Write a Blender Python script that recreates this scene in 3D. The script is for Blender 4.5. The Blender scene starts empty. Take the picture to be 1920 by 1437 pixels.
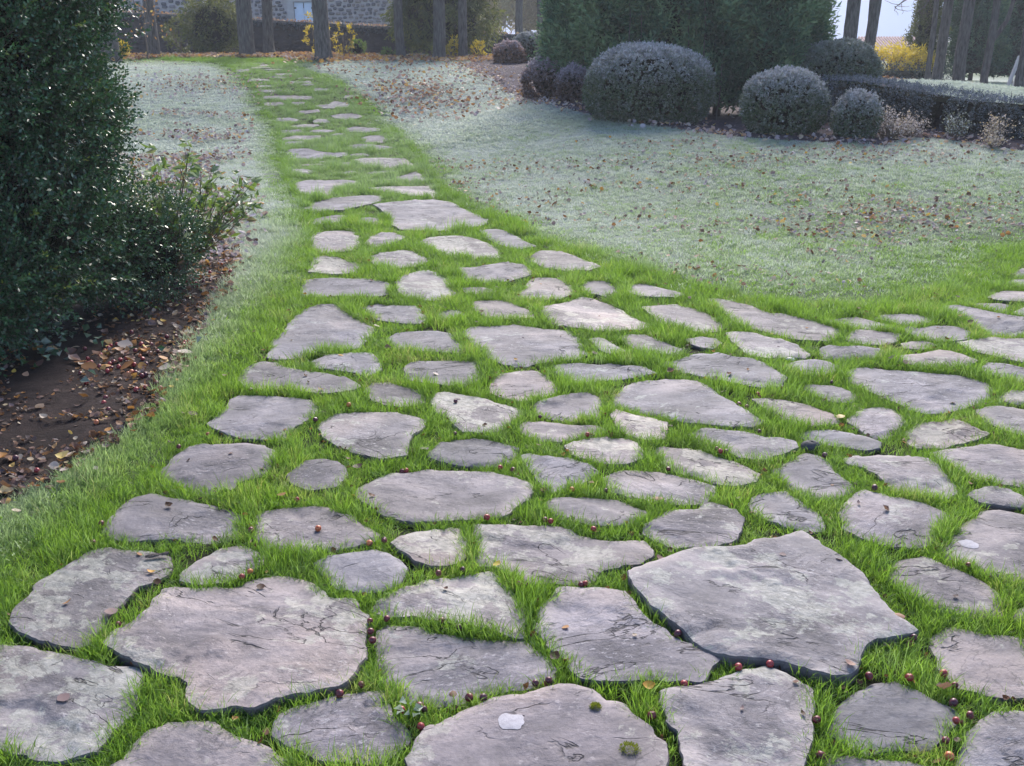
import bpy, math, random
import numpy as np
from mathutils import Vector, Euler, geometry

random.seed(7); RNG = np.random.default_rng(7)
PI = math.pi
R = math.radians
SC = bpy.context.scene
ROOT = SC.collection

# ---------------------------------------------------------------- camera, sky, sun, exposure
cd = bpy.data.cameras.new('camera'); cam = bpy.data.objects.new('camera', cd); ROOT.objects.link(cam)
cam.location = (0, 0, 1.6); cam.rotation_euler = (R(71.0), 0, 0)
cd.sensor_width = 36; cd.lens = 36 * 1884.0 / 1920.0
cd.clip_start = 0.05; cd.clip_end = 1500
SC.camera = cam
SUN_EL, SUN_AZ = R(36), R(10)            # sun ahead of the camera, a little to the right
w = bpy.data.worlds.new('World'); SC.world = w; w.use_nodes = True
wn = w.node_tree.nodes; wl = w.node_tree.links
bg = wn.get('Background') or wn.new('ShaderNodeBackground')
sky = wn.new('ShaderNodeTexSky'); sky.sky_type = 'NISHITA'; sky.sun_disc = False
sky.sun_elevation = SUN_EL; sky.sun_rotation = SUN_AZ; sky.altitude = 700
sky.air_density = 0.8; sky.dust_density = 1.2; sky.ozone_density = 1.0
wl.new(sky.outputs[0], bg.inputs[0]); bg.inputs[1].default_value = 0.11
sl = bpy.data.lights.new('sun', 'SUN'); so = bpy.data.objects.new('sun', sl); ROOT.objects.link(so)
sl.energy = 2.5; sl.angle = R(30); sl.color = (1.0, 0.93, 0.84)
sd = Vector((math.sin(SUN_AZ) * math.cos(SUN_EL), math.cos(SUN_AZ) * math.cos(SUN_EL), math.sin(SUN_EL)))
so.rotation_euler = sd.to_track_quat('Z', 'Y').to_euler()
SC.view_settings.view_transform = 'Standard'; SC.view_settings.look = 'None'
SC.view_settings.exposure = 1.68; SC.view_settings.gamma = 1.0
SC.view_settings.use_curve_mapping = False
SC.cycles.max_bounces = 6; SC.cycles.diffuse_bounces = 3; SC.cycles.transmission_bounces = 4
SC.cycles.glossy_bounces = 2; SC.cycles.transparent_max_bounces = 6
SC.cycles.use_denoising = True

# ---------------------------------------------------------------- terrain height (metres; thin surface through surveyed spots)
GP = np.array([(-3.036,17.300,0.163),(-3.563,19.300,0.382),(-4.381,21.500,0.666),(-5.596,24.000,0.907),(-6.965,26.000,1.063),(-6.735,18.500,0.432),(-7.763,21.500,0.771),(-9.592,26.000,1.076),(-11.300,26.000,1.076),(-0.729,24.000,0.965),(-3.155,26.000,1.038),(-1.462,20.500,0.709),(-0.962,17.000,0.358),(0.334,16.300,0.571),(1.080,15.000,0.526),(1.852,13.800,0.453),(3.362,12.600,0.413),(4.051,12.400,0.401),(4.686,12.200,0.389),(5.679,11.600,0.331),(3.019,15.000,0.369),(6.509,20.000,0.829),(9.611,20.000,0.515),(10.459,26.000,0.496),(12.466,26.000,0.369),(6.995,14.500,0.649),(6.067,17.000,0.820),(4.397,17.500,0.495),(2.672,18.000,0.553),(0.546,27.000,1.055),(-4.909,27.000,1.107),(-2.183,27.000,1.055),(-6.000,-3.000,0.000),(-6.000,0.000,0.000),(-6.000,2.000,0.000),(-6.000,4.000,0.000),(-6.000,6.000,0.000),(-6.000,8.000,0.000),(-3.000,-3.000,0.000),(-3.000,0.000,0.000),(-3.000,2.000,0.000),(-3.000,4.000,0.000),(-3.000,6.000,0.000),(-3.000,8.000,0.000),(-1.000,-3.000,0.000),(-1.000,0.000,0.000),(-1.000,2.000,0.000),(-1.000,4.000,0.000),(-1.000,6.000,0.000),(-1.000,8.000,0.000),(1.000,-3.000,0.000),(1.000,0.000,0.000),(1.000,2.000,0.000),(1.000,4.000,0.000),(1.000,6.000,0.000),(1.000,8.000,0.000),(3.000,-3.000,0.000),(3.000,0.000,0.000),(3.000,2.000,0.000),(3.000,4.000,0.000),(3.000,6.000,0.000),(3.000,8.000,0.000),(5.000,-3.000,0.000),(5.000,0.000,0.000),(5.000,2.000,0.000),(5.000,4.000,0.000),(5.000,6.000,0.000),(5.000,8.000,0.000),(7.000,-3.000,0.000),(7.000,0.000,0.000),(7.000,2.000,0.000),(7.000,4.000,0.000),(7.000,6.000,0.000),(7.000,8.000,0.000),(-4.500,10.000,0.000),(-4.000,12.500,0.000),(-3.000,10.000,0.000),(-2.500,12.500,0.000),(-1.500,11.000,0.000),(0.000,10.000,0.010),(2.000,9.300,0.040),(4.000,9.000,0.060),(6.000,9.000,0.050),(-1.000,13.000,0.080),(-6.000,10.000,0.000),(-10.000,3.000,0.000),(-10.000,9.000,0.000),(-10.000,15.000,0.100),(10.000,3.000,0.000),(10.000,8.000,0.050),(-3.000,14.300,0.020),(-12.000,22.000,0.900),(12.000,15.000,0.500),(14.000,25.000,0.300),(-10.000,34.000,1.050),(0.000,34.000,1.050),(8.000,34.000,0.800),(15.000,34.000,0.300)])
_n = len(GP); _D = ((GP[:, None, :2] - GP[None, :, :2]) ** 2).sum(-1)
_A = np.zeros((_n + 1, _n + 1)); _A[:_n, :_n] = -np.sqrt(_D + 1.44) - np.eye(_n) * 0.05; _A[:_n, _n] = 1; _A[_n, :_n] = 1
_W = np.linalg.solve(_A, np.append(GP[:, 2], 0))
def gz(x, y):
    x = np.asarray(x, float); y = np.asarray(y, float); sh = np.broadcast(x, y).shape
    x = np.broadcast_to(x, sh).ravel(); y = np.broadcast_to(y, sh).ravel(); out = np.empty(len(x))
    for i in range(0, len(x), 20000):
        xx = np.clip(x[i:i+20000], -14, 16); yy = np.clip(y[i:i+20000], -4, 36)
        out[i:i+20000] = -np.sqrt((xx[:, None] - GP[:, 0]) ** 2 + (yy[:, None] - GP[:, 1]) ** 2 + 1.44) @ _W[:_n] + _W[_n]
    return out.reshape(sh)
def g1(x, y): return float(gz(x, y))

# ---------------------------------------------------------------- helpers
def _hash(ix, iy, seed):
    h = (ix.astype(np.int64) * 374761393 + iy.astype(np.int64) * 668265263 + seed * 1274126177) & 0xffffffff
    h = ((h ^ (h >> 13)) * 1274126177) & 0xffffffff
    return ((h ^ (h >> 16)) & 0xffff) / 65535.0
def vnoise(x, y, seed=0):
    x = np.asarray(x, float); y = np.asarray(y, float)
    ix = np.floor(x); iy = np.floor(y); fx = x - ix; fy = y - iy
    fx = fx * fx * (3 - 2 * fx); fy = fy * fy * (3 - 2 * fy)
    a = _hash(ix, iy, seed); b = _hash(ix + 1, iy, seed); c = _hash(ix, iy + 1, seed); d = _hash(ix + 1, iy + 1, seed)
    return (a * (1 - fx) + b * fx) * (1 - fy) + (c * (1 - fx) + d * fx) * fy
def fbm(x, y, seed=0, octv=4):
    s = 0; a = 0.5; t = 0
    for k in range(octv):
        s = s + a * vnoise(x * 2 ** k, y * 2 ** k, seed + 17 * k); t += a; a *= 0.5
    return s / t
def inside(px, py, poly):
    px = np.asarray(px); py = np.asarray(py); c = np.zeros(px.shape, bool); n = len(poly); j = n - 1
    for i in range(n):
        xi, yi = poly[i]; xj, yj = poly[j]
        if yi != yj:
            m = ((yi > py) != (yj > py)) & (px < (xj - xi) * (py - yi) / (yj - yi) + xi); c ^= m
        j = i
    return c
def edist(px, py, poly, closed=True):
    d = np.full(np.shape(px), 1e9); n = len(poly)
    for i in range(n if closed else n - 1):
        ax, ay = poly[i]; bx, by = poly[(i + 1) % n]; vx, vy = bx - ax, by - ay
        t = np.clip(((px - ax) * vx + (py - ay) * vy) / (vx * vx + vy * vy + 1e-12), 0, 1)
        d = np.minimum(d, np.hypot(px - ax - t * vx, py - ay - t * vy))
    return d

def link(o, parent=None):
    ROOT.objects.link(o)
    if parent: o.parent = parent
    return o
def tag(o, label=None, cat=None, group=None, kind=None):
    if label: o['label'] = label
    if cat: o['category'] = cat
    if group: o['group'] = group
    if kind: o['kind'] = kind
    return o
def empty(name, loc):
    o = bpy.data.objects.new(name, None); o.location = loc; o.empty_display_size = .1
    return link(o)
def mesh_np(name, V, F, attrs=None, smooth=False):
    """V (n,3); F list of (m,k) index arrays"""
    me = bpy.data.meshes.new(name); V = np.asarray(V, np.float32)
    if isinstance(F, np.ndarray): F = [F]
    F = [np.asarray(f, np.int32) for f in F if len(f)]
    me.vertices.add(len(V)); me.vertices.foreach_set('co', V.ravel())
    tot = np.concatenate([np.full(len(f), f.shape[1], np.int32) for f in F])
    idx = np.concatenate([f.ravel() for f in F])
    me.loops.add(len(idx)); me.loops.foreach_set('vertex_index', idx)
    me.polygons.add(len(tot)); st = np.zeros(len(tot), np.int32); st[1:] = np.cumsum(tot)[:-1]
    me.polygons.foreach_set('loop_start', st); me.polygons.foreach_set('loop_total', tot)
    me.polygons.foreach_set('use_smooth', np.full(len(tot), smooth))
    for k, v in (attrs or {}).items():
        a = me.attributes.new(k, 'FLOAT', 'POINT'); a.data.foreach_set('value', np.asarray(v, np.float32))
    me.update(calc_edges=True)
    return me
def mobj(name, me, mat, parent=None, loc=None):
    if mat and not me.materials: me.materials.append(mat)
    o = bpy.data.objects.new(name, me)
    if loc is not None: o.location = loc
    return link(o, parent)

# node helpers
def new_mat(name):
    m = bpy.data.materials.new(name); m.use_nodes = True
    nt = m.node_tree; nt.nodes.clear()
    out = nt.nodes.new('ShaderNodeOutputMaterial')
    return m, nt, out
class NT:
    def __init__(s, nt): s.nt = nt
    def n(s, t, **kw):
        nd = s.nt.nodes.new(t)
        for k, v in kw.items():
            if k in ('ins',):
                for kk, vv in v.items():
                    if isinstance(vv, bpy.types.NodeSocket): s.nt.links.new(vv, nd.inputs[kk])
                    else: nd.inputs[kk].default_value = vv
            else: setattr(nd, k, v)
        return nd
    def noise(s, vec, scale, detail=4, rough=.55, dist=0):
        nd = s.n('ShaderNodeTexNoise', ins={'Scale': scale, 'Detail': detail, 'Roughness': rough, 'Distortion': dist})
        if vec is not None: s.nt.links.new(vec, nd.inputs['Vector'])
        return nd.outputs['Fac']
    def ramp(s, fac, stops, interp='LINEAR'):
        nd = s.n('ShaderNodeValToRGB'); cr = nd.color_ramp; cr.interpolation = interp
        while len(cr.elements) < len(stops): cr.elements.new(0.5)
        for e, (p, c) in zip(cr.elements, stops):
            e.position = p; e.color = (c[0], c[1], c[2], 1) if isinstance(c, (tuple, list)) else (c, c, c, 1)
        s.nt.links.new(fac, nd.inputs[0]); return nd.outputs[0]
    def mix(s, f, a, b, blend='MIX'):
        nd = s.n('ShaderNodeMix', data_type='RGBA', blend_type=blend)
        for sock, v in ((nd.inputs[0], f), (nd.inputs[6], a), (nd.inputs[7], b)):
            if isinstance(v, bpy.types.NodeSocket): s.nt.links.new(v, sock)
            elif isinstance(v, (tuple, list)): sock.default_value = (*v[:3], 1)
            else: sock.default_value = v
        return nd.outputs[2]
    def math(s, op, a, b=0.0, c=0.0, clamp=False):
        nd = s.n('ShaderNodeMath', operation=op, use_clamp=clamp)
        for sock, v in zip(nd.inputs, (a, b, c)):
            if isinstance(v, bpy.types.NodeSocket): s.nt.links.new(v, sock)
            else: sock.default_value = v
        return nd.outputs[0]
    def bump(s, h, dist, strength=1.0, normal=None):
        nd = s.n('ShaderNodeBump', ins={'Strength': strength, 'Distance': dist, 'Height': h})
        if normal is not None: s.nt.links.new(normal, nd.inputs['Normal'])
        return nd.outputs[0]
    def attr(s, name, typ='GEOMETRY'):
        return s.n('ShaderNodeAttribute', attribute_type=typ, attribute_name=name)

def simple_mat(name, col, rough=.8, var=.25, scale=8, bump=.0, bscale=30, spec=.3, streak=None):
    m, nt, out = new_mat(name); q = NT(nt)
    tc = q.n('ShaderNodeTexCoord').outputs['Object']
    if streak:
        mp = q.n('ShaderNodeMapping', ins={'Vector': tc, 'Scale': streak}); tc = mp.outputs[0]
    n1 = q.noise(tc, scale, 6, .6)
    c0 = tuple(c * (1 - var) for c in col); c1 = tuple(min(1, c * (1 + var)) for c in col)
    c = q.ramp(n1, [(.3, c0), (.7, c1)])
    p = q.n('ShaderNodeBsdfPrincipled', ins={'Base Color': c, 'Roughness': rough, 'Specular IOR Level': spec})
    if bump: nt.links.new(q.bump(q.noise(tc, bscale, 6, .65), bump), p.inputs['Normal'])
    nt.links.new(p.outputs[0], out.inputs[0]); return m

def leaf_mat(name, stops, trans=.4, rough=.5, spec=.3, frost=(.52, .55, .58), src='GEOMETRY', backcol=None):
    """colour from the per-leaf 'tint' value, hoar frost from 'frost'"""
    m, nt, out = new_mat(name); q = NT(nt)
    t = q.attr('tint', src).outputs['Fac']; f = q.attr('frost', src).outputs['Fac']
    c = q.ramp(t, stops)
    c = q.mix(f, c, frost)
    p = q.n('ShaderNodeBsdfPrincipled', ins={'Base Color': c, 'Roughness': rough, 'Specular IOR Level': spec})
    c2 = q.mix(0.35, c, (.30, .42, .05)) if backcol is None else q.mix(0.35, c, backcol)
    c2 = q.mix(f, c2, frost)
    tr = q.n('ShaderNodeBsdfTranslucent', ins={'Color': c2})
    mx = q.n('ShaderNodeMixShader', ins={0: trans, 1: p.outputs[0], 2: tr.outputs[0]})
    nt.links.new(mx.outputs[0], out.inputs[0]); return m

# ---------------------------------------------------------------- materials
def stone_material():
    m, nt, out = new_mat('flagstone'); q = NT(nt)
    tc = q.n('ShaderNodeTexCoord').outputs['Object']
    rnd = q.n('ShaderNodeObjectInfo').outputs['Random']
    off = q.n('ShaderNodeVectorMath', operation='SCALE', ins={0: (37.0, 91.0, 13.0)}); nt.links.new(rnd, off.inputs['Scale'])
    rot = q.n('ShaderNodeVectorRotate', rotation_type='Z_AXIS', ins={'Vector': tc, 'Angle': q.math('MULTIPLY_ADD', rnd, 1.6, -.8)})
    v = q.n('ShaderNodeVectorMath', operation='ADD', ins={0: rot.outputs[0], 1: off.outputs[0]}).outputs[0]
    vs = q.n('ShaderNodeMapping', ins={'Vector': v, 'Scale': (1, 1.5, 1)}).outputs[0]     # cleft grain runs one way
    big = q.noise(vs, 3.2, 7, .6, .5)
    c = q.ramp(big, [(.32, (.062, .058, .068)), (.44, (.112, .105, .119)), (.54, (.156, .145, .160)), (.66, (.215, .196, .206))])
    # warm pinkish-buff worn rim, broken up by noise
    ed = q.attr('edge').outputs['Fac']
    rim = q.math('MULTIPLY', q.ramp(ed, [(.0, 1.0), (.55, .0)]), q.ramp(q.noise(v, 5, 4), [(.28, .1), (.5, 1.0)]))
    c = q.mix(q.math('MULTIPLY', rim, .75), c, (.275, .248, .248))
    buff = q.ramp(q.noise(v, 2.0, 3), [(.52, 0.0), (.68, 1.0)])
    c = q.mix(q.math('MULTIPLY', buff, .45), c, (.28, .232, .215))
    # dark weather stain
    st = q.ramp(q.noise(vs, 1.7, 5, .6, .3), [(.48, 0.0), (.60, 1.0)])
    c = q.mix(q.math('MULTIPLY', st, .45), c, (.065, .060, .064))
    # crusty lichen, more on some stones
    ln = q.noise(v, 11, 9, .68, .2); lm = q.noise(v, 2.4, 3)
    thr = q.math('ADD', q.math('MULTIPLY', ln, .6), q.math('ADD', q.math('MULTIPLY', lm, .5), q.math('MULTIPLY_ADD', rnd, .16, -.05)))
    li = q.ramp(thr, [(.650, 0.0), (.675, 1.0)])
    lc = q.ramp(q.noise(v, 40, 4), [(.35, (.20, .21, .185)), (.65, (.34, .345, .315))])
    c = q.mix(q.math('MULTIPLY', li, .55), c, lc)
    # speckle, scratches
    sp = q.noise(v, 95, 5, .7)
    c = q.mix(1.0, c, q.ramp(sp, [(.3, .82), (.5, 1.0), (.7, 1.16)]), 'MULTIPLY')
    sp2 = q.noise(vs, 26, 7, .72)
    grainy = q.ramp(q.noise(v, 2.8, 4, .6), [(.42, .12), (.60, 1.0)])
    c = q.mix(grainy, c, q.mix(1.0, c, q.ramp(sp2, [(.32, .66), (.48, .97), (.68, 1.18)]), 'MULTIPLY'))
    # cleavage steps: thin dark lips following a warped contour
    cn = q.noise(vs, 2.0, 7, .60, .6)
    fr = q.math('FRACT', q.math('MULTIPLY', cn, 9.0))
    lip = q.ramp(fr, [(.0, 1.0), (.06, .75), (.10, .0)])
    brk = q.ramp(q.noise(v, 3.2, 4), [(.45, 0.0), (.50, 1.0)])
    lip = q.math('MULTIPLY', lip, brk)
    c = q.mix(q.math('MULTIPLY', lip, .45), c, (.022, .020, .026))
    # pale mineral flecks in the grainy zones
    fk = q.math('MULTIPLY', q.ramp(q.noise(vs, 48, 3, .6), [(.60, 0.), (.66, 1.)]), grainy)
    c = q.mix(q.math('MULTIPLY', fk, .5), c, (.34, .33, .34))
    # long thin cleavage cracks
    vc = q.n('ShaderNodeMapping', ins={'Vector': v, 'Scale': (1, 2.4, 1)}).outputs[0]
    ck = q.math('ABSOLUTE', q.math('SUBTRACT', q.noise(vc, 2.4, 5, .50, .8), .5))
    ck2 = q.math('ABSOLUTE', q.math('SUBTRACT', q.noise(vc, 1.7, 6, .52, .5), .44))
    ck = q.math('MINIMUM', ck, q.math('ADD', ck2, q.math('MULTIPLY', q.ramp(rnd, [(.45, 0.), (.5, 1.)]), .05)))
    crk = q.math('MULTIPLY', q.ramp(ck, [(.0, 1.0), (.003, .8), (.007, .0)]), q.ramp(q.noise(v, 3.6, 3), [(.50, 0.), (.57, 1.)]))
    c = q.mix(q.math('MULTIPLY', crk, .85), c, (.018, .016, .020))
    hue = q.ramp(rnd, [(0, (.80, .83, .90)), (.35, (.93, .94, .99)), (.7, (1.02, .99, .98)), (1, (1.08, 1.05, 1.02))])
    c = q.mix(1.0, c, hue, 'MULTIPLY')
    oc = q.n('ShaderNodeObjectInfo').outputs['Color']
    c = q.mix(1.0, c, oc, 'MULTIPLY')
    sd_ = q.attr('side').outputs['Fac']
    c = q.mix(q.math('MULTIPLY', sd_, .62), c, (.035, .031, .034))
    step = q.math('MULTIPLY', fr, brk)
    h1 = q.bump(step, .005, .6); h1 = q.bump(q.math('SUBTRACT', 1.0, crk), .008, .9, h1)
    h2 = q.bump(q.math('MULTIPLY', sp2, grainy), .009, 1.0, h1)
    h3 = q.bump(q.noise(v, 8, 5, .55), .010, .55, h2)
    h4 = q.bump(sp, .002, .8, h3)
    p = q.n('ShaderNodeBsdfPrincipled', ins={'Base Color': c, 'Roughness': .75, 'Specular IOR Level': .28, 'Normal': h4})
    nt.links.new(p.outputs[0], out.inputs[0]); return m

def soil_material(name, c0, c1, bs=25):
    m, nt, out = new_mat(name); q = NT(nt)
    tc = q.n('ShaderNodeTexCoord').outputs['Object']
    c = q.ramp(q.noise(tc, 18, 9, .72), [(.3, c0), (.7, c1)])
    c = q.mix(q.ramp(q.noise(tc, 2.2, 3), [(.4, 0.), (.7, .6)]), c, tuple(x * .6 for x in c0))
    c = q.mix(q.ramp(q.noise(tc, 120, 3), [(.66, 0.), (.72, .5)]), c, tuple(min(1, x * 2.4) for x in c1))
    b = q.bump(q.noise(tc, bs, 9, .75), .03, .9); b = q.bump(q.noise(tc, 140, 4, .7), .006, .8, b)
    p = q.n('ShaderNodeBsdfPrincipled', ins={'Base Color': c, 'Roughness': .95, 'Specular IOR Level': .15, 'Normal': b})
    nt.links.new(p.outputs[0], out.inputs[0]); return m

def masonry_material(name, mortar):
    return simple_mat(name, mortar, .95, .25, 6, .02, 20)

M = {}
M['stone'] = stone_material()
M['soil'] = soil_material('bed_soil', (.020, .014, .014), (.060, .042, .040))
M['bedsoil'] = soil_material('frosty_soil', (.045, .034, .040), (.13, .10, .115))
M['pathsoil'] = soil_material('path_soil', (.018, .020, .010), (.045, .048, .020))
M['grass'] = leaf_mat('grass_blade', [(0, (.028, .080, .010)), (.40, (.070, .178, .016)), (.8, (.160, .28, .030)), (1, (.36, .31, .13))],
                      trans=.55, rough=.45, spec=.25, frost=(.49, .525, .475), src='INSTANCER', backcol=(.42, .66, .07))
M['leaf'] = leaf_mat('dead_leaf', [(0, (.035, .018, .014)), (.25, (.12, .05, .028)), (.5, (.36, .17, .06)), (.72, (.48, .25, .05)), (.85, (.58, .42, .08)), (1, (.42, .34, .27))],
                     trans=.25, rough=.6, spec=.3, frost=(.45, .40, .46), backcol=(.5, .25, .05))
M['box'] = leaf_mat('box_leaf', [(0, (.008, .026, .013)), (.55, (.030, .082, .036)), (.92, (.07, .15, .05)), (1, (.20, .22, .03))], trans=.10, rough=.31, spec=.55, frost=(.5, .5, .55), backcol=(.10, .25, .04))
M['shrub'] = leaf_mat('shrub_leaf', [(0, (.03, .075, .02)), (.6, (.075, .15, .03)), (.85, (.13, .19, .035)), (1, (.22, .06, .02))], trans=.4, rough=.4, spec=.4)
M['topi'] = leaf_mat('clipped_leaf', [(0, (.026, .050, .024)), (.6, (.065, .105, .050)), (1, (.13, .155, .07))], trans=.15, rough=.6, spec=.25, frost=(.47, .45, .50), backcol=(.1, .18, .06))
M['brownleaf'] = leaf_mat('bronze_leaf', [(0, (.05, .035, .03)), (.6, (.11, .065, .05)), (1, (.24, .12, .06))], trans=.3, rough=.6, frost=(.46, .42, .50), backcol=(.3, .15, .05))
M['conif'] = leaf_mat('conifer_leaf', [(0, (.020, .052, .034)), (.5, (.065, .135, .080)), (1, (.17, .25, .12))], trans=.22, rough=.6, spec=.25, backcol=(.10, .22, .05))
M['yellow'] = leaf_mat('yellow_leaf', [(0, (.24, .18, .02)), (.6, (.52, .38, .03)), (1, (.62, .50, .10))], trans=.45, rough=.6, backcol=(.7, .55, .05))
M['olive'] = leaf_mat('olive_leaf', [(0, (.035, .055, .020)), (.6, (.085, .105, .035)), (1, (.22, .22, .06))], trans=.3, rough=.6, backcol=(.3, .3, .05))
M['straw'] = leaf_mat('pale_twig', [(0, (.24, .17, .10)), (.6, (.42, .33, .17)), (1, (.55, .46, .26))], trans=.35, rough=.8, frost=(.55, .5, .52), backcol=(.6, .45, .2))
M['hedge'] = leaf_mat('hedge_leaf', [(0, (.016, .024, .030)), (.6, (.036, .052, .056)), (1, (.07, .085, .065))], trans=.15, rough=.7, frost=(.25, .27, .36), backcol=(.06, .12, .05))
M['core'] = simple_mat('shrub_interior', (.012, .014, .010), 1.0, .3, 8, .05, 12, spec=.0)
M['bark'] = simple_mat('grey_bark', (.115, .106, .10), .92, .65, 9, .07, 16, streak=(3, 3, .6))
M['barkdark'] = simple_mat('dark_bark', (.075, .062, .058), .92, .35, 5, .02, 14, streak=(3, 3, .6))
M['twig'] = simple_mat('bare_twig', (.12, .09, .07), .9)
M['strawcore'] = simple_mat('golden_interior', (.34, .27, .14), .9)
M['whitepaint'] = simple_mat('white_paint', (.42, .42, .45), .6, .1)
M['darkwall'] = simple_mat('dark_wall_stone', (.050, .042, .045), .95, .3, 4, .03, 10)
M['darkwall2'] = simple_mat('dark_wall_stone_two', (.065, .052, .050), .95, .3, 4, .03, 10)
M['coping'] = simple_mat('coping_stone', (.16, .14, .13), .9, .3, 4)
M['mortar'] = simple_mat('lime_mortar', (.40, .36, .37), .95, .15, 8, .01, 30)
M['render'] = simple_mat('window_render', (.42, .39, .40), .9, .12, 4)
M['hs1'] = simple_mat('basalt_block', (.13, .125, .14), .9, .3, 6, .01, 20)
M['hs2'] = simple_mat('grey_block', (.21, .19, .20), .9, .3, 6, .01, 20)
M['hs3'] = simple_mat('tan_block', (.28, .235, .22), .9, .3, 6, .01, 20)
M['shutter'] = simple_mat('pale_blue_paint', (.62, .70, .86), .55, .06, 3)
M['iron'] = simple_mat('dark_iron', (.03, .03, .035), .5)
M['rooftile'] = simple_mat('clay_tile', (.26, .13, .09), .85, .25, 3)
M['pinktile'] = simple_mat('pink_tile', (.42, .28, .25), .85, .25, 3)
M['farwall'] = simple_mat('pale_wall', (.36, .31, .30), .9, .1, 1)
M['hill'] = simple_mat('woodland_ground', (.13, .105, .10), .95, .3, .2)
M['hill2'] = simple_mat('far_hill_ground', (.16, .19, .24), .95, .15, .02)
M['whitestone'] = simple_mat('cream_stone', (.60, .57, .50), .6, .1, 20)
M['darkstone'] = simple_mat('slate_lump', (.045, .045, .055), .7, .3, 12, .004, 60)
M['whitelichen'] = simple_mat('white_lichen', (.36, .34, .37), .9, .15, 60, .002, 200)
M['mossleaf'] = leaf_mat('moss_leaf', [(0, (.06, .08, .01)), (.7, (.20, .22, .02)), (1, (.28, .26, .04))], trans=.3, rough=.8, spec=.1)
M['skyblue'] = simple_mat('painted_sky_blue', (.40, .50, .70), 1.0, .08, .004, spec=0)  # pale blue of hazy sky, put into the ridge colour

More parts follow.
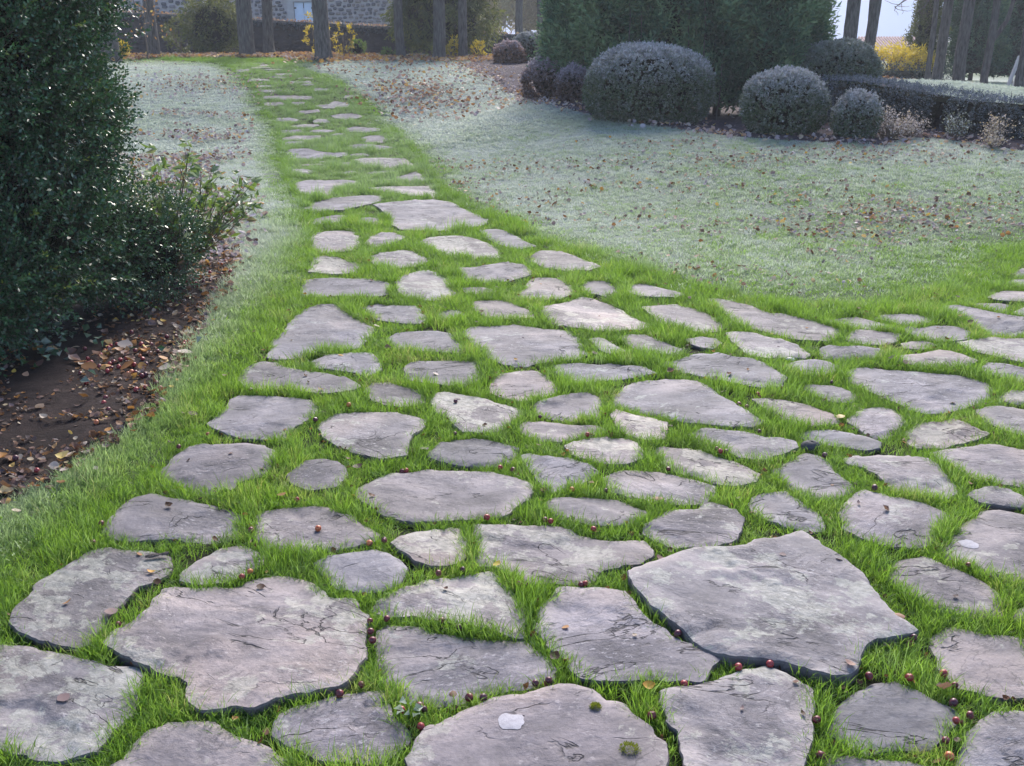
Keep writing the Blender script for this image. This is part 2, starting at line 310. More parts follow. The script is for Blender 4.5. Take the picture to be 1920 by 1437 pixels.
# ---------------------------------------------------------------- surveyed outlines (metres)
N_SEEN = 157
STONES=[[(-1.406,2.256),(-1.291,2.034),(-1.239,1.973),(-1.179,1.952),(-1.124,1.933),(-1.069,1.918),(-1.021,1.918),(-0.963,1.937),(-0.973,1.985),(-0.958,2.041),(-0.944,2.092),(-0.955,2.158),(-0.965,2.217),(-0.984,2.258),(-1.031,2.276),(-1.098,2.298),(-1.176,2.333),(-1.238,2.355),(-1.309,2.374),(-1.375,2.381),(-1.421,2.386)],
[(-1.434,2.488),(-1.382,2.430),(-1.308,2.393),(-1.243,2.368),(-1.183,2.351),(-1.156,2.367),(-1.161,2.428),(-1.160,2.518),(-1.148,2.614),(-1.136,2.691),(-1.105,2.710),(-1.073,2.778),(-1.080,2.840),(-1.104,2.891),(-1.165,2.914),(-1.230,2.931),(-1.319,2.947),(-1.374,2.920),(-1.397,2.859),(-1.429,2.785),(-1.451,2.708),(-1.445,2.595),(-1.446,2.544)],
[(-1.024,2.741),(-0.979,2.717),(-0.929,2.712),(-0.872,2.723),(-0.813,2.783),(-0.791,2.836),(-0.802,2.900),(-0.864,2.957),(-0.914,2.977),(-0.968,2.956),(-0.990,2.899),(-1.025,2.824),(-1.037,2.776)],
[(-0.878,1.799),(-0.699,1.762),(-0.514,1.786),(-0.492,1.860),(-0.528,1.934),(-0.563,1.955),(-0.600,1.976),(-0.650,1.994),(-0.695,2.025),(-0.733,2.056),(-0.786,2.059),(-0.843,2.057),(-0.880,2.023),(-0.891,1.976),(-0.908,1.922),(-0.931,1.890)],
[(-1.117,2.358),(-1.078,2.329),(-1.013,2.300),(-0.954,2.265),(-0.897,2.223),(-0.865,2.224),(-0.839,2.194),(-0.811,2.127),(-0.780,2.086),(-0.749,2.080),(-0.697,2.089),(-0.637,2.091),(-0.589,2.119),(-0.531,2.143),(-0.483,2.156),(-0.439,2.167),(-0.426,2.195),(-0.407,2.258),(-0.397,2.318),(-0.400,2.375),(-0.408,2.457),(-0.415,2.529),(-0.444,2.562),(-0.470,2.616),(-0.525,2.625),(-0.551,2.629),(-0.579,2.680),(-0.608,2.721),(-0.662,2.753),(-0.716,2.772),(-0.774,2.758),(-0.819,2.733),(-0.863,2.710),(-0.910,2.695),(-0.961,2.695),(-1.033,2.704),(-1.063,2.687),(-1.066,2.591),(-1.080,2.520),(-1.107,2.452),(-1.127,2.384)],
[(-1.391,3.048),(-1.346,3.000),(-1.265,2.991),(-1.182,3.004),(-1.093,3.015),(-1.008,3.009),(-0.924,3.034),(-0.941,3.122),(-0.937,3.201),(-0.983,3.253),(-1.050,3.275),(-1.122,3.295),(-1.190,3.323),(-1.243,3.337),(-1.316,3.365),(-1.378,3.340),(-1.398,3.253),(-1.401,3.159),(-1.391,3.094)],
[(-0.881,3.106),(-0.860,3.016),(-0.816,2.962),(-0.742,2.928),(-0.653,2.925),(-0.585,2.947),(-0.518,2.969),(-0.454,3.004),(-0.444,3.057),(-0.491,3.103),(-0.545,3.165),(-0.565,3.212),(-0.604,3.226),(-0.646,3.260),(-0.712,3.282),(-0.756,3.275),(-0.832,3.261),(-0.883,3.232),(-0.896,3.198)],
[(-0.601,2.787),(-0.568,2.747),(-0.532,2.683),(-0.484,2.660),(-0.419,2.647),(-0.374,2.669),(-0.344,2.716),(-0.330,2.822),(-0.359,2.876),(-0.398,2.914),(-0.447,2.942),(-0.487,2.934),(-0.541,2.922),(-0.595,2.904),(-0.630,2.853)],
[(-0.367,2.923),(-0.334,2.891),(-0.307,2.851),(-0.257,2.819),(-0.193,2.820),(-0.151,2.868),(-0.149,2.949),(-0.161,3.032),(-0.173,3.096),(-0.206,3.106),(-0.262,3.075),(-0.323,3.051),(-0.372,3.019),(-0.399,2.971)],
[(-0.132,3.030),(-0.121,2.948),(-0.123,2.881),(-0.109,2.832),(-0.040,2.828),(-0.008,2.775),(0.046,2.712),(0.112,2.720),(0.155,2.709),(0.229,2.704),(0.261,2.748),(0.283,2.793),(0.324,2.815),(0.362,2.831),(0.410,2.836),(0.454,2.896),(0.457,2.961),(0.439,3.004),(0.359,3.010),(0.284,3.022),(0.228,3.056),(0.177,3.102),(0.106,3.113),(0.032,3.113),(-0.026,3.123),(-0.083,3.123),(-0.139,3.129)],
[(-0.369,2.536),(-0.308,2.527),(-0.225,2.505),(-0.180,2.495),(-0.125,2.479),(-0.062,2.464),(0.002,2.424),(0.034,2.424),(0.039,2.484),(0.033,2.545),(0.036,2.610),(0.015,2.660),(-0.005,2.698),(-0.034,2.765),(-0.056,2.806),(-0.094,2.801),(-0.147,2.783),(-0.208,2.758),(-0.270,2.737),(-0.335,2.678),(-0.392,2.624),(-0.423,2.572)],
[(-0.378,2.408),(-0.366,2.309),(-0.344,2.244),(-0.299,2.189),(-0.263,2.141),(-0.218,2.125),(-0.184,2.115),(-0.144,2.119),(-0.108,2.146),(-0.069,2.168),(-0.014,2.186),(0.051,2.208),(0.107,2.234),(0.115,2.289),(0.102,2.322),(0.075,2.363),(0.048,2.400),(0.030,2.420),(-0.054,2.426),(-0.118,2.433),(-0.164,2.445),(-0.220,2.462),(-0.260,2.486),(-0.298,2.499),(-0.358,2.496),(-0.385,2.466)],
[(0.070,2.518),(0.076,2.457),(0.094,2.390),(0.120,2.344),(0.151,2.311),(0.157,2.271),(0.177,2.233),(0.229,2.217),(0.326,2.216),(0.386,2.215),(0.444,2.214),(0.486,2.203),(0.514,2.239),(0.548,2.281),(0.565,2.321),(0.499,2.380),(0.462,2.409),(0.423,2.462),(0.388,2.518),(0.364,2.592),(0.342,2.655),(0.280,2.669),(0.220,2.675),(0.169,2.692),(0.144,2.684),(0.119,2.650),(0.083,2.603),(0.071,2.572)],
[(0.352,2.693),(0.390,2.606),(0.411,2.535),(0.436,2.496),(0.459,2.462),(0.485,2.414),(0.496,2.374),(0.542,2.326),(0.582,2.303),(0.643,2.295),(0.670,2.295),(0.711,2.284),(0.734,2.270),(0.755,2.254),(0.783,2.230),(0.828,2.206),(0.879,2.232),(0.902,2.261),(0.925,2.306),(0.967,2.347),(1.008,2.375),(1.054,2.399),(1.095,2.407),(1.134,2.434),(1.111,2.511),(1.091,2.592),(1.081,2.707),(1.069,2.801),(1.041,2.868),(1.010,2.922),(1.003,2.991),(0.978,3.044),(0.884,2.992),(0.824,2.974),(0.757,2.917),(0.648,2.900),(0.573,2.883),(0.489,2.828),(0.415,2.785),(0.351,2.747)],
[(0.373,2.123),(0.380,2.064),(0.392,1.997),(0.392,1.915),(0.384,1.811),(0.645,1.815),(0.669,1.877),(0.696,1.950),(0.727,2.033),(0.750,2.098),(0.775,2.173),(0.755,2.204),(0.730,2.237),(0.699,2.264),(0.677,2.283),(0.605,2.261),(0.531,2.217),(0.451,2.183),(0.378,2.157)],
[(-0.240,1.853),(-0.218,1.771),(0.307,1.771),(0.347,1.849),(0.354,1.889),(0.368,1.938),(0.371,1.962),(0.352,1.991),(0.334,2.040),(0.301,2.072),(0.287,2.113),(0.238,2.126),(0.205,2.173),(0.162,2.193),(0.120,2.196),(0.067,2.175),(0.007,2.155),(-0.052,2.137),(-0.103,2.107),(-0.143,2.073),(-0.173,2.043),(-0.205,2.036),(-0.219,2.006),(-0.233,1.946),(-0.241,1.905)],
[(-0.574,2.001),(-0.546,1.978),(-0.508,1.954),(-0.449,1.908),(-0.381,1.900),(-0.322,1.897),(-0.296,1.913),(-0.269,1.946),(-0.249,1.982),(-0.246,2.021),(-0.264,2.056),(-0.292,2.087),(-0.314,2.139),(-0.332,2.186),(-0.367,2.185),(-0.416,2.169),(-0.469,2.156),(-0.506,2.129),(-0.537,2.115),(-0.575,2.087),(-0.589,2.050)],
[(0.766,2.016),(0.794,1.984),(0.808,1.957),(0.834,1.947),(0.886,1.957),(0.927,1.953),(0.992,1.957),(1.041,2.007),(1.077,2.045),(1.108,2.076),(1.103,2.112),(1.084,2.147),(1.058,2.183),(1.025,2.212),(1.002,2.236),(0.948,2.220),(0.885,2.184),(0.837,2.149),(0.798,2.103),(0.764,2.062)],
[(0.685,1.815),(0.792,1.757),(0.938,1.787),(0.973,1.864),(0.965,1.902),(0.930,1.922),(0.873,1.927),(0.829,1.933),(0.791,1.945),(0.744,1.942),(0.709,1.900)],
[(1.000,1.858),(1.018,1.800),(1.167,1.792),(1.251,1.854),(1.334,2.035),(1.289,2.093),(1.258,2.101),(1.204,2.095),(1.158,2.073),(1.108,2.037),(1.072,1.997),(1.048,1.947),(1.015,1.900)],
[(1.146,2.338),(1.132,2.286),(1.139,2.245),(1.141,2.199),(1.174,2.174),(1.212,2.155),(1.265,2.145),(1.327,2.154),(1.381,2.225),(1.438,2.344),(1.437,2.421),(1.393,2.443),(1.343,2.454),(1.306,2.474),(1.272,2.493),(1.241,2.492),(1.195,2.451),(1.148,2.394)],
[(1.167,2.755),(1.177,2.706),(1.208,2.650),(1.243,2.592),(1.289,2.562),(1.335,2.539),(1.397,2.532),(1.430,2.552),(1.454,2.609),(1.488,2.658),(1.474,2.733),(1.450,2.776),(1.410,2.817),(1.372,2.867),(1.335,2.904),(1.265,2.900),(1.227,2.876),(1.193,2.815)],
[(1.425,2.875),(1.443,2.824),(1.485,2.777),(1.537,2.744),(1.586,2.716),(1.646,2.750),(1.713,2.825),(1.832,3.054),(1.825,3.158),(1.813,3.209),(1.763,3.230),(1.722,3.243),(1.666,3.237),(1.628,3.195),(1.574,3.154),(1.512,3.094),(1.446,2.999),(1.390,2.905)],
[(1.131,3.097),(1.151,3.043),(1.193,3.001),(1.245,2.958),(1.325,2.943),(1.381,2.956),(1.431,3.026),(1.482,3.102),(1.543,3.184),(1.516,3.244),(1.484,3.300),(1.429,3.329),(1.376,3.340),(1.345,3.366),(1.308,3.394),(1.279,3.381),(1.241,3.337),(1.190,3.266),(1.148,3.201)],
[(1.315,3.621),(1.358,3.595),(1.394,3.518),(1.400,3.448),(1.418,3.376),(1.495,3.345),(1.572,3.317),(1.640,3.361),(1.670,3.425),(1.666,3.522),(1.660,3.611),(1.631,3.679),(1.575,3.722),(1.516,3.743),(1.457,3.736),(1.372,3.703),(1.320,3.692)],
[(1.008,3.494),(1.033,3.427),(1.070,3.364),(1.119,3.310),(1.183,3.316),(1.247,3.370),(1.288,3.426),(1.275,3.476),(1.257,3.560),(1.251,3.661),(1.228,3.730),(1.192,3.763),(1.144,3.719),(1.085,3.654),(1.011,3.588)],
[(1.227,3.869),(1.295,3.821),(1.373,3.802),(1.436,3.773),(1.508,3.793),(1.529,3.855),(1.500,3.907),(1.464,3.961),(1.409,4.004),(1.329,4.010),(1.251,3.990),(1.214,3.937)],
[(1.691,3.664),(1.723,3.628),(1.728,3.566),(1.758,3.491),(1.847,3.453),(1.920,3.429),(1.972,3.415),(2.078,3.468),(2.161,3.657),(2.116,3.745),(2.084,3.776),(1.990,3.832),(1.933,3.839),(1.852,3.804),(1.769,3.770),(1.690,3.739)],
[(1.687,3.285),(1.735,3.269),(1.777,3.255),(1.839,3.247),(1.876,3.311),(1.867,3.363),(1.835,3.401),(1.779,3.420),(1.718,3.401),(1.670,3.350)],
[(0.853,3.208),(0.895,3.154),(0.944,3.100),(0.998,3.074),(1.066,3.081),(1.096,3.177),(1.065,3.253),(1.034,3.322),(1.005,3.378),(0.961,3.386),(0.894,3.355),(0.851,3.297)],
[(0.440,3.049),(0.491,2.983),(0.530,2.934),(0.605,2.927),(0.670,2.940),(0.745,2.979),(0.789,3.070),(0.812,3.149),(0.798,3.208),(0.766,3.255),(0.719,3.300),(0.686,3.289),(0.641,3.212),(0.609,3.241),(0.552,3.235),(0.500,3.172),(0.454,3.119)],
[(0.345,3.458),(0.367,3.389),(0.430,3.330),(0.506,3.297),(0.573,3.289),(0.647,3.290),(0.703,3.300),(0.740,3.349),(0.757,3.428),(0.704,3.477),(0.642,3.522),(0.570,3.562),(0.478,3.569),(0.405,3.575),(0.346,3.518)],
[(0.587,3.744),(0.595,3.640),(0.638,3.567),(0.699,3.518),(0.758,3.467),(0.840,3.435),(0.924,3.476),(0.956,3.551),(0.926,3.611),(0.882,3.667),(0.830,3.737),(0.781,3.789),(0.715,3.820),(0.661,3.835),(0.633,3.858),(0.593,3.836)],
[(0.772,3.872),(0.833,3.829),(0.870,3.761),(0.922,3.683),(1.006,3.652),(1.081,3.711),(1.160,3.778),(1.172,3.837),(1.120,3.888),(1.057,3.888),(1.024,3.932),(0.976,3.965),(0.906,3.987),(0.851,4.011),(0.795,4.005),(0.741,3.956)],
[(0.444,4.002),(0.494,3.934),(0.557,3.899),(0.636,3.906),(0.667,3.997),(0.676,4.080),(0.623,4.129),(0.565,4.164),(0.509,4.197),(0.470,4.244),(0.438,4.172)],
[(0.236,3.716),(0.283,3.674),(0.353,3.647),(0.446,3.627),(0.523,3.689),(0.535,3.802),(0.519,3.868),(0.466,3.922),(0.394,3.929),(0.334,3.916),(0.267,3.868),(0.213,3.805)],
[(0.448,4.326),(0.521,4.245),(0.597,4.188),(0.681,4.132),(0.761,4.071),(0.856,4.036),(0.939,4.003),(1.033,3.996),(1.093,4.074),(1.058,4.191),(1.022,4.317),(0.981,4.430),(0.944,4.589),(0.912,4.662),(0.841,4.682),(0.758,4.699),(0.710,4.671),(0.656,4.672),(0.579,4.637),(0.512,4.531),(0.461,4.421)],
[(0.761,4.876),(0.820,4.797),(0.912,4.711),(1.005,4.632),(1.089,4.579),(1.186,4.517),(1.292,4.550),(1.348,4.652),(1.326,4.768),(1.299,4.894),(1.245,4.994),(1.154,5.020),(1.096,5.093),(1.007,5.108),(0.914,5.069),(0.844,4.996),(0.765,4.969)],
[(1.140,4.252),(1.181,4.124),(1.247,4.043),(1.337,4.048),(1.428,4.089),(1.466,4.188),(1.417,4.249),(1.361,4.322),(1.277,4.380),(1.184,4.410),(1.109,4.390)],
[(1.392,4.520),(1.416,4.431),(1.472,4.340),(1.566,4.329),(1.620,4.419),(1.613,4.499),(1.560,4.565),(1.478,4.598),(1.405,4.595)],
[(1.410,4.772),(1.499,4.694),(1.610,4.756),(1.661,4.862),(1.635,4.954),(1.578,4.993),(1.502,4.983),(1.436,4.946),(1.375,4.867)],
[(1.648,4.596),(1.685,4.464),(1.743,4.344),(1.779,4.243),(1.843,4.177),(1.947,4.202),(2.047,4.259),(2.179,4.347),(2.271,4.466),(2.331,4.576),(2.291,4.692),(2.226,4.776),(2.124,4.801),(2.028,4.836),(1.926,4.860),(1.820,4.879),(1.724,4.857),(1.647,4.735)],
[(1.485,4.043),(1.496,3.961),(1.518,3.913),(1.588,3.912),(1.656,4.016),(1.710,4.082),(1.750,4.165),(1.725,4.266),(1.660,4.300),(1.575,4.288),(1.523,4.193),(1.467,4.117)],
[(1.645,3.881),(1.655,3.795),(1.748,3.792),(1.844,3.836),(1.947,3.880),(2.023,3.950),(2.009,4.014),(1.987,4.110),(1.946,4.144),(1.882,4.100),(1.803,4.091),(1.723,4.037),(1.665,3.967)],
[(2.066,4.169),(2.068,4.094),(2.086,3.999),(2.139,3.931),(2.216,3.905),(2.323,3.977),(2.402,4.186),(2.313,4.251),(2.262,4.290),(2.177,4.290),(2.089,4.249)],
[(2.267,4.366),(2.318,4.313),(2.418,4.299),(2.511,4.421),(2.475,4.496),(2.367,4.486),(2.287,4.441)],
[(2.346,4.723),(2.394,4.670),(2.461,4.623),(2.566,4.598),(2.668,4.716),(2.649,4.826),(2.597,4.866),(2.533,4.928),(2.445,4.928),(2.368,4.827)],
[(2.431,5.159),(2.481,5.089),(2.538,5.016),(2.601,4.934),(2.706,4.889),(2.859,4.989),(2.999,5.295),(2.914,5.386),(2.764,5.373),(2.682,5.402),(2.594,5.373),(2.445,5.283)],
[(1.991,4.932),(2.084,4.863),(2.204,4.866),(2.310,4.862),(2.414,4.953),(2.386,5.045),(2.350,5.112),(2.296,5.163),(2.227,5.129),(2.144,5.067),(2.021,5.052)],
[(1.630,5.026),(1.746,4.977),(1.874,4.995),(1.980,5.080),(2.008,5.187),(1.940,5.199),(1.886,5.234),(1.801,5.219),(1.724,5.235),(1.652,5.178)],
[(1.859,5.316),(1.927,5.263),(2.022,5.245),(2.133,5.321),(2.194,5.433),(2.121,5.492),(2.045,5.535),(1.956,5.536),(1.865,5.398)],
[(1.836,5.694),(1.902,5.618),(1.999,5.580),(2.074,5.551),(2.143,5.507),(2.218,5.565),(2.163,5.708),(2.131,5.789),(2.096,5.889),(1.998,5.866),(1.921,5.840),(1.803,5.798)],
[(2.185,5.724),(2.254,5.659),(2.344,5.634),(2.467,5.704),(2.507,5.804),(2.459,5.896),(2.347,5.906),(2.238,5.888),(2.156,5.789)],
[(2.220,5.417),(2.255,5.338),(2.353,5.296),(2.458,5.323),(2.562,5.373),(2.639,5.455),(2.623,5.601),(2.552,5.667),(2.445,5.658),(2.361,5.596),(2.288,5.580),(2.234,5.513)],
[(2.114,5.184),(2.200,5.151),(2.317,5.232),(2.293,5.298),(2.221,5.320),(2.136,5.287)],
[(2.651,5.886),(2.689,5.752),(2.673,5.562),(2.708,5.451),(2.812,5.406),(2.929,5.413),(3.155,5.608),(3.125,5.793),(3.023,5.849),(2.926,5.924),(2.862,6.015),(2.775,6.098),(2.675,6.071)],
[(2.878,6.042),(2.936,5.953),(3.023,5.931),(3.150,6.090),(3.101,6.191),(2.986,6.211),(2.877,6.147)],
[(3.095,6.221),(3.205,6.187),(3.375,6.213),(3.447,6.455),(3.266,6.512),(3.177,6.444),(3.053,6.298)],
[(3.392,6.591),(3.463,6.485),(3.692,6.691),(3.643,6.862),(3.471,6.839),(3.378,6.714)],
[(3.548,6.963),(3.692,6.902),(3.859,7.059),(3.824,7.211),(3.722,7.217),(3.585,7.090)],
[(3.062,5.859),(3.150,5.829),(3.271,5.904),(3.222,6.005),(3.129,6.014),(3.058,5.940)],
[(1.257,6.031),(1.285,5.867),(1.296,5.704),(1.337,5.639),(1.374,5.579),(1.469,5.457),(1.576,5.346),(1.715,5.306),(1.813,5.398),(1.897,5.530),(1.856,5.632),(1.811,5.726),(1.738,5.804),(1.652,5.890),(1.561,5.887),(1.518,6.019),(1.478,6.098),(1.411,6.150),(1.332,6.268),(1.231,6.231)],
[(1.201,5.393),(1.213,5.282),(1.234,5.143),(1.252,5.047),(1.339,4.995),(1.409,5.007),(1.527,5.005),(1.573,5.040),(1.573,5.176),(1.522,5.288),(1.453,5.403),(1.388,5.477),(1.344,5.519),(1.282,5.536),(1.213,5.499)],
[(0.191,5.864),(0.236,5.670),(0.333,5.561),(0.467,5.504),(0.602,5.504),(0.733,5.525),(0.816,5.634),(0.760,5.782),(0.708,5.907),(0.666,6.091),(0.606,6.217),(0.545,6.274),(0.460,6.340),(0.379,6.290),(0.313,6.185),(0.227,6.152),(0.155,6.086)],
[(0.841,5.832),(0.878,5.661),(0.976,5.585),(1.074,5.482),(1.200,5.551),(1.263,5.663),(1.228,5.764),(1.176,5.941),(1.122,6.046),(1.035,6.103),(0.921,6.093),(0.808,6.039)],
[(0.765,6.524),(0.767,6.337),(0.868,6.236),(1.027,6.242),(1.131,6.379),(1.076,6.459),(1.008,6.554),(0.949,6.674),(0.873,6.743),(0.792,6.670)],
[(0.484,6.442),(0.601,6.341),(0.726,6.431),(0.709,6.583),(0.685,6.749),(0.617,6.824),(0.502,6.777),(0.440,6.659)],
[(0.051,6.298),(0.176,6.218),(0.311,6.269),(0.403,6.379),(0.413,6.620),(0.371,6.770),(0.290,6.861),(0.185,6.884),(0.115,6.787),(0.073,6.526),(0.017,6.444)],
[(0.155,7.347),(0.250,7.161),(0.385,7.064),(0.547,7.037),(0.652,7.167),(0.603,7.281),(0.531,7.452),(0.435,7.631),(0.329,7.809),(0.201,7.795),(0.094,7.569)],
[(-0.239,8.365),(-0.103,8.043),(0.024,7.819),(0.195,7.967),(0.136,8.104),(0.058,8.351),(-0.038,8.651),(-0.137,8.769),(-0.279,8.716)],
[(-0.318,6.851),(-0.176,6.679),(0.010,6.758),(0.129,6.898),(0.139,7.096),(0.073,7.242),(-0.023,7.387),(-0.181,7.298),(-0.298,7.228),(-0.424,7.184)],
[(-0.261,6.101),(-0.208,5.926),(-0.134,5.798),(0.002,5.769),(0.138,5.790),(0.114,5.962),(0.045,6.118),(-0.049,6.247),(-0.185,6.260),(-0.270,6.220)],
[(-0.264,5.393),(-0.215,5.256),(-0.154,5.097),(-0.103,4.956),(-0.036,4.876),(0.068,4.890),(0.146,4.950),(0.240,4.977),(0.345,5.011),(0.420,5.100),(0.391,5.211),(0.369,5.343),(0.339,5.514),(0.270,5.565),(0.182,5.594),(0.083,5.644),(0.010,5.691),(-0.107,5.630),(-0.222,5.614),(-0.282,5.516)],
[(0.458,5.148),(0.533,5.054),(0.612,5.144),(0.559,5.254),(0.500,5.391),(0.432,5.368)],
[(0.606,5.300),(0.653,5.186),(0.740,5.089),(0.874,5.084),(0.923,5.197),(0.855,5.269),(0.802,5.375),(0.749,5.451),(0.658,5.438),(0.582,5.399)],
[(0.978,5.242),(1.077,5.162),(1.154,5.277),(1.134,5.374),(1.064,5.415),(0.958,5.373)],
[(0.209,4.795),(0.240,4.695),(0.318,4.592),(0.434,4.627),(0.516,4.668),(0.620,4.705),(0.727,4.741),(0.688,4.853),(0.611,4.903),(0.512,4.963),(0.443,4.933),(0.361,4.964),(0.264,4.958),(0.204,4.929)],
[(-0.107,4.480),(-0.050,4.401),(0.045,4.356),(0.134,4.403),(0.214,4.457),(0.218,4.588),(0.184,4.718),(0.128,4.811),(0.074,4.810),(0.002,4.791),(-0.067,4.754),(-0.102,4.651)],
[(0.100,4.193),(0.155,4.137),(0.224,4.108),(0.293,4.107),(0.388,4.154),(0.410,4.256),(0.423,4.409),(0.375,4.502),(0.283,4.457),(0.195,4.399),(0.126,4.340),(0.090,4.261)],
[(0.050,3.955),(0.107,3.891),(0.203,3.877),(0.287,3.908),(0.360,3.940),(0.418,3.984),(0.406,4.025),(0.362,4.088),(0.273,4.072),(0.192,4.084),(0.132,4.106),(0.058,4.105),(0.024,4.051)],
[(0.060,3.612),(0.091,3.509),(0.113,3.433),(0.143,3.374),(0.208,3.404),(0.248,3.443),(0.300,3.511),(0.343,3.568),(0.311,3.635),(0.251,3.688),(0.192,3.711),(0.127,3.712),(0.072,3.748),(0.033,3.723)],
[(-0.336,3.686),(-0.267,3.638),(-0.177,3.603),(-0.081,3.607),(-0.006,3.644),(0.014,3.744),(0.024,3.822),(-0.037,3.871),(-0.092,3.918),(-0.161,3.935),(-0.230,3.918),(-0.300,3.869),(-0.311,3.821),(-0.343,3.746)],
[(-0.339,4.212),(-0.271,4.090),(-0.210,3.974),(-0.145,3.960),(-0.060,3.965),(-0.012,4.042),(0.031,4.129),(0.062,4.234),(0.005,4.305),(-0.061,4.352),(-0.140,4.409),(-0.233,4.448),(-0.303,4.498),(-0.370,4.482),(-0.379,4.369)],
[(-0.562,3.338),(-0.507,3.268),(-0.447,3.181),(-0.384,3.162),(-0.409,3.156),(-0.339,3.133),(-0.257,3.132),(-0.177,3.143),(-0.098,3.155),(-0.024,3.176),(0.017,3.247),(0.062,3.305),(0.086,3.373),(0.079,3.447),(0.046,3.495),(-0.009,3.535),(-0.087,3.575),(-0.175,3.575),(-0.262,3.606),(-0.335,3.618),(-0.373,3.602),(-0.440,3.594),(-0.398,3.588),(-0.475,3.588),(-0.507,3.545),(-0.554,3.493),(-0.592,3.413)],
[(0.103,3.241),(0.135,3.186),(0.199,3.140),(0.280,3.108),(0.362,3.102),(0.431,3.138),(0.492,3.172),(0.498,3.231),(0.442,3.279),(0.386,3.326),(0.330,3.350),(0.277,3.360),(0.198,3.351),(0.139,3.338),(0.105,3.291)],
[(-0.543,4.796),(-0.519,4.670),(-0.433,4.619),(-0.335,4.562),(-0.221,4.565),(-0.156,4.659),(-0.147,4.777),(-0.148,4.929),(-0.186,4.987),(-0.272,4.988),(-0.338,4.988),(-0.423,4.976),(-0.509,4.979),(-0.548,4.894)],
[(-1.282,4.531),(-1.171,4.505),(-1.059,4.500),(-0.975,4.463),(-0.890,4.448),(-0.782,4.467),(-0.730,4.543),(-0.768,4.627),(-0.846,4.681),(-0.920,4.747),(-1.004,4.781),(-1.082,4.825),(-1.157,4.857),(-1.225,4.938),(-1.291,4.957),(-1.334,4.909),(-1.359,4.801),(-1.344,4.640)],
[(-1.004,4.841),(-0.915,4.800),(-0.823,4.766),(-0.716,4.729),(-0.656,4.822),(-0.690,4.990),(-0.745,5.095),(-0.837,5.098),(-0.919,5.072),(-0.980,5.020),(-1.036,4.940)],
[(-1.239,3.958),(-1.146,3.908),(-1.051,3.892),(-0.954,3.901),(-0.938,4.014),(-0.910,4.094),(-0.875,4.184),(-0.879,4.298),(-0.919,4.379),(-1.002,4.420),(-1.093,4.440),(-1.194,4.449),(-1.280,4.447),(-1.307,4.371),(-1.296,4.259),(-1.311,4.154),(-1.322,4.057)],
[(-0.779,3.909),(-0.718,3.811),(-0.639,3.745),(-0.562,3.685),(-0.508,3.661),(-0.419,3.700),(-0.427,3.802),(-0.416,3.904),(-0.377,3.999),(-0.374,4.105),(-0.431,4.163),(-0.514,4.217),(-0.606,4.235),(-0.706,4.235),(-0.797,4.241),(-0.837,4.121),(-0.846,4.028)],
[(-0.654,4.364),(-0.575,4.311),(-0.484,4.290),(-0.404,4.336),(-0.403,4.430),(-0.449,4.515),(-0.522,4.567),(-0.599,4.616),(-0.678,4.595),(-0.706,4.482)],
[(-1.339,3.497),(-1.290,3.438),(-1.225,3.393),(-1.130,3.370),(-1.054,3.414),(-1.020,3.465),(-0.955,3.510),(-0.937,3.603),(-0.940,3.689),(-0.960,3.763),(-1.011,3.826),(-1.084,3.850),(-1.179,3.858),(-1.261,3.858),(-1.321,3.839),(-1.347,3.746),(-1.355,3.647),(-1.371,3.575)],
[(-0.821,3.429),(-0.745,3.377),(-0.648,3.417),(-0.625,3.512),(-0.641,3.596),(-0.686,3.654),(-0.745,3.677),(-0.816,3.661),(-0.840,3.594),(-0.861,3.510)],
[(-1.315,5.183),(-1.287,5.032),(-1.199,5.002),(-1.105,5.024),(-1.022,5.123),(-0.936,5.137),(-0.816,5.185),(-0.802,5.316),(-0.786,5.457),(-0.793,5.606),(-0.880,5.761),(-0.965,5.886),(-1.036,6.016),(-1.107,6.158),(-1.217,6.123),(-1.289,6.012),(-1.306,5.753),(-1.314,5.487),(-1.343,5.347)],
[(-1.369,6.319),(-1.221,6.313),(-1.093,6.348),(-0.931,6.329),(-0.789,6.388),(-0.798,6.513),(-0.856,6.758),(-0.980,6.809),(-1.097,6.810),(-1.234,6.831),(-1.373,6.851),(-1.418,6.750),(-1.407,6.506)],
[(-0.778,6.582),(-0.740,6.358),(-0.645,6.266),(-0.530,6.218),(-0.379,6.266),(-0.360,6.433),(-0.408,6.630),(-0.442,6.858),(-0.520,6.972),(-0.641,7.112),(-0.734,7.013),(-0.812,6.833)],
[(-1.454,6.990),(-1.244,6.931),(-1.081,6.995),(-1.029,7.142),(-1.133,7.291),(-1.207,7.438),(-1.301,7.544),(-1.431,7.611),(-1.506,7.529),(-1.479,7.229)],
[(-1.064,7.459),(-1.013,7.280),(-0.886,7.132),(-0.704,7.225),(-0.614,7.372),(-0.680,7.637),(-0.769,7.852),(-0.903,7.839),(-1.025,7.727),(-1.130,7.631)],
[(-1.597,7.887),(-1.462,7.683),(-1.266,7.752),(-1.223,7.959),(-1.252,8.328),(-1.332,8.665),(-1.485,8.780),(-1.647,8.738),(-1.715,8.583),(-1.683,8.253)],
[(-1.078,7.916),(-0.974,8.051),(-0.913,8.184),(-0.891,8.362),(-0.987,8.571),(-1.108,8.609),(-1.185,8.458),(-1.197,8.072)],
[(-0.701,7.999),(-0.587,7.763),(-0.455,7.575),(-0.276,7.499),(-0.089,7.532),(-0.075,7.739),(-0.140,7.970),(-0.250,8.244),(-0.391,8.412),(-0.550,8.449),(-0.701,8.375),(-0.767,8.199)],
[(-1.298,9.853),(-1.178,9.461),(-1.091,9.001),(-0.981,8.724),(-0.678,8.705),(-0.414,8.787),(-0.240,8.945),(-0.216,9.235),(-0.353,9.588),(-0.472,9.866),(-0.631,10.234),(-0.780,10.402),(-1.068,10.313),(-1.233,10.231),(-1.399,10.083)],
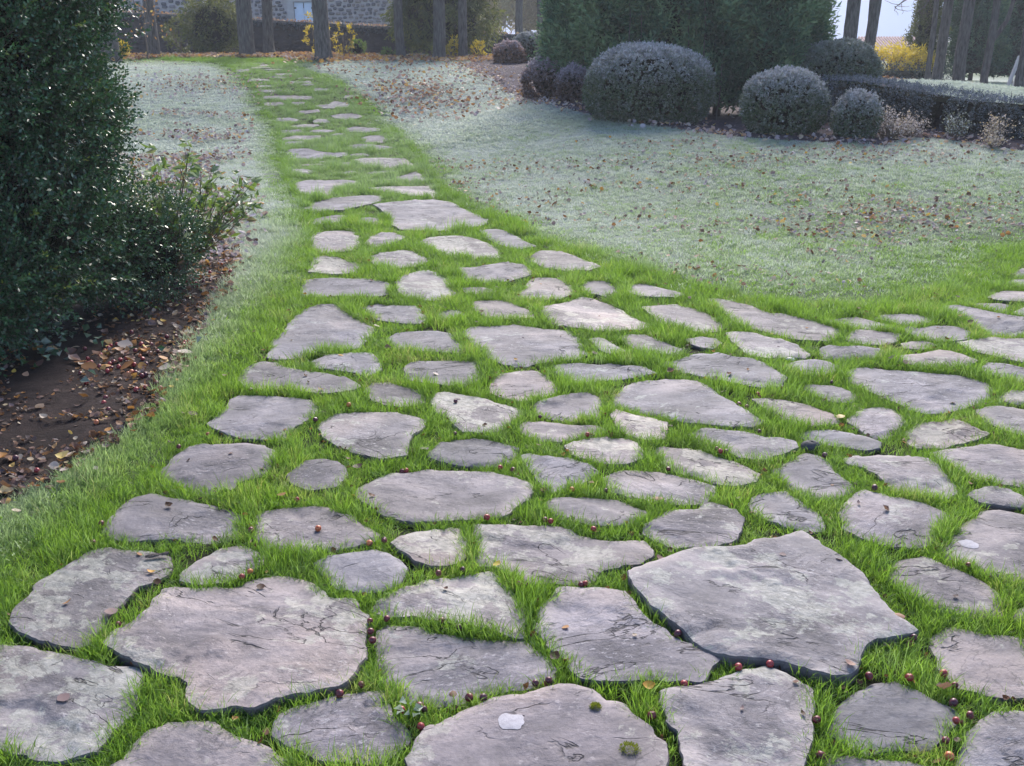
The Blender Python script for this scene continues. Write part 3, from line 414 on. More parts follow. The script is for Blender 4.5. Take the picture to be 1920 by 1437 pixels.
[(-1.884,9.640),(-1.635,9.765),(-1.490,10.006),(-1.379,10.281),(-1.337,10.611),(-1.495,10.779),(-1.724,10.707),(-1.905,10.583),(-2.020,10.293),(-2.044,9.884)],
[(-1.795,8.966),(-1.595,9.154),(-1.513,9.329),(-1.511,9.548),(-1.633,9.604),(-1.783,9.470),(-1.846,9.296)],
[(-1.412,9.092),(-1.284,8.891),(-1.147,9.049),(-1.226,9.364),(-1.376,9.452),(-1.442,9.270)],
[(-0.915,5.982),(-0.870,5.861),(-0.790,5.718),(-0.664,5.666),(-0.529,5.622),(-0.511,5.769),(-0.556,5.946),(-0.599,6.104),(-0.694,6.109),(-0.767,6.160),(-0.870,6.189),(-0.932,6.112)],
[(-0.449,5.844),(-0.354,5.754),(-0.284,5.874),(-0.323,6.000),(-0.388,6.025),(-0.456,5.962)],
[(-0.661,5.186),(-0.523,5.136),(-0.405,5.124),(-0.264,5.088),(-0.253,5.217),(-0.307,5.379),(-0.347,5.508),(-0.424,5.558),(-0.549,5.544),(-0.655,5.497),(-0.704,5.374)],
[(-0.285,6.394),(-0.129,6.355),(-0.090,6.499),(-0.225,6.567),(-0.355,6.533)],
[(-2.456,11.333),(-2.347,10.939),(-2.138,10.769),(-1.907,10.623),(-1.943,11.130),(-1.876,11.379),(-1.764,11.652),(-1.783,11.903),(-2.002,12.048),(-2.199,11.997),(-2.423,11.997),(-2.524,11.795)],
[(-1.420,10.986),(-1.222,10.826),(-1.083,10.663),(-0.908,10.634),(-0.839,10.412),(-0.758,10.450),(-0.815,10.932),(-0.891,11.319),(-1.027,11.361),(-1.215,11.349),(-1.432,11.330),(-1.653,11.259)],
[(-1.317,11.754),(-1.150,11.617),(-0.979,11.724),(-1.063,12.074),(-1.173,12.502),(-1.305,12.307),(-1.417,12.046)],
[(-3.080,14.070),(-2.828,13.885),(-2.449,13.921),(-2.271,14.113),(-2.291,14.335),(-2.505,14.430),(-2.728,14.711),(-3.000,15.075),(-3.255,15.158),(-3.304,14.893)],
[(-1.993,13.231),(-1.796,12.979),(-1.510,12.717),(-1.238,12.732),(-1.248,12.990),(-1.410,13.506),(-1.733,13.646),(-2.016,13.718),(-2.107,13.569)],
[(-2.739,12.569),(-2.491,12.455),(-2.438,12.728),(-2.598,12.979),(-2.850,13.020)],
[(-2.249,13.142),(-2.029,13.216),(-2.104,13.471),(-2.319,13.466)],
[(-2.127,12.383),(-1.863,12.472),(-1.961,12.736),(-2.194,12.709)],
[(-2.233,14.690),(-1.842,14.313),(-1.613,14.403),(-1.846,14.678),(-2.210,15.116),(-2.525,15.177)],
[(-2.165,15.252),(-1.884,14.969),(-1.802,15.202),(-1.978,15.788),(-2.196,15.913),(-2.309,15.703)],
[(-2.623,16.655),(-2.302,16.290),(-2.038,16.295),(-2.214,16.976),(-2.374,17.094),(-2.658,17.346),(-2.822,17.070)],
[(-3.556,15.947),(-3.320,15.931),(-2.987,16.043),(-3.035,16.416),(-3.427,16.477),(-3.624,16.241)],
[(-3.759,16.737),(-3.384,16.862),(-3.503,17.202),(-3.846,17.104)],
[(-4.073,17.861),(-3.765,17.821),(-3.704,18.051),(-3.908,18.277),(-4.142,18.205)],
[(-3.393,17.698),(-3.108,17.777),(-3.225,18.035),(-3.460,18.014)],
[(-3.115,18.190),(-2.838,17.974),(-2.614,18.133),(-2.724,18.450),(-3.026,18.535),(-3.247,18.463)],
[(-3.599,19.176),(-3.295,19.049),(-2.918,19.117),(-3.054,19.525),(-3.361,19.668),(-3.428,19.491),(-3.678,19.397)],
[(-3.789,18.604),(-3.436,18.701),(-3.543,18.978),(-3.891,18.899)],
[(-4.767,19.930),(-4.365,19.862),(-3.747,19.939),(-3.873,20.268),(-4.445,20.368),(-4.834,20.251)],
[(-4.575,19.236),(-4.204,19.398),(-4.347,19.680),(-4.674,19.573)],
[(-4.128,19.377),(-3.868,19.403),(-3.917,19.664),(-4.167,19.651)],
[(-4.571,21.521),(-4.084,21.606),(-4.241,21.979),(-4.671,21.913)],
[(-5.485,21.785),(-5.032,22.004),(-5.255,22.342),(-5.617,22.212)],
[(-5.172,21.017),(-4.839,21.128),(-4.886,21.468),(-5.236,21.344)],
[(-6.162,23.280),(-5.812,23.435),(-5.910,23.874),(-6.262,23.718)],
[(-3.412,15.459),(-3.107,15.537),(-3.214,15.849),(-3.484,15.796)],
[(-3.948,20.696),(-3.617,20.675),(-3.636,21.001),(-3.986,21.023)],
[(-2.224,13.981),(-1.938,13.930),(-2.023,14.219),(-2.243,14.231)],
[(-3.226,19.925),(-2.928,19.863),(-2.958,20.146),(-3.246,20.205)],
[(-4.920,20.530),(-4.597,20.646),(-4.715,20.929),(-5.010,20.834)],
[(-5.109,22.678),(-4.747,22.770),(-4.822,23.153),(-5.211,23.063)],
[(1.456,2.503),(1.499,2.480),(1.552,2.547),(1.529,2.594),(1.484,2.577),(1.452,2.534)],
[(-1.608,12.010),(-1.689,11.983),(-1.690,11.848),(-1.634,11.770),(-1.498,11.796),(-1.418,11.835),(-1.430,11.942),(-1.467,12.023)],
[(-1.339,12.457),(-1.327,12.598),(-1.466,12.634),(-1.709,12.621),(-1.801,12.525),(-1.717,12.405),(-1.458,12.401)],
[(-2.596,13.440),(-2.724,13.404),(-2.758,13.337),(-2.733,13.254),(-2.606,13.237),(-2.493,13.262),(-2.457,13.330),(-2.474,13.413)],
[(-2.512,13.727),(-2.601,13.702),(-2.647,13.632),(-2.622,13.546),(-2.540,13.511),(-2.384,13.511),(-2.332,13.561),(-2.315,13.669),(-2.377,13.734)],
[(-2.627,16.435),(-2.642,16.578),(-2.717,16.613),(-2.861,16.631),(-2.903,16.518),(-2.871,16.417),(-2.728,16.374)],
[(-3.329,16.943),(-3.289,16.816),(-3.098,16.766),(-2.914,16.825),(-2.880,16.952),(-3.002,17.037),(-3.230,17.006)],
[(-3.307,17.570),(-3.535,17.608),(-3.705,17.562),(-3.778,17.425),(-3.644,17.342),(-3.375,17.340),(-3.247,17.434)],
[(-4.335,21.369),(-4.207,21.350),(-4.054,21.365),(-4.018,21.454),(-4.076,21.521),(-4.259,21.510),(-4.340,21.473)],
[(-4.574,22.420),(-4.570,22.321),(-4.482,22.259),(-4.268,22.278),(-4.153,22.300),(-4.147,22.399),(-4.249,22.464),(-4.473,22.466)],
[(-5.161,22.626),(-5.257,22.582),(-5.222,22.496),(-5.134,22.466),(-4.918,22.437),(-4.817,22.489),(-4.755,22.563),(-4.808,22.622),(-4.970,22.655)],
[(-5.500,23.442),(-5.418,23.411),(-5.281,23.420),(-5.207,23.452),(-5.206,23.536),(-5.257,23.580),(-5.389,23.588),(-5.489,23.573),(-5.517,23.511)],
[(-5.266,23.762),(-5.166,23.822),(-5.195,23.928),(-5.346,23.961),(-5.555,23.949),(-5.627,23.870),(-5.612,23.771),(-5.460,23.733)],
[(-5.420,24.171),(-5.564,24.233),(-5.850,24.249),(-5.982,24.150),(-5.950,24.025),(-5.687,23.970),(-5.468,24.036)],
[(-6.049,24.507),(-6.089,24.459),(-6.065,24.374),(-5.982,24.339),(-5.795,24.335),(-5.706,24.374),(-5.704,24.463),(-5.732,24.510),(-5.886,24.534)],
[(-6.009,24.611),(-5.917,24.575),(-5.756,24.579),(-5.699,24.657),(-5.688,24.785),(-5.789,24.841),(-5.961,24.798),(-6.031,24.748)],
[(-6.221,25.141),(-6.248,25.080),(-6.216,25.011),(-6.096,24.966),(-5.916,24.983),(-5.878,25.055),(-5.888,25.143),(-6.035,25.155)],
[(-1.679,0.906),(-1.811,0.855),(-1.814,0.732),(-1.722,0.611),(-1.568,0.623),(-1.505,0.747),(-1.548,0.876)],
[(-1.492,1.663),(-1.546,1.806),(-1.675,1.855),(-1.813,1.826),(-1.896,1.711),(-1.930,1.584),(-1.803,1.439),(-1.651,1.440),(-1.510,1.541)],
[(-1.730,2.538),(-1.791,2.439),(-1.732,2.329),(-1.632,2.240),(-1.499,2.298),(-1.447,2.398),(-1.475,2.502),(-1.589,2.599)],
[(-1.415,0.772),(-1.372,0.634),(-1.223,0.531),(-1.079,0.638),(-0.956,0.768),(-1.028,0.915),(-1.218,0.995),(-1.399,0.935)],
[(-1.535,1.301),(-1.616,1.193),(-1.590,1.065),(-1.485,1.008),(-1.339,0.995),(-1.298,1.107),(-1.270,1.238),(-1.406,1.326)],
[(-1.108,1.514),(-1.053,1.671),(-1.148,1.834),(-1.319,1.823),(-1.467,1.722),(-1.439,1.549),(-1.292,1.479)],
[(-1.431,1.900),(-1.330,1.988),(-1.363,2.095),(-1.418,2.183),(-1.515,2.223),(-1.602,2.150),(-1.691,2.071),(-1.631,1.970),(-1.541,1.882)],
[(-0.605,0.935),(-0.736,0.963),(-0.845,0.937),(-0.963,0.856),(-0.977,0.746),(-0.884,0.651),(-0.762,0.626),(-0.641,0.609),(-0.577,0.719),(-0.560,0.838)],
[(-0.965,0.904),(-0.851,1.064),(-0.845,1.258),(-1.011,1.378),(-1.237,1.281),(-1.294,1.121),(-1.187,0.952)],
[(-0.591,1.470),(-0.552,1.558),(-0.543,1.653),(-0.631,1.716),(-0.739,1.731),(-0.847,1.677),(-0.868,1.596),(-0.839,1.491),(-0.774,1.431),(-0.668,1.427)],
[(-0.443,0.870),(-0.447,0.716),(-0.356,0.653),(-0.205,0.650),(-0.165,0.782),(-0.209,0.915),(-0.346,0.957)],
[(-0.557,1.413),(-0.643,1.309),(-0.710,1.178),(-0.627,1.044),(-0.470,0.992),(-0.317,1.056),(-0.229,1.132),(-0.215,1.278),(-0.298,1.406),(-0.428,1.412)],
[(-0.457,1.472),(-0.330,1.447),(-0.192,1.482),(-0.165,1.610),(-0.260,1.700),(-0.385,1.727),(-0.507,1.616)],
[(0.093,0.699),(0.236,0.692),(0.374,0.780),(0.388,0.924),(0.240,1.030),(0.083,0.999),(-0.014,0.844)],
[(-0.094,1.042),(0.068,1.022),(0.210,1.129),(0.239,1.287),(0.103,1.386),(-0.063,1.402),(-0.230,1.333),(-0.225,1.170)],
[(0.272,1.480),(0.364,1.557),(0.372,1.661),(0.290,1.763),(0.189,1.750),(0.103,1.684),(0.064,1.573),(0.153,1.499)],
[(0.156,1.252),(0.139,1.103),(0.256,1.010),(0.382,1.029),(0.526,1.037),(0.543,1.165),(0.577,1.303),(0.462,1.380),(0.326,1.416),(0.175,1.348)],
[(0.777,1.449),(0.801,1.612),(0.737,1.769),(0.552,1.751),(0.449,1.623),(0.430,1.464),(0.618,1.347)],
[(1.038,0.926),(0.941,0.879),(0.842,0.776),(0.924,0.658),(1.012,0.599),(1.153,0.626),(1.272,0.685),(1.264,0.812),(1.187,0.911)],
[(0.835,1.391),(0.741,1.292),(0.707,1.200),(0.708,1.074),(0.802,0.979),(0.930,1.008),(1.052,1.083),(1.079,1.174),(1.061,1.290),(0.968,1.363)],
[(0.949,1.567),(1.024,1.494),(1.097,1.447),(1.205,1.458),(1.261,1.523),(1.297,1.613),(1.245,1.703),(1.146,1.729),(1.049,1.703),(0.979,1.666)],
[(1.500,0.932),(1.372,0.893),(1.324,0.755),(1.398,0.655),(1.554,0.621),(1.653,0.683),(1.734,0.804),(1.620,0.922)],
[(1.182,1.043),(1.323,1.048),(1.474,1.065),(1.472,1.200),(1.437,1.332),(1.336,1.407),(1.209,1.400),(1.094,1.286),(1.132,1.158)],
[(1.770,1.505),(1.799,1.615),(1.788,1.730),(1.656,1.783),(1.515,1.763),(1.409,1.686),(1.427,1.572),(1.442,1.442),(1.566,1.369),(1.706,1.430)],
[(1.969,0.659),(2.118,0.667),(2.218,0.737),(2.269,0.843),(2.248,0.971),(2.110,1.035),(1.983,1.058),(1.878,0.988),(1.814,0.853),(1.864,0.736)],
[(1.795,1.038),(1.933,1.080),(2.038,1.224),(1.942,1.367),(1.806,1.435),(1.672,1.363),(1.604,1.233),(1.641,1.113)],
[(1.839,1.541),(1.869,1.468),(1.977,1.395),(2.082,1.448),(2.149,1.499),(2.166,1.602),(2.121,1.688),(2.017,1.738),(1.918,1.697),(1.862,1.644)],
[(1.590,1.872),(1.710,1.757),(1.879,1.724),(2.034,1.795),(2.050,1.953),(2.012,2.082),(1.881,2.137),(1.721,2.137),(1.640,2.018)],
[(1.813,2.484),(1.798,2.325),(1.858,2.193),(2.008,2.129),(2.158,2.201),(2.270,2.300),(2.236,2.436),(2.115,2.554),(1.947,2.556)],
[(2.020,3.111),(2.106,3.136),(2.167,3.201),(2.135,3.282),(2.096,3.361),(2.008,3.363),(1.929,3.343),(1.878,3.272),(1.886,3.185),(1.926,3.116)],
[(2.426,0.556),(2.590,0.600),(2.694,0.665),(2.716,0.793),(2.660,0.893),(2.513,0.928),(2.366,0.926),(2.332,0.791),(2.350,0.648)],
[(2.428,1.269),(2.279,1.396),(2.106,1.388),(1.989,1.302),(1.979,1.143),(2.080,1.019),(2.249,1.009),(2.367,1.125)],
[(2.454,1.369),(2.597,1.427),(2.648,1.568),(2.565,1.703),(2.408,1.693),(2.332,1.596),(2.317,1.469)],
[(2.207,1.845),(2.322,1.887),(2.419,1.948),(2.473,2.074),(2.394,2.194),(2.298,2.227),(2.182,2.249),(2.065,2.169),(2.075,2.045),(2.113,1.932)],
[(2.430,2.206),(2.556,2.225),(2.615,2.366),(2.595,2.508),(2.435,2.579),(2.273,2.499),(2.196,2.370),(2.286,2.219)],
[(2.164,2.641),(2.277,2.604),(2.390,2.627),(2.457,2.690),(2.506,2.793),(2.436,2.888),(2.337,2.937),(2.209,2.906),(2.115,2.830),(2.144,2.734)],
[(2.251,3.242),(2.321,3.108),(2.405,3.004),(2.533,2.993),(2.633,3.112),(2.710,3.228),(2.626,3.338),(2.479,3.417),(2.360,3.372)],
[(2.528,3.961),(2.554,4.008),(2.559,4.080),(2.542,4.136),(2.461,4.165),(2.382,4.142),(2.346,4.091),(2.344,4.024),(2.371,3.964),(2.444,3.958)],
[(2.674,1.002),(2.811,1.011),(2.932,1.143),(2.865,1.270),(2.720,1.331),(2.566,1.262),(2.567,1.111)],
[(2.901,1.844),(2.778,1.755),(2.732,1.638),(2.763,1.494),(2.881,1.397),(3.030,1.439),(3.171,1.540),(3.156,1.697),(3.072,1.835)],
[(2.803,2.051),(2.720,2.116),(2.629,2.099),(2.541,2.006),(2.546,1.919),(2.612,1.828),(2.685,1.800),(2.791,1.807),(2.838,1.888),(2.847,1.986)],
[(3.115,2.285),(3.105,2.410),(3.015,2.497),(2.891,2.537),(2.769,2.480),(2.760,2.366),(2.780,2.240),(2.876,2.199),(3.004,2.188)],
[(2.693,2.639),(2.809,2.662),(2.870,2.767),(2.861,2.876),(2.801,2.954),(2.712,3.014),(2.590,2.973),(2.541,2.877),(2.525,2.786),(2.596,2.690)],
[(3.039,3.362),(2.927,3.459),(2.806,3.384),(2.705,3.259),(2.790,3.142),(2.915,3.070),(3.055,3.134),(3.117,3.247)],
[(2.654,3.428),(2.813,3.433),(2.909,3.537),(2.857,3.674),(2.718,3.730),(2.593,3.649),(2.542,3.526)],
[(3.174,4.018),(3.125,4.135),(2.944,4.222),(2.779,4.113),(2.747,3.944),(2.859,3.834),(3.018,3.790),(3.194,3.849)],
[(2.630,4.287),(2.788,4.311),(2.904,4.396),(2.860,4.534),(2.723,4.589),(2.598,4.549),(2.547,4.407)],
[(3.455,0.667),(3.556,0.751),(3.614,0.880),(3.523,0.981),(3.366,1.052),(3.221,0.987),(3.157,0.847),(3.214,0.729),(3.320,0.637)],
[(3.334,1.001),(3.470,1.103),(3.446,1.285),(3.293,1.395),(3.102,1.367),(2.997,1.233),(2.977,1.075),(3.138,0.962)],
[(3.487,1.752),(3.320,1.769),(3.215,1.621),(3.259,1.486),(3.408,1.400),(3.531,1.497),(3.595,1.634)],
[(3.069,2.131),(2.965,2.076),(2.973,1.979),(3.026,1.897),(3.109,1.826),(3.215,1.845),(3.304,1.921),(3.302,2.023),(3.242,2.099),(3.163,2.155)],
[(3.211,2.380),(3.297,2.256),(3.440,2.246),(3.563,2.296),(3.599,2.413),(3.574,2.549),(3.470,2.623),(3.319,2.602),(3.198,2.507)],
[(3.259,2.855),(3.198,2.909),(3.099,2.918),(2.991,2.843),(2.991,2.759),(3.013,2.676),(3.081,2.631),(3.195,2.625),(3.295,2.657),(3.317,2.755)],
[(3.462,3.377),(3.286,3.407),(3.167,3.260),(3.233,3.089),(3.382,3.031),(3.515,3.097),(3.573,3.261)],
[(3.172,3.722),(3.065,3.709),(2.995,3.614),(2.992,3.498),(3.075,3.409),(3.211,3.388),(3.312,3.454),(3.344,3.581),(3.286,3.678)],
[(3.304,4.101),(3.241,3.957),(3.346,3.852),(3.501,3.826),(3.612,3.959),(3.567,4.110),(3.433,4.180)],
[(3.177,4.641),(2.987,4.612),(2.925,4.462),(2.949,4.291),(3.132,4.249),(3.260,4.365),(3.271,4.516)],
[(3.294,4.659),(3.443,4.590),(3.588,4.631),(3.626,4.740),(3.656,4.879),(3.526,4.952),(3.390,4.980),(3.278,4.879),(3.252,4.764)],
[(3.108,5.049),(3.207,5.052),(3.299,5.100),(3.345,5.192),(3.286,5.278),(3.208,5.324),(3.115,5.362),(3.040,5.302),(3.019,5.205),(3.033,5.106)],
[(3.195,5.449),(3.320,5.368),(3.466,5.433),(3.513,5.568),(3.402,5.687),(3.268,5.670),(3.157,5.585)],
[(3.792,1.206),(3.793,1.317),(3.655,1.413),(3.501,1.371),(3.411,1.273),(3.428,1.145),(3.516,1.046),(3.635,1.004),(3.771,1.099)],
[(3.685,1.598),(3.781,1.479),(3.965,1.417),(4.093,1.559),(4.077,1.730),(3.927,1.802),(3.762,1.777)],
[(3.336,1.971),(3.468,1.887),(3.597,1.831),(3.708,1.906),(3.792,1.997),(3.793,2.125),(3.695,2.239),(3.565,2.258),(3.435,2.228),(3.366,2.110)],
[(3.582,2.330),(3.681,2.206),(3.860,2.193),(3.970,2.328),(3.958,2.473),(3.785,2.560),(3.628,2.479)],
[(3.600,2.556),(3.781,2.600),(3.842,2.744),(3.781,2.911),(3.604,2.950),(3.475,2.824),(3.445,2.653)],
[(3.914,3.378),(3.803,3.369),(3.687,3.283),(3.681,3.184),(3.696,3.094),(3.816,2.996),(3.950,3.045),(4.039,3.114),(4.073,3.213),(4.016,3.308)],
[(3.867,3.497),(3.863,3.635),(3.738,3.794),(3.577,3.755),(3.422,3.674),(3.452,3.512),(3.530,3.424),(3.703,3.395)],
[(3.998,4.162),(3.867,4.194),(3.772,4.176),(3.705,4.040),(3.738,3.923),(3.839,3.833),(3.978,3.844),(4.096,3.946),(4.082,4.081)],
[(3.519,4.371),(3.564,4.266),(3.667,4.248),(3.778,4.262),(3.829,4.362),(3.842,4.471),(3.737,4.545),(3.627,4.578),(3.498,4.500)],
[(3.769,4.861),(3.756,4.746),(3.824,4.649),(3.973,4.661),(4.078,4.723),(4.088,4.860),(3.970,4.930),(3.841,4.966)],
[(3.566,5.397),(3.462,5.311),(3.431,5.182),(3.455,5.069),(3.595,4.996),(3.719,5.036),(3.810,5.097),(3.849,5.202),(3.834,5.299),(3.694,5.354)],
[(3.993,5.573),(3.967,5.691),(3.845,5.758),(3.717,5.728),(3.676,5.593),(3.711,5.460),(3.824,5.388),(3.941,5.444)],
[(3.467,5.994),(3.474,5.875),(3.555,5.774),(3.701,5.755),(3.819,5.825),(3.909,5.919),(3.873,6.047),(3.785,6.119),(3.647,6.140),(3.502,6.134)],
[(3.840,6.274),(3.962,6.215),(4.052,6.300),(4.079,6.439),(4.018,6.560),(3.865,6.588),(3.782,6.476),(3.751,6.349)],
[(4.158,2.950),(4.039,2.943),(3.991,2.862),(3.949,2.763),(4.022,2.686),(4.107,2.652),(4.217,2.637),(4.276,2.733),(4.334,2.826),(4.264,2.921)],
[(4.331,3.004),(4.521,3.031),(4.548,3.224),(4.494,3.354),(4.270,3.415),(4.148,3.270),(4.177,3.085)],
[(4.047,3.413),(4.168,3.428),(4.305,3.462),(4.328,3.594),(4.295,3.719),(4.164,3.753),(4.040,3.747),(3.953,3.643),(3.946,3.526)],
[(4.169,4.006),(4.212,3.915),(4.300,3.882),(4.398,3.889),(4.491,3.982),(4.485,4.076),(4.380,4.133),(4.277,4.141),(4.189,4.112)],
[(3.921,4.227),(4.096,4.132),(4.287,4.233),(4.326,4.429),(4.176,4.564),(3.978,4.536),(3.843,4.406)],
[(4.341,5.027),(4.184,4.911),(4.142,4.722),(4.299,4.561),(4.478,4.607),(4.588,4.762),(4.540,4.967)],
[(4.256,5.358),(4.136,5.411),(4.024,5.376),(3.965,5.274),(3.953,5.147),(4.046,5.057),(4.169,5.084),(4.276,5.136),(4.311,5.249)],
[(4.140,5.465),(4.264,5.411),(4.373,5.416),(4.459,5.520),(4.473,5.638),(4.356,5.730),(4.249,5.751),(4.157,5.688),(4.106,5.567)],
[(4.073,6.118),(3.961,6.063),(3.939,5.940),(4.004,5.834),(4.158,5.837),(4.252,5.950),(4.223,6.091)],
[(4.372,6.650),(4.229,6.593),(4.147,6.498),(4.164,6.376),(4.286,6.282),(4.418,6.274),(4.547,6.326),(4.583,6.467),(4.509,6.604)],
[(3.962,6.692),(4.035,6.602),(4.196,6.595),(4.347,6.664),(4.338,6.811),(4.221,6.938),(4.071,6.907),(3.967,6.831)],
[(4.235,7.341),(4.138,7.281),(4.043,7.200),(4.058,7.098),(4.129,7.009),(4.252,6.950),(4.390,6.988),(4.447,7.101),(4.466,7.220),(4.356,7.304)],
[(4.452,4.543),(4.291,4.491),(4.227,4.343),(4.331,4.187),(4.492,4.172),(4.666,4.213),(4.730,4.386),(4.600,4.511)],
[(4.540,5.330),(4.410,5.278),(4.372,5.141),(4.483,5.031),(4.633,5.056),(4.684,5.160),(4.689,5.277)],
[(5.041,5.598),(5.033,5.765),(4.838,5.822),(4.675,5.777),(4.595,5.597),(4.754,5.466),(4.921,5.472)],
[(4.615,6.107),(4.484,6.192),(4.348,6.142),(4.301,5.999),(4.353,5.873),(4.471,5.796),(4.613,5.845),(4.672,5.987)],
[(4.548,6.441),(4.558,6.326),(4.676,6.279),(4.803,6.270),(4.871,6.344),(4.869,6.468),(4.812,6.587),(4.700,6.608),(4.602,6.545)],
[(4.503,6.631),(4.637,6.640),(4.709,6.763),(4.721,6.887),(4.607,6.989),(4.460,7.009),(4.354,6.974),(4.258,6.858),(4.244,6.713),(4.369,6.641)],
[(4.763,7.403),(4.599,7.386),(4.515,7.275),(4.520,7.116),(4.666,7.057),(4.824,7.084),(4.892,7.188),(4.902,7.337)],
[(4.532,7.408),(4.709,7.463),(4.797,7.648),(4.710,7.808),(4.510,7.813),(4.312,7.722),(4.350,7.509)]]
STONE_UP=[0.016,0.016,0.016,0.016,0.024,0.016,0.016,0.016,0.016,0.016,0.016,0.016,0.022,0.044,0.024,0.028,0.016,0.016,0.016,0.016,0.016,0.016,0.016,0.016,0.016,0.016,0.016,0.016,0.016,0.016,0.016,0.016,0.016,0.016,0.016,0.016,0.016,0.016,0.016,0.016,0.016,0.016,0.016,0.016,0.016,0.016,0.016,0.016,0.016,0.016,0.016,0.016,0.016,0.016,0.016,0.016,0.016,0.016,0.016,0.016,0.016,0.016,0.016,0.016,0.016,0.016,0.016,0.016,0.016,0.016,0.016,0.016,0.016,0.016,0.016,0.016,0.016,0.016,0.016,0.016,0.016,0.016,0.016,0.016,0.016,0.016,0.016,0.016,0.016,0.016,0.016,0.016,0.016,0.016,0.016,0.016,0.016,0.016,0.016,0.016,0.016,0.016,0.016,0.016,0.016,0.016,0.016,0.016,0.016,0.016,0.016,0.016,0.016,0.016,0.016,0.016,0.016,0.016,0.016,0.016,0.016,0.016,0.016,0.016,0.016,0.016,0.016,0.016,0.016,0.016,0.016,0.016,0.016,0.016,0.016,0.016,0.016,0.016,0.016,0.016,0.016,0.016,0.016,0.016,0.016,0.016,0.016,0.016,0.016,0.016,0.016,0.016,0.016,0.016,0.016,0.016,0.016,0.020,0.020,0.020,0.020,0.020,0.020,0.020,0.020,0.020,0.020,0.020,0.020,0.020,0.020,0.020,0.020,0.020,0.020,0.020,0.020,0.020,0.020,0.020,0.020,0.020,0.020,0.020,0.020,0.020,0.020,0.020,0.020,0.020,0.020,0.020,0.020,0.020,0.020,0.020,0.020,0.020,0.020,0.020,0.020,0.020,0.020,0.020,0.020,0.020,0.020,0.020,0.020,0.020,0.020,0.020,0.020,0.020,0.020,0.020,0.020,0.020,0.020,0.020,0.020,0.020,0.020,0.020,0.020,0.020,0.020,0.020,0.020,0.020,0.020,0.020,0.020,0.020,0.020,0.020,0.020,0.020,0.020,0.020,0.020,0.020,0.020,0.020,0.020,0.020,0.020,0.020,0.020,0.020,0.020]
APPLES=[(-1.117,2.472,0),(-0.834,2.736,0),(-0.816,2.767,0),(-0.658,3.064,0),(-1.405,3.094,0),(-0.467,2.952,0),(-0.423,2.975,0),(-0.405,2.489,0),(-0.396,2.434,0),(-0.385,2.389,0),(-0.387,2.190,0),(-0.437,2.153,0),(-1.379,2.957,0),(-0.881,3.045,0),(0.221,3.368,0),(0.345,3.359,0),(0.114,3.121,0),(0.133,3.111,0),(0.276,3.053,0),(0.022,2.688,0),(0.223,2.696,0),(0.210,2.690,0),(-0.087,3.138,0),(-0.200,2.490,0),(-0.358,2.499,0),(-0.150,2.456,0),(-0.469,2.953,0),(-0.422,2.970,0),(-0.228,2.756,0),(-0.154,2.781,0),(-0.108,2.135,0),(-0.072,2.135,0),(0.060,2.197,0),(0.095,2.208,0),(-0.230,2.099,0),(0.462,2.422,0),(-0.258,4.316,0),(-0.239,3.922,0),(-0.412,3.587,0),(-0.427,3.578,0),(0.003,3.543,0),(-0.045,3.569,0),(0.123,4.120,0),(0.316,3.906,0),(0.837,3.728,0),(0.829,3.757,0),(0.860,3.728,0),(0.603,3.557,0),(1.543,4.587,0),(1.058,4.243,0),(1.031,4.284,0),(1.148,4.419,0),(1.244,3.686,0),(1.339,3.381,0),(1.044,3.945,0),(1.342,3.390,0),(1.439,2.806,0),(1.103,2.114,0),(1.124,2.066,0),(1.032,2.218,0),(0.930,2.226,0),(1.115,2.404,0),(1.082,2.046,0),(0.713,1.921,0),(1.138,2.189,0),(1.011,1.916,0),(1.128,2.236,0),(0.743,2.049,0),(1.027,1.973,0),(-0.220,2.024,0),(-0.273,2.087,0),(-0.231,2.100,0),(-0.217,2.090,0),(0.443,2.192,0),(0.684,2.276,0),(0.598,2.264,0),(0.343,2.064,0),(0.743,2.049,0),(0.716,1.920,0),(-1.354,3.775,0),(-0.412,3.587,0),(-0.738,4.266,0),(-1.233,4.474,0),(-0.855,4.079,0),(-0.659,3.069,0),(-0.775,3.285,0),(-1.276,3.914,0),(-2.035,5.073,1),(-1.996,5.090,1),(-1.943,5.008,1),(-1.901,5.041,1),(-1.910,4.954,1),(-1.994,4.960,1),(-2.040,4.897,1),(-1.985,4.821,1),(-2.015,4.800,1),(-1.901,4.718,1),(-1.868,4.732,1),(-1.888,4.732,1),(-1.806,4.695,1),(-1.817,4.675,1),(-1.707,4.563,1),(-1.742,4.509,1),(-1.772,4.469,1),(-1.877,4.366,1),(-1.857,4.292,1),(-1.804,4.208,1),(-1.795,4.048,1),(-1.953,5.208,1),(-1.777,5.209,1),(-2.135,4.718,1),(-1.824,3.538,1),(-1.961,3.655,1),(-1.355,3.770,1),(-2.133,7.367,1),(-2.041,6.905,1),(-2.012,6.993,1),(-1.968,7.052,1),(-1.966,7.175,1),(-2.213,6.682,1),(-2.196,6.709,1),(-2.093,7.270,1),(-1.834,6.394,1),(-2.125,7.238,1),(-2.218,7.400,1),(-1.667,4.496,1),(-2.051,4.577,1),(-1.617,4.704,1),(-1.229,4.469,1)]
PATH_L=[(-8.70,26.08),(-6.89,25.24),(-5.52,22.15),(-4.75,19.73),(-3.93,17.32),(-3.26,14.58),(-2.60,11.93),(-2.10,10.34),(-1.74,8.57),(-1.48,6.93),(-1.47,5.81),(-1.42,4.80),(-1.38,4.20),(-1.40,3.61),(-1.46,3.24),(-1.54,2.85),(-1.53,2.63),(-1.59,2.31)]
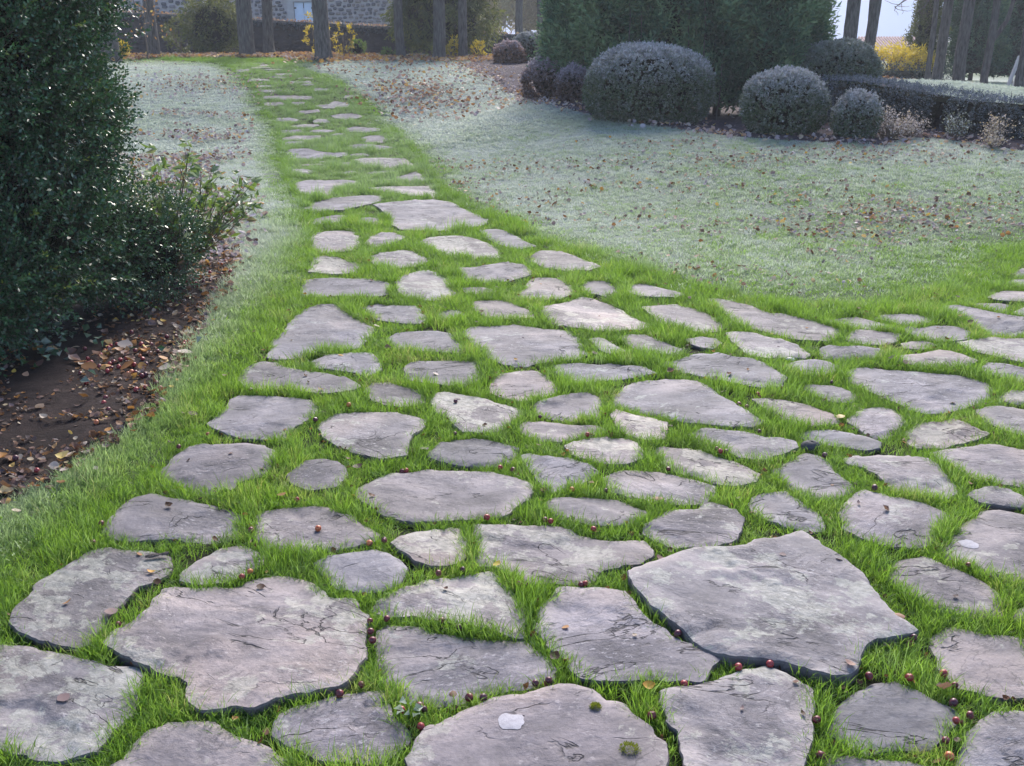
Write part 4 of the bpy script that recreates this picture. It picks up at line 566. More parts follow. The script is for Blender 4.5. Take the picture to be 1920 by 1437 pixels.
PATH_R=[(-5.82,26.18),(-4.87,24.03),(-3.48,21.36),(-2.48,18.58),(-1.83,16.05),(-1.15,12.99),(-0.74,10.79),(-0.20,9.54),(0.22,8.32),(0.64,7.47),(0.90,6.94),(1.20,6.47),(1.47,6.12),(1.95,5.93),(2.38,6.03),(2.93,6.41),(3.40,6.97),(3.87,7.60),(4.37,8.16)]
BED_L=[(-2.13,7.87),(-1.89,6.54),(-1.77,5.58),(-1.68,4.89),(-1.64,4.48),(-1.60,4.07),(-1.63,3.77),(-1.70,3.53),(-1.79,3.32),(-1.91,3.17),(-2.11,3.07),(-2.66,3.07)]
BED_R=[(-1.17,24.41),(-0.61,21.91),(-0.25,19.80),(0.14,18.14),(0.65,15.81),(1.08,15.03),(1.61,14.19),(2.23,13.48),(2.61,12.92),(3.07,12.61),(3.58,12.33),(4.07,12.26),(4.40,12.11),(4.83,12.60),(5.21,12.58),(5.59,12.10),(6.00,11.64)]
WL = (0.001, 2.030); WH = (1.510, 2.968); CLV = (-0.253, 2.062); MA = (0.274, 1.932); MB = (0.207, 2.091); BRK = (-1.144, 2.878)

# ---------------------------------------------------------------- setting: ground
def grid_axis(a, b, fine0, fine1, s, coarse):
    v = [fine0]
    while v[-1] < fine1: v.append(v[-1] + s)
    st = s; x = v[-1]
    while x < b: st = min(st * 1.25, coarse); x += st; v.append(x)
    st = s; x = v[0]; L = []
    while x > a: st = min(st * 1.25, coarse); x -= st; L.append(x)
    return np.array(L[::-1] + v)
def lawn_ground_material():
    m, nt, out = new_mat('frosty_turf'); q = NT(nt)
    tc = q.n('ShaderNodeTexCoord').outputs['Object']
    f = q.attr('frost').outputs['Fac']
    g = q.ramp(q.noise(tc, 14, 8, .7), [(.3, (.035, .060, .018)), (.7, (.075, .110, .035))])
    fr = q.ramp(q.noise(tc, 30, 8, .7), [(.3, (.17, .20, .17)), (.7, (.40, .43, .40))])
    c = q.mix(f, g, fr)
    b = q.bump(q.noise(tc, 60, 6, .7), .02, .9)
    p = q.n('ShaderNodeBsdfPrincipled', ins={'Base Color': c, 'Roughness': .9, 'Specular IOR Level': .2, 'Normal': b})
    nt.links.new(p.outputs[0], out.inputs[0]); return m
M['turf'] = lawn_ground_material()

PATH_POLY = PATH_L[::1] + [(-1.7, 1.2), (-1.8, -0.5), (5.2, -0.5), (5.8, 4.0), (5.6, 8.5)] + PATH_R[::-1]
BEDL_POLY = BED_L[:-1] + [(-2.9, 2.9), (-6, 2.6), (-8, 5), (-6, 8.3), (-3.2, 8.4)]
BEDR_POLY = BED_R + [(7.0, 11.0), (9.5, 11.2), (9.0, 13.2), (6.6, 14.0), (6.2, 18.5), (3, 19.5), (1.5, 22), (1.2, 26.5), (-.3, 26.8), (-1.0, 25.8)]
def frost_field(x, y):
    d = edist(x, y, PATH_POLY); ins = inside(x, y, PATH_POLY)
    n = fbm(x * 1.3, y * 1.3, 5); n2 = fbm(x * .35 + 3, y * .35, 9)
    right = 1 / (1 + np.exp(-(x - (-.9 + (14 - y) * .33)) * 2.0)) * (y < 19)
    soft = np.where(right > .5, np.clip(1.2 - (y - 6) * .13, .28, 1.2), .45)
    f = np.clip((d - .03 + (n - .5) * .4) / soft, 0, 1)
    f = f * (1 - .58 * right * np.clip((13.5 - y) / 5, 0, 1)) * (0.80 + .40 * (n2 - .3))
    inn = np.clip((y - 9.5) / 14, 0, .14) * (.6 + .8 * n)
    far = np.maximum(np.clip((y - 24.0) / 1.5, 0, 1) * (x < -4.5), np.clip((y - 33) / 4, 0, 1))
    f = np.where(ins, inn, f) * (1 - .85 * far)
    leftn = (x < -1.2) & (y < 7.5) & ~ins
    f = np.where(leftn, np.clip((d - .02) * 1.4, 0, .55) * (.5 + n), f)
    return np.clip(f, 0, 1)

gx = grid_axis(-500, 500, -9, 12, .22, 60); gy = grid_axis(-120, 900, -1, 30, .22, 70)
GX, GY = np.meshgrid(gx, gy); GZ = gz(GX, GY) + (fbm(GX * 2, GY * 2, 3) - .5) * .02
inp = inside(GX, GY, PATH_POLY); GZ -= np.where(inp | (edist(GX, GY, PATH_POLY) < .25) & (GY < 27), .035, 0.0)
nx, ny = len(gx), len(gy); I = np.arange(nx * ny).reshape(ny, nx)
F_ = np.stack([I[:-1, :-1], I[:-1, 1:], I[1:, 1:], I[1:, :-1]], -1).reshape(-1, 4)
gm = mesh_np('lawn', np.stack([GX, GY, GZ], -1).reshape(-1, 3), F_, {'frost': frost_field(GX.ravel(), GY.ravel())}, True)
tag(mobj('lawn', gm, M['turf']), 'gently rising frosty lawn of the park', kind='structure')

def sheet(name, poly, s, mat, label, lift=.0, rough=.02, seed=1, kind='structure'):
    xs = [p[0] for p in poly]; ys = [p[1] for p in poly]
    X, Y = np.meshgrid(np.arange(min(xs), max(xs), s), np.arange(min(ys), max(ys), s))
    X = X.ravel() + RNG.uniform(-.2, .2, X.size) * s; Y = Y.ravel() + RNG.uniform(-.2, .2, Y.size) * s
    k = inside(X, Y, poly); k &= edist(X, Y, poly) > s * .4; X = X[k]; Y = Y[k]
    bx, by = [], []
    n = len(poly)
    for i in range(n):
        a, b = poly[i], poly[(i + 1) % n]; L = math.dist(a, b); m = max(1, int(L / s))
        for t in range(m): bx.append(a[0] + (b[0] - a[0]) * t / m); by.append(a[1] + (b[1] - a[1]) * t / m)
    nb = len(bx); X = np.concatenate([bx, X]); Y = np.concatenate([by, Y])
    r = geometry.delaunay_2d_cdt([Vector((x, y)) for x, y in zip(X, Y)], [(i, (i + 1) % nb) for i in range(nb)], [], 1, 1e-6)
    V = np.array([(v.x, v.y) for v in r[0]]); F = np.array(r[2])
    Z = gz(V[:, 0], V[:, 1]) + lift + (fbm(V[:, 0] * 6, V[:, 1] * 6, seed) - .5) * rough + .012
    ed = edist(V[:, 0], V[:, 1], poly); Z -= np.where(ed < .02, .05, 0)
    me = mesh_np(name, np.column_stack([V, Z]), F, {'frost': np.zeros(len(V))}, True)
    return tag(mobj(name, me, mat), label, kind=kind)
path = sheet('stone_path', PATH_POLY, .16, M['pathsoil'], 'path of irregular grey flagstones with bright green grass growing in the joints', lift=-.018, rough=.012)
sheet('soil_bed', BEDL_POLY, .07, M['soil'], 'bare dark soil bed under the evergreen bush', lift=.004, rough=.05, seed=4)
sheet('flower_bed', BEDR_POLY, .16, M['bedsoil'], 'curved bed of purplish frosty soil around the clipped shrubs', lift=.012, rough=.06, seed=6)

# ---------------------------------------------------------------- flagstones
def make_stone(idx, poly, up):
    P0 = np.array(poly); n = len(P0); cx, cy = P0.mean(0); dist = math.hypot(cy, 1.6)
    s = min(max(.0046 * dist, .0135), .07)
    if idx >= N_SEEN: s = .05
    ext = max(np.ptp(P0[:, 0]), np.ptp(P0[:, 1])); s = min(s, ext / 9)
    # round the outline a little, then roughen it
    pts = []
    for i in range(n):
        a, b = P0[i], P0[(i + 1) % n]; L = np.hypot(*(b - a)); m = max(1, int(round(L / s)))
        for t in range(m): pts.append(a + (b - a) * t / m)
    B = np.array(pts)
    B = B * .8 + (np.roll(B, 1, 0) + np.roll(B, -1, 0)) * .1
    T = np.roll(B, -1, 0) - np.roll(B, 1, 0); N = np.stack([T[:, 1], -T[:, 0]], 1); N /= np.linalg.norm(N, axis=1)[:, None] + 1e-9
    amp = min(.013, ext * .03)
    B = B + N * ((fbm(B[:, 0] * 11, B[:, 1] * 11, idx) - .5) * 2 * amp + (vnoise(B[:, 0] * 42, B[:, 1] * 42, idx + 3) - .5) * amp * .8)[:, None]
    nb = len(B)
    X, Y = np.meshgrid(np.arange(B[:, 0].min(), B[:, 0].max(), s), np.arange(B[:, 1].min(), B[:, 1].max(), s))
    X = X.ravel() + RNG.uniform(-.25, .25, X.size) * s; Y = Y.ravel() + RNG.uniform(-.25, .25, Y.size) * s
    Bl = [tuple(b) for b in B]
    k = inside(X, Y, Bl); X = X[k]; Y = Y[k]; k = edist(X, Y, Bl) > s * .45; X = X[k]; Y = Y[k]
    AX = np.concatenate([B[:, 0], X]); AY = np.concatenate([B[:, 1], Y])
    r = geometry.delaunay_2d_cdt([Vector((x, y)) for x, y in zip(AX, AY)], [(i, (i + 1) % nb) for i in range(nb)], [], 1, 1e-7)
    V = np.array([(v.x, v.y) for v in r[0]]); F = [f for f in r[2]]
    ed = edist(V[:, 0], V[:, 1], Bl)
    rn = random.Random(idx * 7 + 1); ang = rn.uniform(-.7, .7); ca, sa = math.cos(ang), math.sin(ang)
    u = V[:, 0] * ca + V[:, 1] * sa; v = (-V[:, 0] * sa + V[:, 1] * ca) * 2.0
    rough = rn.uniform(.7, 1.4)
    z = (fbm(u * 1.6, v * 1.1, idx + 11, 3) - .5) * .016 * rough
    q = fbm(u * 1.5 + 5, v * .9, idx + 23, 6) * rn.choice((2.5, 4, 6)); fq = q - np.floor(q)
    terr = np.floor(q) + np.clip((fq - .93) / .07, 0, 1)
    z += (terr - terr.mean()) * .0085 * rough
    z += (fbm(u * 14, v * 14, idx + 31, 3) - .5) * .005
    bev = min(.03, ext * .08)
    z -= .0065 * np.clip(1 - ed / bev, 0, 1) ** 2.0 * rn.uniform(.3, 1.6) * (.4 + 1.2 * fbm(V[:, 0] * 6, V[:, 1] * 6, idx))
    tx, ty = rn.uniform(-.022, .022), rn.uniform(-.03, .012)
    z += (V[:, 0] - cx) * tx + (V[:, 1] - cy) * ty
    base = gz(V[:, 0], V[:, 1])
    z = z + base + up + rn.uniform(-.003, .005)
    bidx = [None] * nb
    orig = r[3]
    for vi, o in enumerate(orig):
        for oo in o:
            if oo < nb: bidx[oo] = vi
    bidx = np.array([b for b in bidx if b is not None]); m = len(bidx)
    BV = V[bidx]; BZ = z[bidx]
    T = np.roll(BV, -1, 0) - np.roll(BV, 1, 0); N = np.stack([T[:, 1], -T[:, 0]], 1); N /= np.linalg.norm(N, axis=1)[:, None] + 1e-9
    rings = []
    dep = [.004, .014, .030, .075]
    for j, (o_, d_) in enumerate(((.0, .0), (.003, .006), (.000, .018), (-.004, .034), (-.010, .085))):
        oj = o_ + (fbm(BV[:, 0] * 20, BV[:, 1] * 20 + j * 7, idx + 40 + j, 3) - .5) * (.004 * (j > 0) + .010 * (j > 1))
        oj = np.clip(oj, -.02, .008)
        rings.append(np.column_stack([BV + N * oj[:, None], BZ - d_ - (up - .019) * (j >= 2) * .6]))
    AV = [np.column_stack([V, z])] + rings; off = len(V)
    Fq = []; prev = bidx
    for j in range(len(rings)):
        cur = off + j * m + np.arange(m)
        if j > 0: Fq.append(np.stack([prev, cur, np.roll(cur, -1), np.roll(prev, -1)], 1))
        prev = cur
    AV = np.concatenate(AV); AV -= np.array([cx, cy, 0])
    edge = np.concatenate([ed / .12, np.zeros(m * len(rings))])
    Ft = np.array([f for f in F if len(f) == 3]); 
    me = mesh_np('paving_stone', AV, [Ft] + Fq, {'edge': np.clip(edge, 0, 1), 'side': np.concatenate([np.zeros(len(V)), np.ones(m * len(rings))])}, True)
    sm = np.ones(len(me.polygons), bool); sm[len(Ft):] = False; me.polygons.foreach_set('use_smooth', sm)
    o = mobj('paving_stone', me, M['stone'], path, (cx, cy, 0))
    t = TONE.get(idx, rn.uniform(.88, 1.2)) ** .5; wm = WARM.get(idx, rn.uniform(-.02, .05))
    o.color = (t * (1 + wm), t, t * (1 - wm * .6), 1)
    return o
TONE = {78: 1.9, 77: 1.9, 79: 1.55, 80: 1.7, 34: 2.0, 35: 1.45, 31: 1.75, 29: 1.6, 12: 1.75, 10: 1.55, 11: 1.25, 14: 1.35, 13: 1.25, 4: 1.4, 0: 1.15, 1: .95, 5: 1.15, 6: 1.15, 15: 1.25, 16: 1.3, 17: 1.2, 9: 1.2, 83: 1.35,
        25: .95, 24: 1.1, 23: 1.5, 30: 1.35, 82: 1.65, 87: 1.35, 42: 1.7, 41: 1.35, 62: 1.5, 63: 1.6, 36: 1.45, 89: 1.25, 91: 1.05, 88: 1.2, 93: 1.2, 72: 1.2, 100: 1.1, 101: 1.15, 76: 1.4, 40: 1.6, 8: 1.45, 7: 1.25, 112: 1.7, 109: 1.5, 110: 1.35}
WARM = {78: .07, 77: .07, 79: .06, 34: .08, 15: .07, 16: .04, 12: .03, 4: .03, 14: .0, 17: -.03, 1: -.01, 8: .05, 42: .06, 23: .05}
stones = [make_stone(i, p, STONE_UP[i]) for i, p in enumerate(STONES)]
for i, lab in {13: 'largest slab, standing proud with a broken dark front edge', 4: 'very large slab with a bluish centre and pale left side',
               15: 'slab crusted with pale lichen and a white spot at the bottom of the picture', 24: 'pale slab with a round lichen patch in its hollow',
               52: 'long grey slab'}.items():
    if i != 52: stones[i]['label'] = lab

# ---------------------------------------------------------------- grass
def tuft_mesh(name, n, rad, hmin, hmax, wid, lean, seed):
    g = np.random.default_rng(seed); V = []; F4 = []; F3 = []
    a = g.uniform(0, 2 * PI, n); rr = rad * np.sqrt(g.uniform(0, 1, n))
    for i in range(n):
        bx, by = rr[i] * math.cos(a[i]), rr[i] * math.sin(a[i])
        h = g.uniform(hmin, hmax); th = a[i] + g.normal(0, 1.1); l = abs(g.normal(lean, .25)) * h
        dx, dy = math.cos(th), math.sin(th); ps = g.uniform(0, 2 * PI); sx, sy = math.cos(ps), math.sin(ps)
        w_ = wid * g.uniform(.7, 1.25); k = len(V)
        for t, ww in ((0, .8), (.38, 1.0), (.72, .7)):
            o = l * t * t; z = h * (t - .22 * t * t * min(1, l / h))
            for sg in (-1, 1): V.append((bx + dx * o + sx * w_ * ww * sg / 2, by + dy * o + sy * w_ * ww * sg / 2, z))
        V.append((bx + dx * l * 1.05, by + dy * l * 1.05, h * (1 - .26 * min(1, l / h))))
        F4 += [(k, k + 1, k + 3, k + 2), (k + 2, k + 3, k + 5, k + 4)]; F3.append((k + 4, k + 5, k + 6))
    me = mesh_np(name, V, [np.array(F4), np.array(F3)]); me.materials.append(M['grass'])
    return me
def variants(cname, specs):
    c = bpy.data.collections.new(cname)
    for j, sp in enumerate(specs):
        o = bpy.data.objects.new('%s_%02d' % (cname, j), tuft_mesh(cname, *sp, seed=100 + j)); c.objects.link(o)
    return c
C_joint = variants('a_joint_tuft', [(20, .030, .018, .046, .0021, .60), (18, .026, .024, .060, .0020, .5), (22, .034, .012, .036, .0022, .9), (19, .032, .02, .05, .0020, .7), (24, .036, .010, .026, .0023, 1.0)])
C_lawn = variants('b_lawn_tuft', [(34, .075, .012, .036, .0042, .9), (30, .07, .015, .042, .0042, .8), (36, .08, .008, .028, .0045, 1.1), (32, .075, .012, .034, .004, 1.0)])
C_far = variants('c_far_tuft', [(52, .17, .015, .04, .011, .8), (48, .16, .012, .05, .010, .7), (56, .18, .010, .032, .012, 1.0)])

def scatter(name, coll, P, rot, scl, tint, frost, var, label, parent=None):
    me = bpy.data.meshes.new(name); me.vertices.add(len(P)); me.vertices.foreach_set('co', np.asarray(P, np.float32).ravel())
    a = me.attributes.new('rot', 'FLOAT_VECTOR', 'POINT'); a.data.foreach_set('vector', np.asarray(rot, np.float32).ravel())
    a = me.attributes.new('scl', 'FLOAT_VECTOR', 'POINT'); a.data.foreach_set('vector', np.asarray(scl, np.float32).ravel())
    for k, v in (('tint', tint), ('frost', frost)):
        a = me.attributes.new(k, 'FLOAT', 'POINT'); a.data.foreach_set('value', np.asarray(v, np.float32))
    a = me.attributes.new('pick', 'INT', 'POINT'); a.data.foreach_set('value', np.asarray(var, np.int32))
    o = bpy.data.objects.new(name, me); link(o, parent)
    ng = bpy.data.node_groups.new(name, 'GeometryNodeTree')
    ng.interface.new_socket('Geometry', in_out='INPUT', socket_type='NodeSocketGeometry')
    ng.interface.new_socket('Geometry', in_out='OUTPUT', socket_type='NodeSocketGeometry')
    gi = ng.nodes.new('NodeGroupInput'); go = ng.nodes.new('NodeGroupOutput')
    ci = ng.nodes.new('GeometryNodeCollectionInfo'); ci.inputs['Collection'].default_value = coll
    ci.inputs['Separate Children'].default_value = True; ci.inputs['Reset Children'].default_value = True
    ip = ng.nodes.new('GeometryNodeInstanceOnPoints'); ip.inputs['Pick Instance'].default_value = True
    def named(nm, t):
        n = ng.nodes.new('GeometryNodeInputNamedAttribute'); n.data_type = t; n.inputs['Name'].default_value = nm; return n.outputs['Attribute']
    ng.links.new(gi.outputs[0], ip.inputs['Points']); ng.links.new(ci.outputs[0], ip.inputs['Instance'])
    ng.links.new(named('pick', 'INT'), ip.inputs['Instance Index'])
    e2r = ng.nodes.new('FunctionNodeEulerToRotation'); ng.links.new(named('rot', 'FLOAT_VECTOR'), e2r.inputs[0])
    ng.links.new(e2r.outputs[0], ip.inputs['Rotation']); ng.links.new(named('scl', 'FLOAT_VECTOR'), ip.inputs['Scale'])
    ng.links.new(ip.outputs[0], go.inputs[0])
    md = o.modifiers.new('scatter', 'NODES'); md.node_group = ng
    if not me.materials: me.materials.append(M['grass'])
    return tag(o, label, kind='stuff')

SB = [(min(q[0] for q in p) - .05, max(q[0] for q in p) + .05, min(q[1] for q in p) - .05, max(q[1] for q in p) + .05) for p in STONES]
def clear_of_stones(X, Y, margin):
    """signed: True where the point lies off the stones (or within margin inside their rim)"""
    keep = np.ones(len(X), bool); dmin = np.full(len(X), 1.0)
    for p, b in zip(STONES, SB):
        k = np.where((X > b[0]) & (X < b[1]) & (Y > b[2]) & (Y < b[3]))[0]
        if not len(k): continue
        ins = inside(X[k], Y[k], p); d = edist(X[k], Y[k], p)
        keep[k[ins & (d > margin)]] = False
        dmin[k] = np.minimum(dmin[k], np.where(ins, -d, d))
    return keep, dmin
def in_view(X, Y, m=.35):
    return (np.abs(X) < (Y + .6) * .56 + m) & (Y > 1.5)

g = np.random.default_rng(11)
Ps = []
# joints, dense near the camera
def fill(x0, x1, y0, y1, dens):
    n = int((x1 - x0) * (y1 - y0) * dens); return g.uniform(x0, x1, n), g.uniform(y0, y1, n)
jx, jy = [], []
for (a, b, dn) in ((1.3, 3.2, 2300), (3.2, 4.6, 1900), (4.6, 6.6, 1400), (6.6, 9.0, 1000), (9.0, 13, 800), (13, 19, 560), (19, 26.5, 380)):
    x_, y_ = fill(-9, 5.8, a, b, dn); k = in_view(x_, y_); jx.append(x_[k]); jy.append(y_[k])
# thinner cover beside the picture
x_, y_ = fill(-2, 5.6, .3, 8, 260); k = ~in_view(x_, y_); jx.append(x_[k]); jy.append(y_[k])
JX = np.concatenate(jx); JY = np.concatenate(jy)
d = edist(JX, JY, PATH_POLY); ins = inside(JX, JY, PATH_POLY); lim = .06 + .14 * fbm(JX * 2, JY * 2, 8) + np.clip(.22 - JY * .02, 0, .2)
near_left = (JX < -1.2) & (JY < 9.0)
inbed = inside(JX, JY, BEDL_POLY)
lim = np.where(JY > 8, lim * .5, lim); lim = np.where(near_left, 1.6, lim)
k = (ins | (d < lim)) & (~inbed | (edist(JX, JY, BEDL_POLY) < .05 * fbm(JX * 5, JY * 5, 2) * 2)) & ~inside(JX, JY, BEDR_POLY)
JX, JY = JX[k], JY[k]
k, dm = clear_of_stones(JX, JY, .006); JX, JY, dm = JX[k], JY[k], dm[k]
# blades crowding the rims of the slabs, thick on some stretches and bare on others
ex, ey = [], []
for p, b_ in zip(STONES[:N_SEEN], SB):
    n_ = len(p)
    for i in range(n_):
        a_, c_ = p[i], p[(i + 1) % n_]; L = math.dist(a_, c_); m_ = int(L / (.009 if a_[1] < 7 else .02)); nx_, ny_ = (c_[1] - a_[1]) / (L + 1e-9), -(c_[0] - a_[0]) / (L + 1e-9)
        if not m_: continue
        t = g.uniform(0, 1, m_); o = g.uniform(-.004, .016, m_); ex.append(a_[0] + (c_[0] - a_[0]) * t + nx_ * o); ey.append(a_[1] + (c_[1] - a_[1]) * t + ny_ * o)
ex = np.concatenate(ex); ey = np.concatenate(ey); k = (fbm(ex * 6, ey * 6, 77) > .44) & in_view(ex, ey) ; ex, ey = ex[k], ey[k]
k, de = clear_of_stones(ex, ey, .004); ex, ey, de = ex[k], ey[k], de[k]
JX = np.concatenate([JX, ex]); JY = np.concatenate([JY, ey]); dm = np.concatenate([dm, de])
# patchiness: a few bare spots beside the stones
pt = fbm(JX * 7, JY * 7, 21); k = (pt > .36) | (g.uniform(0, 1, len(JX)) < .25); JX, JY, dm, pt = JX[k], JY[k], dm[k], pt[k]
n = len(JX); ins = inside(JX, JY, PATH_POLY); d = edist(JX, JY, PATH_POLY)
hs = (.62 + 1.35 * fbm(JX * 5.5, JY * 5.5, 13, 3) ** 1.2) * (.92 + .25 * np.clip(dm / .05, 0, 1)) * g.uniform(.75, 1.25, n)
hs *= np.where((JX < -1.0) & ~ins & (JY < 9), .85, 1.0) * np.clip(1.06 - .014 * (JY - 3), .85, 1.06)
ws = np.where(JY > 9, 1.5, np.where(JY > 6.6, 1.45, np.where(JY > 4.6, 1.2, 1.0)))
hs *= np.where(JY > 8.5, .0 + 2.5 * fbm(JX * 3.0, JY * 6.5, 15, 2) ** 1.15, 1.0)
hs *= np.where(JY > 4.4, 1.22, 1.0)
scl = np.stack([ws, ws, hs], 1)
rot = np.stack([g.normal(0, .16, n), g.normal(0, .16, n), g.uniform(0, 2 * PI, n)], 1)
tint = np.clip(.05 + .90 * fbm(JX * 5.0, JY * 5.0, 31) + g.normal(0, .17, n) - .0, 0, 1)
tint = np.where(JY > 9, tint * .72, tint); fr = np.clip(frost_field(JX, JY) + g.normal(0, .05, n), 0, 1) * np.where(ins, 1.0, .8)
Z = gz(JX, JY) - .008
grass_o = scatter('joint_grass', C_joint, np.stack([JX, JY, Z], 1), rot, scl, tint, fr, g.integers(0, 5, n), 'bright green grass standing in the joints and along the path')

# the lawns
lx, ly = [], []
for (a, b, dn) in ((5, 8, 520), (8, 11, 400), (11, 14.5, 260)):
    x_, y_ = fill(-9, 9.5, a, b, dn); k = in_view(x_, y_); lx.append(x_[k]); ly.append(y_[k])
x_, y_ = fill(-4.5, -1.6, 1.6, 5, 300); k = in_view(x_, y_); lx.append(x_[k]); ly.append(y_[k])
LX = np.concatenate(lx); LY = np.concatenate(ly)
def off_path(X, Y, c):
    return ~(inside(X, Y, PATH_POLY) & (edist(X, Y, PATH_POLY) > c)) & ~inside(X, Y, BEDL_POLY) & ~inside(X, Y, BEDR_POLY)
k = off_path(LX, LY, .05); LX, LY = LX[k], LY[k]; k, _ = clear_of_stones(LX, LY, .0); LX, LY = LX[k], LY[k]
n = len(LX); pf = fbm(LX * 2.2, LY * 2.2, 41)
# thinner, earthier patches on the right lawn and at the left
thin = ((np.hypot((LX - 3.5) / 1.4, (LY - 9.0) / .9) < 1) | ((LX < -2.6) & (LY < 13))) & (g.uniform(0, 1, n) < .45)
k = ~thin & ((pf > .30) | (g.uniform(0, 1, n) < .4)); LX, LY, pf = LX[k], LY[k], pf[k]; n = len(LX)
hs = (.55 + .9 * fbm(LX * 1.6, LY * 1.6, 43)) * g.uniform(.7, 1.3, n)
fr = np.clip(frost_field(LX, LY) * (.55 + .75 * fbm(LX * 3, LY * 3, 47)) + g.normal(0, .27, n), 0, 1)
scatter('lawn_grass', C_lawn, np.stack([LX, LY, gz(LX, LY) - .006], 1), np.stack([g.normal(0, .2, n), g.normal(0, .2, n), g.uniform(0, 2 * PI, n)], 1),
        np.stack([np.ones(n), np.ones(n), hs], 1), np.clip(.15 + .55 * fbm(LX * 1.1, LY * 1.1, 49) + g.normal(0, .16, n), 0, 1), fr, g.integers(0, 4, n), 'short frosted lawn grass on both sides of the path')
lx, ly = [], []
for (a, b, dn) in ((14, 18, 95), (18, 23, 65), (23, 31, 36)):
    x_, y_ = fill(-16, 16, a, b, dn); k = in_view(x_, y_, 1.0); lx.append(x_[k]); ly.append(y_[k])
LX = np.concatenate(lx); LY = np.concatenate(ly); k = off_path(LX, LY, .1); LX, LY = LX[k], LY[k]; n = len(LX)
fr = np.clip(frost_field(LX, LY) * (.75 + .4 * fbm(LX * 2, LY * 2, 57)) + g.normal(0, .1, n), 0, 1)
scatter('far_lawn_grass', C_far, np.stack([LX, LY, gz(LX, LY) - .006], 1), np.stack([g.normal(0, .1, n), g.normal(0, .1, n), g.uniform(0, 2 * PI, n)], 1),
        np.stack([np.ones(n), np.ones(n), g.uniform(.5, 1.2, n)], 1), np.clip(.3 + g.normal(0, .2, n), 0, 1), fr, g.integers(0, 3, n), 'white frosted grass on the far rise of the lawn')

# ---------------------------------------------------------------- fallen leaves and crab apples
def leaf_proto(curl, wid, pointed=1.0):
    V = []; ts = (0, .25, .55, .82, 1.0); ws = (.06, .42, .5, .3, .0)
    for t, w_ in zip(ts, ws):
        for sgn in (-1, 0, 1):
            V.append((t - .5, sgn * w_ * wid, curl * ((t - .5) ** 2) * 1.4 + abs(sgn) * curl * .35 * w_ + (.02 if sgn == 0 else 0)))
    F = []
    for i in range(4):
        for j in range(2):
            a = i * 3 + j; F.append((a, a + 3, a + 4, a + 1))
    return np.array(V), np.array(F)
PROTO = [leaf_proto(c, w_) for c, w_ in ((.5, 1.0), (.2, 1.2), (.9, .8), (-.4, 1.1), (1.3, 1.0), (.7, .45))]
def rotm(r):
    cx, sx, cy, sy, cz, sz = np.cos(r[:, 0]), np.sin(r[:, 0]), np.cos(r[:, 1]), np.sin(r[:, 1]), np.cos(r[:, 2]), np.sin(r[:, 2])
    m = np.empty((len(r), 3, 3))
    m[:, 0, 0] = cy * cz; m[:, 0, 1] = sx * sy * cz - cx * sz; m[:, 0, 2] = cx * sy * cz + sx * sz
    m[:, 1, 0] = cy * sz; m[:, 1, 1] = sx * sy * sz + cx * cz; m[:, 1, 2] = cx * sy * sz - sx * cz
    m[:, 2, 0] = -sy; m[:, 2, 1] = sx * cy; m[:, 2, 2] = cx * cy
    return m
def litter(name, X, Y, size, tint, frost, lift, label, tilt=.5):
    n = len(X); Vs, Fs, ta, fa = [], [], [], []; off = 0
    kind = g.integers(0, len(PROTO), n)
    Rm = rotm(np.stack([g.normal(0, tilt, n), g.normal(0, tilt, n), g.uniform(0, 2 * PI, n)], 1))
    P = np.stack([X, Y, gz(X, Y) + lift + .022 * (Y > 13.5)], 1)
    for q in range(len(PROTO)):
        k = np.where(kind == q)[0]
        if not len(k): continue
        V0, F0 = PROTO[q]
        V = np.einsum('nij,vj->nvi', Rm[k], V0) * size[k][:, None, None] + P[k][:, None, :]
        nv = len(V0); F = F0[None] + (off + np.arange(len(k)) * nv)[:, None, None]
        Vs.append(V.reshape(-1, 3)); Fs.append(F.reshape(-1, 4)); off += len(k) * nv
        ta.append(np.repeat(tint[k], nv)); fa.append(np.repeat(frost[k], nv))
    me = mesh_np(name, np.concatenate(Vs), np.concatenate(Fs), {'tint': np.concatenate(ta), 'frost': np.concatenate(fa)})
    return tag(mobj(name, me, M['leaf']), label, kind='stuff')
def blob(cx, cy, rx, ry, n, ang=0):
    a = g.normal(0, .5, n) * rx; b = g.normal(0, .5, n) * ry
    return cx + a * math.cos(ang) - b * math.sin(ang), cy + a * math.sin(ang) + b * math.cos(ang)
def tints(n, w_):
    """weights for dark, brown, orange, ochre, yellow, pale"""
    c = np.array([.03, .25, .5, .72, .86, 1.0]); return np.clip(g.choice(c, n, p=np.array(w_) / sum(w_)) + g.normal(0, .05, n), 0, 1)
# frosted, leaf-strewn lawn left of the path
X1, Y1 = g.uniform(-7.5, -1.9, 15000), 7.2 + 11 * g.uniform(0, 1, 15000) ** 1.25
k = (~inside(X1, Y1, PATH_POLY)) & (edist(X1, Y1, PATH_POLY) > .35 + .3 * g.uniform(0, 1, 15000)) & (fbm(X1 * 1.5, Y1 * 1.5, 61) + g.normal(0, .06, 15000) + np.clip((Y1 - 13) * .035, -.06, .4) < .60); X1, Y1 = X1[k], Y1[k]
X2, Y2 = blob(-6.3, 21.0, 1.6, 2.0, 520); X3, Y3 = g.uniform(-10, -4, 700), g.uniform(14, 25, 700)
k = (edist(X3, Y3, PATH_POLY) > .4) & ~inside(X3, Y3, PATH_POLY) & (fbm(X3, Y3, 63) > .5); X3, Y3 = X3[k], Y3[k]
X = np.concatenate([X1, X2, X3]); Y = np.concatenate([Y1, Y2, Y3]); n = len(X)
litter('leaf_litter', X, Y, g.uniform(.030, .066, n), tints(n, (4, 3, 1.8, 1.2, .8, 3)), np.clip(g.normal(.32, .3, n), 0, .9), .040, 'frosted brown and orange leaves strewn on the lawn left of the path')
